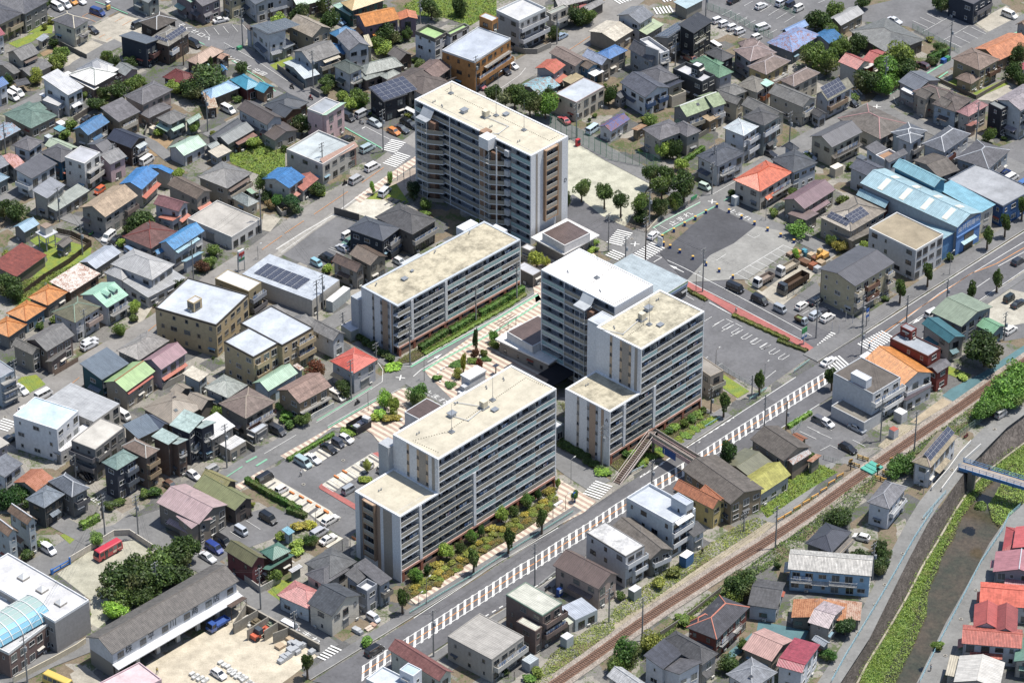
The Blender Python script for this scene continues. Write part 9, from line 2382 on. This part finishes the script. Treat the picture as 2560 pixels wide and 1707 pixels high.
z=H2-.16;mast(r,A1+9,5.6,z);hatch(r,A1+13.5,9.8,z);hatch(r,A1+10.5,3.6,z,1.2,.9,.3);tank(r,A1+9.4,8.2,z);vents(r,A1+2.5,10.4,z,1);vents(r,A1+18,11,z);vents(r,4.5,11,H1-.16)
pipes(r,[(A1+8.6,8.4),(A1+1.8,7.2),(A1-.0,12)],z);dots(r,[(A1+16,12),(A1+8,6.5),(A1+2,6)],z)
core(r,A1+1,LB,A1+6,LB+3.6,H2-.2);roofdeck(r,A1+1,LB,A1+6,LB+3.6,H2-.1,'f:#c4cad0',.2,'x:#e0e4e8')
r=root_tower((23.52,-25.72,.8074),'apartment tower with a dazzling white flat roof and access corridors');LA,LB,H=13.1,23.2,26.3;gz=.2;fh2=2.87
dc=1.9;core(r,dc,0,LA,LB,H);b=MB();b.box(0,LB-.28,0,dc,LB,H-.36,WH);put(b.mesh('wall'),'end_fin',r);b=MB();b.box(0,0,0,dc,.28,H-.36,WH);put(b.mesh('wall'),'end_fin',r)
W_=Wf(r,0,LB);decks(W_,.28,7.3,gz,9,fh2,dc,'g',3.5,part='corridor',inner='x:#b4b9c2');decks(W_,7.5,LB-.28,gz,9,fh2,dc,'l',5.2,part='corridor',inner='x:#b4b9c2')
W_.box('drain_pipe',7.35,7.5,-.1,.05,0,H,'x:#e4e6ea');stairwell(W_,13.5,19.5,0,8,fh2,3.0);W_.box('stair_roof',13.3,16.8,-3.3,.0,23.6,23.8,'f:#b4bac2')
b=MB();b.hexa([(0,0,0),(3.6,0,0),(3.6,2.2,.3),(0,2.2,.3)],[(0,0,.15),(3.6,0,.15),(3.6,2.2,.45),(0,2.2,.45)],'f:#c2c8ce');b.hexa([(0,2.2,.3),(3.6,2.2,.3),(3.6,3.6,2.3),(0,3.6,2.3)],[(0,2.2,.45),(3.6,2.2,.45),(3.6,3.6,2.45),(0,3.6,2.45)],'f:#c2c8ce');W_.put(b.mesh('stair_canopy'),'stair_canopy',13.3,-3.4,23.9)
roofdeck(r,0,0,LA,LB,H,'j:#f8f6f4',.35);z=H-.16;mast(r,6.4,11.5,z);vents(r,3.5,18,z,1);vents(r,2.6,7,z,1);dots(r,[(12.3,1.5),(12.3,22)],z);dots(r,[(12,12),(1.5,10.5)],z);dots(r,[(.8,10),(.8,1.2),(6,1)],z)
r=root_tower((4.66,43.37,.8045),'tallest white apartment tower marked D, with stair towers and a cream roof');LA,LB,H=13.3,40.4,25.7
core(r,dc,0,LA,LB,H);b=MB();b.box(0,LB-.28,0,dc,LB,H-.36,WH);put(b.mesh('wall'),'end_fin',r);b=MB();b.box(0,0,0,dc,.28,H-.36,WH);put(b.mesh('wall'),'end_fin',r)
W_=Wf(r,0,LB);fr=lambda t:t*LB;fh3=2.82;z0=.2
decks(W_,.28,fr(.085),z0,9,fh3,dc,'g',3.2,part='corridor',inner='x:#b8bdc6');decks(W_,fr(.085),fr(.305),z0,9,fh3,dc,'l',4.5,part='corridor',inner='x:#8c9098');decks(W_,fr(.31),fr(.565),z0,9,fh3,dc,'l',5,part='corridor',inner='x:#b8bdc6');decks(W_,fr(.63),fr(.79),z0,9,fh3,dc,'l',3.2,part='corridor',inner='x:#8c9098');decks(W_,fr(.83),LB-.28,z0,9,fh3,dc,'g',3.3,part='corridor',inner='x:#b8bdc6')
W_.box('service_shaft',fr(.575),fr(.628),-.5,dc,0,H+.4,'b:#a8856a');W_.box('drain_pipe',fr(.305),fr(.31),-.12,.1,0,H,'x:#e9ebee');W_.box('drain_pipe',fr(.568),fr(.574),-.12,.1,0,H,'x:#e9ebee');W_.box('drain_pipe',fr(.775),fr(.782),-3,-2.8,0,H,'x:#e9ebee')
for f in range(1,9):W_.box('meter_box',fr(.795),fr(.828),-.9,0,z0+f*fh3,z0+f*fh3+1.6,'x:#c4c8ce')
stairwell(W_,fr(.085),fr(.26),0,8,fh3,2.8);stairwell(W_,fr(.63),fr(.79),0,8,fh3,2.8,core='x:#7c5c48')
b=MB();b.hexa([(0,0,0),(3.8,0,0),(3.8,1.6,.2),(0,1.6,.2)],[(0,0,.15),(3.8,0,.15),(3.8,1.6,.35),(0,1.6,.35)],'f:#b4bac2');b.hexa([(0,1.6,.2),(3.8,1.6,.2),(3.8,3.0,2.2),(0,3.0,2.2)],[(0,1.6,.35),(3.8,1.6,.35),(3.8,3.0,2.35),(0,3.0,2.35)],'f:#b4bac2');W_.put(b.mesh('stair_canopy'),'stair_canopy',fr(.08),-3.0,22.9)
W_.box('stair_penthouse',fr(.62),fr(.7),-2.6,.4,H-2.5,H+.5,'x:#eceef0')
F=S(r,0);stripes(F,LA,[(.13,.18,TP,0),(.685,.83,TP,0)],0,H-.36);bay(F,LA*.36,LA*.66,z0+2*fh3-.2,7,fh3,'x:#b08a66')
textobj('D',1.5,'x:#2c2c30','block_letter',r,(LA*.93,-.04,13.5),(R(90),0,0))
roofdeck(r,0,0,LA,LB,H,'j:#d5ccb4',.45);z=H-.16
mast(r,8.6,36,z,8.5);mast(r,8.4,20,z,8.5);mast(r,8.0,10,z,8.5);vents(r,2.6,36,z);vents(r,2.4,33,z,1);vents(r,3.5,17,z);vents(r,3,7,z);hatch(r,4.2,27,z);hatch(r,10.4,18.5,z,1.2,.9,.4);tank(r,6.2,21.5,z)
pipes(r,[(6,21),(6.5,14),(2.2,13.2),(.3,15)],z);dots(r,[(11.5,38.5),(8.6,38),(8.6,2),(12.4,2)],z)
r=root_tower((-26.8,-6.6,.800),'long low apartment block with a grimy tan roof beside the tree lined street');LA,LB,H=41.5,12.4,14.2;gz=2.7;fh4=2.8
core(r,0,1.8,LA,LB,H)
b=MB();b.box(LA-.3,0,0,LA,1.8,H-.36,WH);put(b.mesh('wall'),'end_fin',r)
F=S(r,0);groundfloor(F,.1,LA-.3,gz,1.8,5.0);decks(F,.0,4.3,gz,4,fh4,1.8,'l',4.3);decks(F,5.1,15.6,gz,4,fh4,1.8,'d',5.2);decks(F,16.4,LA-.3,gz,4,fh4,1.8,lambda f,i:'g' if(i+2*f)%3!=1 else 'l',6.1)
for u in(4.3,15.6):F.box('front_pier',u,u+.8,-.12,1.8,gz,gz+4*fh4-.1,'x:#dfe1e5')
W_=Wf(r,0,LB);stripes(W_,LB-1.8,[(.36,.41,TP,.5),(.62,.67,'x:#a9adb4',.5),(.671,.85,BRN,0),(.851,.9,'x:#a9adb4',.5),(.96,1.0,BRN,0)],0,H-.36,nf=5,fh=fh4)
roofdeck(r,0,0,LA,LB,H,'d:#d2c7aa',.6,'x:#c6ced6');z=H-.16;backwins(r,0,LA,LB,5,fh4,0);vents(r,3,10.4,z,.5);vents(r,23,10.8,z,.5);vents(r,35,11,z,.5);hatch(r,9.5,7.4,z,1.1,.9,.35);hatch(r,13.2,8.6,z,.5,.3,.3)
core(r,16,LB,22,LB+3,H-2.0);roofdeck(r,16,LB,22,LB+3,H-1.9,'f:#cfd4d9',.2);core(r,LA-7,LB,LA-2,LB+2.6,H+.6);core(r,LA,LB-5,LA+3.0,LB-1,H-1.4,'x:#dfe1e5');core(r,-1,LB,2.5,LB+2.6,H-3,'x:#b9c0c8')
# -- houses, cars, trees, poles
for d in HS:building(d)
for c_ in CARS:x,y,a,t,p,l=c_;car(x,y,a,t,p,l,None,{'boxvan':'van','keivan':'van'}.get(t,'car'),name={'boxvan':'parked_van','keivan':'small_van','minivan':'minivan','sedan':'saloon_car','hatch':'hatchback','kei':'small_car','wagon':'estate_car','suv':'off_roader'}[t])
for t_ in TREES:tree(*t_)
PO=[]
for x,y,h,d,l,k in POLES:pole(x,y,h,d,l,k,group=None,colr='x:#6f6459' if 'brown' in l or 'dark' in l else 'x:#9a9a98')
for i,j in WI:a,b_=POLES[i],POLES[j];wire((a[0],a[1],a[2]-.5),(b_[0],b_[1],b_[2]-.5),'dark overhead wires strung between two utility poles')
for i,j in RWI:a,b_=POLES[i],POLES[j];wire((a[0],a[1],a[2]-3),(b_[0],b_[1],b_[2]-3),'railway contact wires hung along the track',n=2,sag=.3)
# -- small things, fences, hedges, people
def hx(m):
 k,_,c=m.partition(':');return k+':#'+c if c else m
def parts(root,s):
 for e in s.split('/'):
  q=e.split();n=[int(t)/10 for t in q[2:]];b=MB();b.box(*n,hx(q[1]),True);put(b.mesh(q[0]),q[0],root)
for l in IT_.split('\n'):
 nm,lb,ct,g,ps,pt=l.split('|');first=None
 for p in ps.split(','):
  x,y,a=[int(t)for t in p.split()];o=thing(nm,lb,ct,(x/10,y/10,.08),R(a),g or None)
  if first is None:parts(o,pt);first=o
  else:
   for ch in first.children:c=ch.copy();COL.objects.link(c);c.parent=o
def xy(s):v=[int(t)/10 for t in s.split()];return[(v[i],v[i+1])for i in range(0,len(v),2)]
for l in FN_.split('\n'):a,lb,nm,p=l.split('|');k,c,h=a.split();fence(xy(p),float(h),k,'#'+c,lb,nm,'wall' if nm=='wall' else 'fence',.1)
for l in HG_.split('\n'):a,lb,p=l.split('|');h,w,c=a.split();hedge(xy(p),float(h),float(w),'#'+c,lb)
for l in PE_.split('\n'):
 x,y,a,t,b_,k,lb=l.split(' ',6);x=int(x)/10;y=int(y)/10;a=R(int(a))
 if k!='w':o=scooter(x,y,a,('motorcycle ridden by the ' if k=='s' else '')+lb,'#'+t)
 if k!='m':person(x,y,a,lb,'#'+t,'#'+b_,z=.12 if k=='w' else 0.0,pose='walk' if k=='w' else 'sit')
# -- landmarks
def find(s):return next(o for o in COL.objects if str(o.get('label','')).startswith(s))
def pt(name,root,m,bx,**k):b=MB();[b.box(*q,m,True)for q in bx];return put(b.mesh(name),name,root,**k)
def wtext(s,size,m,root,x,z,y=-.04,sx=1):o=textobj(s,size,m,'lettering',root,(x,y,z),(R(90),0,0));o.scale=(sx,1,1);return o
w=find('long company warehouse');WL,WD=LM['wh']
pt('bay_back_wall',w,'c:#6a665e',[(.5,3.6,0,WL-.5,3.8,4)]);pt('end_wall',w,'z:#8c8a84',[(.45,.6,0,.7,WD-.5,4)]);pt('rear_wall',w,'z:#a8a59c',[(.5,WD-.7,0,WL-.5,WD-.5,4)])
for i in range(7):pt('bay_pier',w,'w:#d9d5cc',[(1+i*5.6,.5,0,2.0+i*5.6,1.1,4)])
b=MB();b.hexa([(.2,-1.5,3.6),(WL-.2,-1.5,3.6),(WL-.2,.45,3.9),(.2,.45,3.9)],[(.2,-1.5,3.8),(WL-.2,-1.5,3.8),(WL-.2,.45,4.1),(.2,.45,4.1)],'x:#dcdde0');put(b.mesh('canopy'),'canopy',w)
for i,ch in enumerate('株平川商店'):wtext(ch,2.0,'x:#34373c',w,4.8+i*6.1,5.6,.4)
for i in range(6):window(w,2.6+i*6.1,.45,5.4,0,1.7,1.5,'x:#8c8c88')
for i in range(5):pt('stored_goods',w,['x:#c8a070','x:#b0603c','x:#8c8c84','x:#c4b49c','x:#5c7c9c'][i],[(3.2+i*6,2.0,.1,5.6+i*5.8,3.2,1.3)])
s=find('school building');f=s.matrix_basis.inverted()
b=MB();g=MB();V0,VL,VR,VZ=LM['va'];n=9
def arc(t):a=math.pi*(.04+.92*t);return(-math.cos(a)*VR,math.sin(a)*VR*.62)
for i in range(9):
 for j in range(n):
  (y0,z0),(y1,z1)=arc(j/n),arc((j+1)/n);x0=-i*VL/9;x1=x0-VL/9+.1
  g.face([(x0,y0,z0),(x0,y1,z1),(x1,y1,z1),(x1,y0,z0)],'q:#a9c4be' if j>2 else 'q:#7cc0dc')
for i in range(10):
 x0=-i*VL/9
 for j in range(n):(y0,z0),(y1,z1)=arc(j/n),arc((j+1)/n);b.hexa([(x0-.1,y0,z0),(x0+.1,y0,z0),(x0+.1,y1,z1),(x0-.1,y1,z1)],[(x0-.1,y0*1.02,z0+.14),(x0+.1,y0*1.02,z0+.14),(x0+.1,y1*1.02,z1+.14),(x0-.1,y1*1.02,z1+.14)],'x:#e8eaea')
for j in range(1,n):y,z=arc(j/n);b.box(-VL,y-.04,z,0,y+.04,z+.1,'x:#e8eaea')
for q,nm in((g,'vault_glazing'),(b,'vault_rib')):put(q.mesh(nm),nm,s,f@Vector((V0[0],V0[1],VZ)),A0-s.rotation_euler.z)
for x,y in LM['sk']:
 b=MB();b.box(-1,-1,0,1,1,.5,'x:#b8b0a4');
 for k in range(4):a=[(-.95,-.95),(.95,-.95),(.95,.95),(-.95,.95)];b.face([(*a[k],.5),(*a[(k+1)%4],.5),(0,0,1.3)],'x:#d8dadc')
 put(b.mesh('roof_light'),'roof_light',s,f@Vector((x,y,8.25)))
def bus(x,y,a,lb,c,Lb=6.9):
 o=thing('minibus',lb,'bus',(x,y,.1),a);h=Lb/2;b=MB();P_='p:'+c
 b.hexa([(-h,-1,.4),(h,-1,.4),(h,1,.4),(-h,1,.4)],[(-h,-1.02,1.3),(h,-1.02,1.3),(h,1.02,1.3),(-h,1.02,1.3)],P_);b.hexa([(-h,-1.02,1.3),(h,-1.02,1.3),(h,1.02,1.3),(-h,1.02,1.3)],[(-h+.1,-.9,2.55),(h-.35,-.9,2.55),(h-.35,.9,2.55),(-h+.1,.9,2.55)],P_);b.hexa([(-h+.1,-.9,2.55),(h-.35,-.9,2.55),(h-.35,.9,2.55),(-h+.1,.9,2.55)],[(-h+.3,-.7,2.68),(h-.6,-.7,2.68),(h-.6,.7,2.68),(-h+.3,.7,2.68)],P_);put(b.mesh('body'),'body',o)
 for sd in(-1,1):
  for i in range(5):b=MB();x0=-h+.35+i*1.25;b.face([(x0,sd*1.03,1.4),(x0+1.1,sd*1.03,1.4),(x0+1.1,sd*.93,2.3),(x0,sd*.93,2.3)],'i:');put(b.mesh('side_window'),'side_window',o)
 b=MB();b.face([(h+.02,-.9,1.3),(h+.02,.9,1.3),(h-.27,.82,2.35),(h-.27,-.82,2.35)],'i:');put(b.mesh('windscreen'),'windscreen',o);pt('side_emblem',o,'x:#f0d8c0',[(-1.6,1.02,.7,-.6,1.05,1.2),(-3,1.02,1.05,-1.9,1.05,1.2)]);pt('door',o,'i:',[(.9,1.02,.5,1.6,1.05,2.1)])
 b=MB();b.tube((0,-.13,0),(0,.13,0),.38,'x:#262626',12);m=b.mesh('wheel')
 for sx in(-h+1.5,h-1.1):
  for sy in(-.9,.9):put(m,'wheel',o,(sx,sy,.38))
bus(*LM['bus'],A0+math.pi,'red kindergarten bus parked by the cream school yard wall','#d8243c');bus(*LM['bus2'],A0-R(90)+R(10),'yellow bus roof cut by the bottom edge beside the lane','#ecc83c')
for x,y,a,lb,cab,bed,Lt,W,H,bh,ld in TRK:truck(x,y,R(a),lb,cab,bed,Lt,W,H,bh,load=ld)
(ax,ay),(bx,by),(sx,sy)=LM['fb'];o=thing('footbridge','pinkish pedestrian footbridge with a long stair and a blue road sign over the main road','footbridge',(ax,ay,0),0);Z=5.0
def beam(nm,p,q,w,z0,z1,m,off=0,t=.25):
 p=Vector(p);q=Vector(q);d=(q-p).normalized();n_=Vector((-d.y,d.x));a=[p+n_*(off-w/2),q+n_*(off-w/2),q+n_*(off+w/2),p+n_*(off+w/2)];zz=[z0,z1,z1,z0];b=MB();b.hexa([(*v,z-t)for v,z in zip(a,zz)],[(*v,z)for v,z in zip(a,zz)],m);return put(b.mesh(nm),nm,o)
B_=(bx-ax,by-ay);S_=(sx-ax,sy-ay)
beam('deck',(0,0),B_,1.9,Z,Z,'c:#8a7c74');beam('girder',(0,0),B_,.2,Z,Z,'x:#d8b4b0',-1.0,1.1);beam('girder',(0,0),B_,.2,Z,Z,'x:#d8b4b0',1.0,1.1)
for of in(-1,1):beam('handrail',(0,0),B_,.08,Z+1.1,Z+1.1,'x:#d8ccc4',of,.1);beam('mesh_infill',(0,0),B_,.03,Z+1,Z+1,'x:#b8b09c',of,.9);beam('handrail',(0,0),S_,.1,Z+1.1,1.1,'x:#dcd0c8',of*.95,.12);beam('stringer',(0,0),S_,.15,Z+.1,.1,'x:#d8c8c0',of*.9,.45)
d=Vector(S_);k=26
for i in range(k):q=d*(i+.5)/k;b=MB();b.box(-.28,-.85,0,.28,.85,.1,'x:#6c5c54',True);put(shared('tread',lambda:b.mesh('tread')),'tread',o,(q.x,q.y,Z*(1-(i+.7)/k)),math.atan2(d.y,d.x))
beam('landing',(-.2,-1.2),(.2,1.2),2.2,Z,Z,'c:#8a7c74')
for t in(.02,.96):b=MB();b.box(-.3,-.3,0,.3,.3,Z-.3,'c:#9c948c');put(b.mesh('pier'),'pier',o,(B_[0]*t,B_[1]*t,0))
a=math.atan2(B_[1],B_[0]);b=MB();b.box(0,-1.2,-1.9,4.2,-1.12,0,'x:#2458a8',True);b.box(.5,-1.22,-1.7,.65,-1.2,-.3,'x:#f0f0f0',True);g=put(b.mesh('road_sign'),'road_sign',o,(B_[0]*.3,B_[1]*.3,Z-.4),a)
(ax,ay),(bx,by)=LM['rb'];o=thing('river_footbridge','blue steel footbridge crossing the river on a concrete pier','footbridge',(ax,ay,0),0);B_=((bx-ax)*1.25,(by-ay)*1.25)
beam('deck',(0,0),B_,2.6,1,1,'c:#a89c90')
for of in(-1.35,1.35):
 beam('girder',(0,0),B_,.2,1.1,1.1,'x:#4c8cc8',of,.8)
 for z in(1.6,2.05):beam('handrail',(0,0),B_,.07,z,z,'x:#5c9cd4',of,.08)
 for i in range(14):b=MB();b.box(-.05,-.05,1,.05,.05,2.05,'x:#5c9cd4');q=Vector(B_)*i/13;dd=Vector(B_).normalized();put(shared('bpost',lambda:b.mesh('post')),'railing_post',o,(q.x-dd.y*of,q.y+dd.x*of,0))
b=MB();b.hexa([(-.6,-1.1,-5.4),(.6,-1.1,-5.4),(.6,1.1,-5.4),(-.6,1.1,-5.4)],[(-.5,-1.5,.7),(.5,-1.5,.7),(.5,1.5,.7),(-.5,1.5,.7)],'c:#8c867c');put(b.mesh('pier'),'pier',o,(B_[0]*.13,B_[1]*.13,0),math.atan2(B_[1],B_[0]))
def loc(o,x,y,z):return o.matrix_basis.inverted()@Vector((x,y,z))
F_=find('huge factory hall');la,lb,hh,ri=LM['fa']
for i in range(4):
 y=lb*(.13+i*.22)
 for sd in(0,1):
  x0,x1=(la*.06,la*.44)if sd==0 else(la*.56,la*.8);zf=lambda x:hh+.2+ri*(1-abs(x-la/2)/(la/2));b=MB();b.hexa([(x0,y,zf(x0)),(x1,y,zf(x1)),(x1,y+1.5,zf(x1)),(x0,y+1.5,zf(x0))],[(x0,y,zf(x0)+.06),(x1,y,zf(x1)+.06),(x1,y+1.5,zf(x1)+.06),(x0,y+1.5,zf(x0)+.06)],'x:#f2ecd8');put(b.mesh('skylight_strip'),'skylight_strip',F_)
pt('front_wall',F_,'x:#5b8ed0',[(.3,.3,0,la-.3,.45,hh)]);pt('shutter',F_,'z:#7a6c5c',[(la*.35,.2,0,la*.72,.3,4.6)]);pt('front_lintel',F_,'x:#6c9cd8',[(.3,.1,5.0,la-.3,.3,5.3)]);wtext('金井鋼建㈱',1.75,'x:#dfe6f0',F_,la*.5,6.9,.28)
c=find('white three storey clinic');z=8.2;X,Y=LM['cl']
def ct(o,x0,y0,x1,y1,m):return pt('wall_sign' if m=='x:#d4dde0' else 'sign_bar',c,m,[(x0,-.06,y0,x1,-.02,y1)],loc=(X,Y,0),rz=-R(90))
ct(c,1.0,5.2,4.2,8.6,'x:#d4dde0')
for z0 in(8.5,5.2):pt('sign_bar',c,'x:#c86c3c',[(.9,-.1,z0,4.3,-.06,z0+.14),(.9,-.1,z0+.24,4.3,-.06,z0+.34)],loc=(X,Y,0),rz=-R(90))
pt('sign_figure',c,'x:#d0803c',[(2.3,-.1,6.2,3.1,-.06,7.6),(2.0,-.1,7.6,2.2,-.06,8.2),(3.1,-.1,7.6,3.3,-.06,8.2),(1.2,-.1,7.0,1.7,-.06,7.5)],loc=(X,Y,0),rz=-R(90))
st=find('convenience store with a ribbed steel');la,hh=LM['st'];
for i,m in enumerate(('x:#f2f2ee','x:#3a9a4c','x:#e8eef2','x:#6c9cd0')):pt('fascia_stripe',st,m,[(-.1,-.16,hh-.3-i*.3,la+.1,-.06,hh-.02-i*.3)])
pt('shop_window',st,'i:',[(la*.3,-.05,.3,la-.4,-.01,2.7)])
s7=find('convenience store with a long ribbed');m=shared(('pv',1.65,1.0),lambda:pv_mesh(1.65,1.0));la,lb,hh=LM['s7']
for i in range(6):
 for j in range(7):put(m,'solar_panel',s7,(la*(.164+i*.082),lb*(.275+j*.0894),hh+.08),0,(la*.08/1.65,lb*.088,1))
sg=find('tall lit sign of the convenience');wtext('7',2.4,'x:#e0503c',sg,0,4.6,-.32)
mr=find('white house with a mint green sheet');la,lb,hh,ri=LM['mr']
for x in(.38,.68):
 b=MB();yy=lb*.2;zz=hh+ri*.4;b.box(-.6,0,0,.6,1.8,1.1,'w:#cfd4d4');b.face([(-.8,-.2,1.05),(0,-.2,1.55),(0,2.6,1.55),(-.8,2.6,1.05)][::-1],'m:#a6dcc0');b.face([(.8,-.2,1.05),(0,-.2,1.55),(0,2.6,1.55),(.8,2.6,1.05)],'m:#a6dcc0');d_=put(b.mesh('dormer'),'dormer',mr,(la*x,yy,zz));window(d_,0,0,.55,0,.8,.8)
rf=random.Random(11);occ=[]
for h in HS:
 for v in h[4]:
  c_,s_=math.cos(v[2]),math.sin(v[2]);occ.append((v[0]+c_*v[3]/2-s_*v[4]/2,v[1]+s_*v[3]/2+c_*v[4]/2,c_,s_,v[3]/2+.5,v[4]/2+.5))
rd=[(p[i],p[i+1],w/2+1)for w,p in G['L:road']+G['L:lane']for i in range(len(p)-1)]
N2,S2=G['mainN'],G['mainS'];rd+=[(((N2[i][0]+S2[i][0])/2,(N2[i][1]+S2[i][1])/2),((N2[i+1][0]+S2[i+1][0])/2,(N2[i+1][1]+S2[i+1][1])/2),10.5)for i in range(13)]+[(rail[i],rail[i+1],8)for i in range(len(rail)-1)]+[(bt[i],bt[i+1],9)for i in range(len(bt)-1)]
def free(x,y):
 for ox,oy,c_,s_,a,b_ in occ:
  dx,dy=x-ox,y-oy
  if abs(dx*c_+dy*s_)<a and abs(-dx*s_+dy*c_)<b_:return False
 for p,q,w in rd:
  dx,dy=q[0]-p[0],q[1]-p[1];t=max(0,min(1,((x-p[0])*dx+(y-p[1])*dy)/(dx*dx+dy*dy+1e-9)))
  if math.hypot(x-p[0]-t*dx,y-p[1]-t*dy)<w:return False
 for k in('lot','store_lot','dark_lot','pale_lot','company_yard','schoolyard','park_ground','plaza','tower_path','stall','gravel','concrete_yard','plaza2'):
  for pl_ in G.get(k,[]):
   ins=False;j=len(pl_)-1
   for i in range(len(pl_)):
    if(pl_[i][1]>y)!=(pl_[j][1]>y)and x<(pl_[j][0]-pl_[i][0])*(y-pl_[i][1])/(pl_[j][1]-pl_[i][1])+pl_[i][0]:ins=not ins
    j=i
   if ins:return False
 return True
cnt=0
while cnt<150:
 x,y=rf.uniform(-140,130),rf.uniform(-130,175)
 if y<-70 and x>60 or not free(x,y):continue
 near=any(math.hypot(x-o_[0],y-o_[1])<o_[4]+o_[5]+1.5 for o_ in occ)
 if not near:continue
 cnt+=1;h=rf.uniform(.8,2.6);tree(x,y,h,h*rf.uniform(.5,.9),'bush',rf.choice(['#4f6e34','#64803c','#7c8c3c','#3f6030']),'low garden bush between the houses','low garden bushes between the houses')
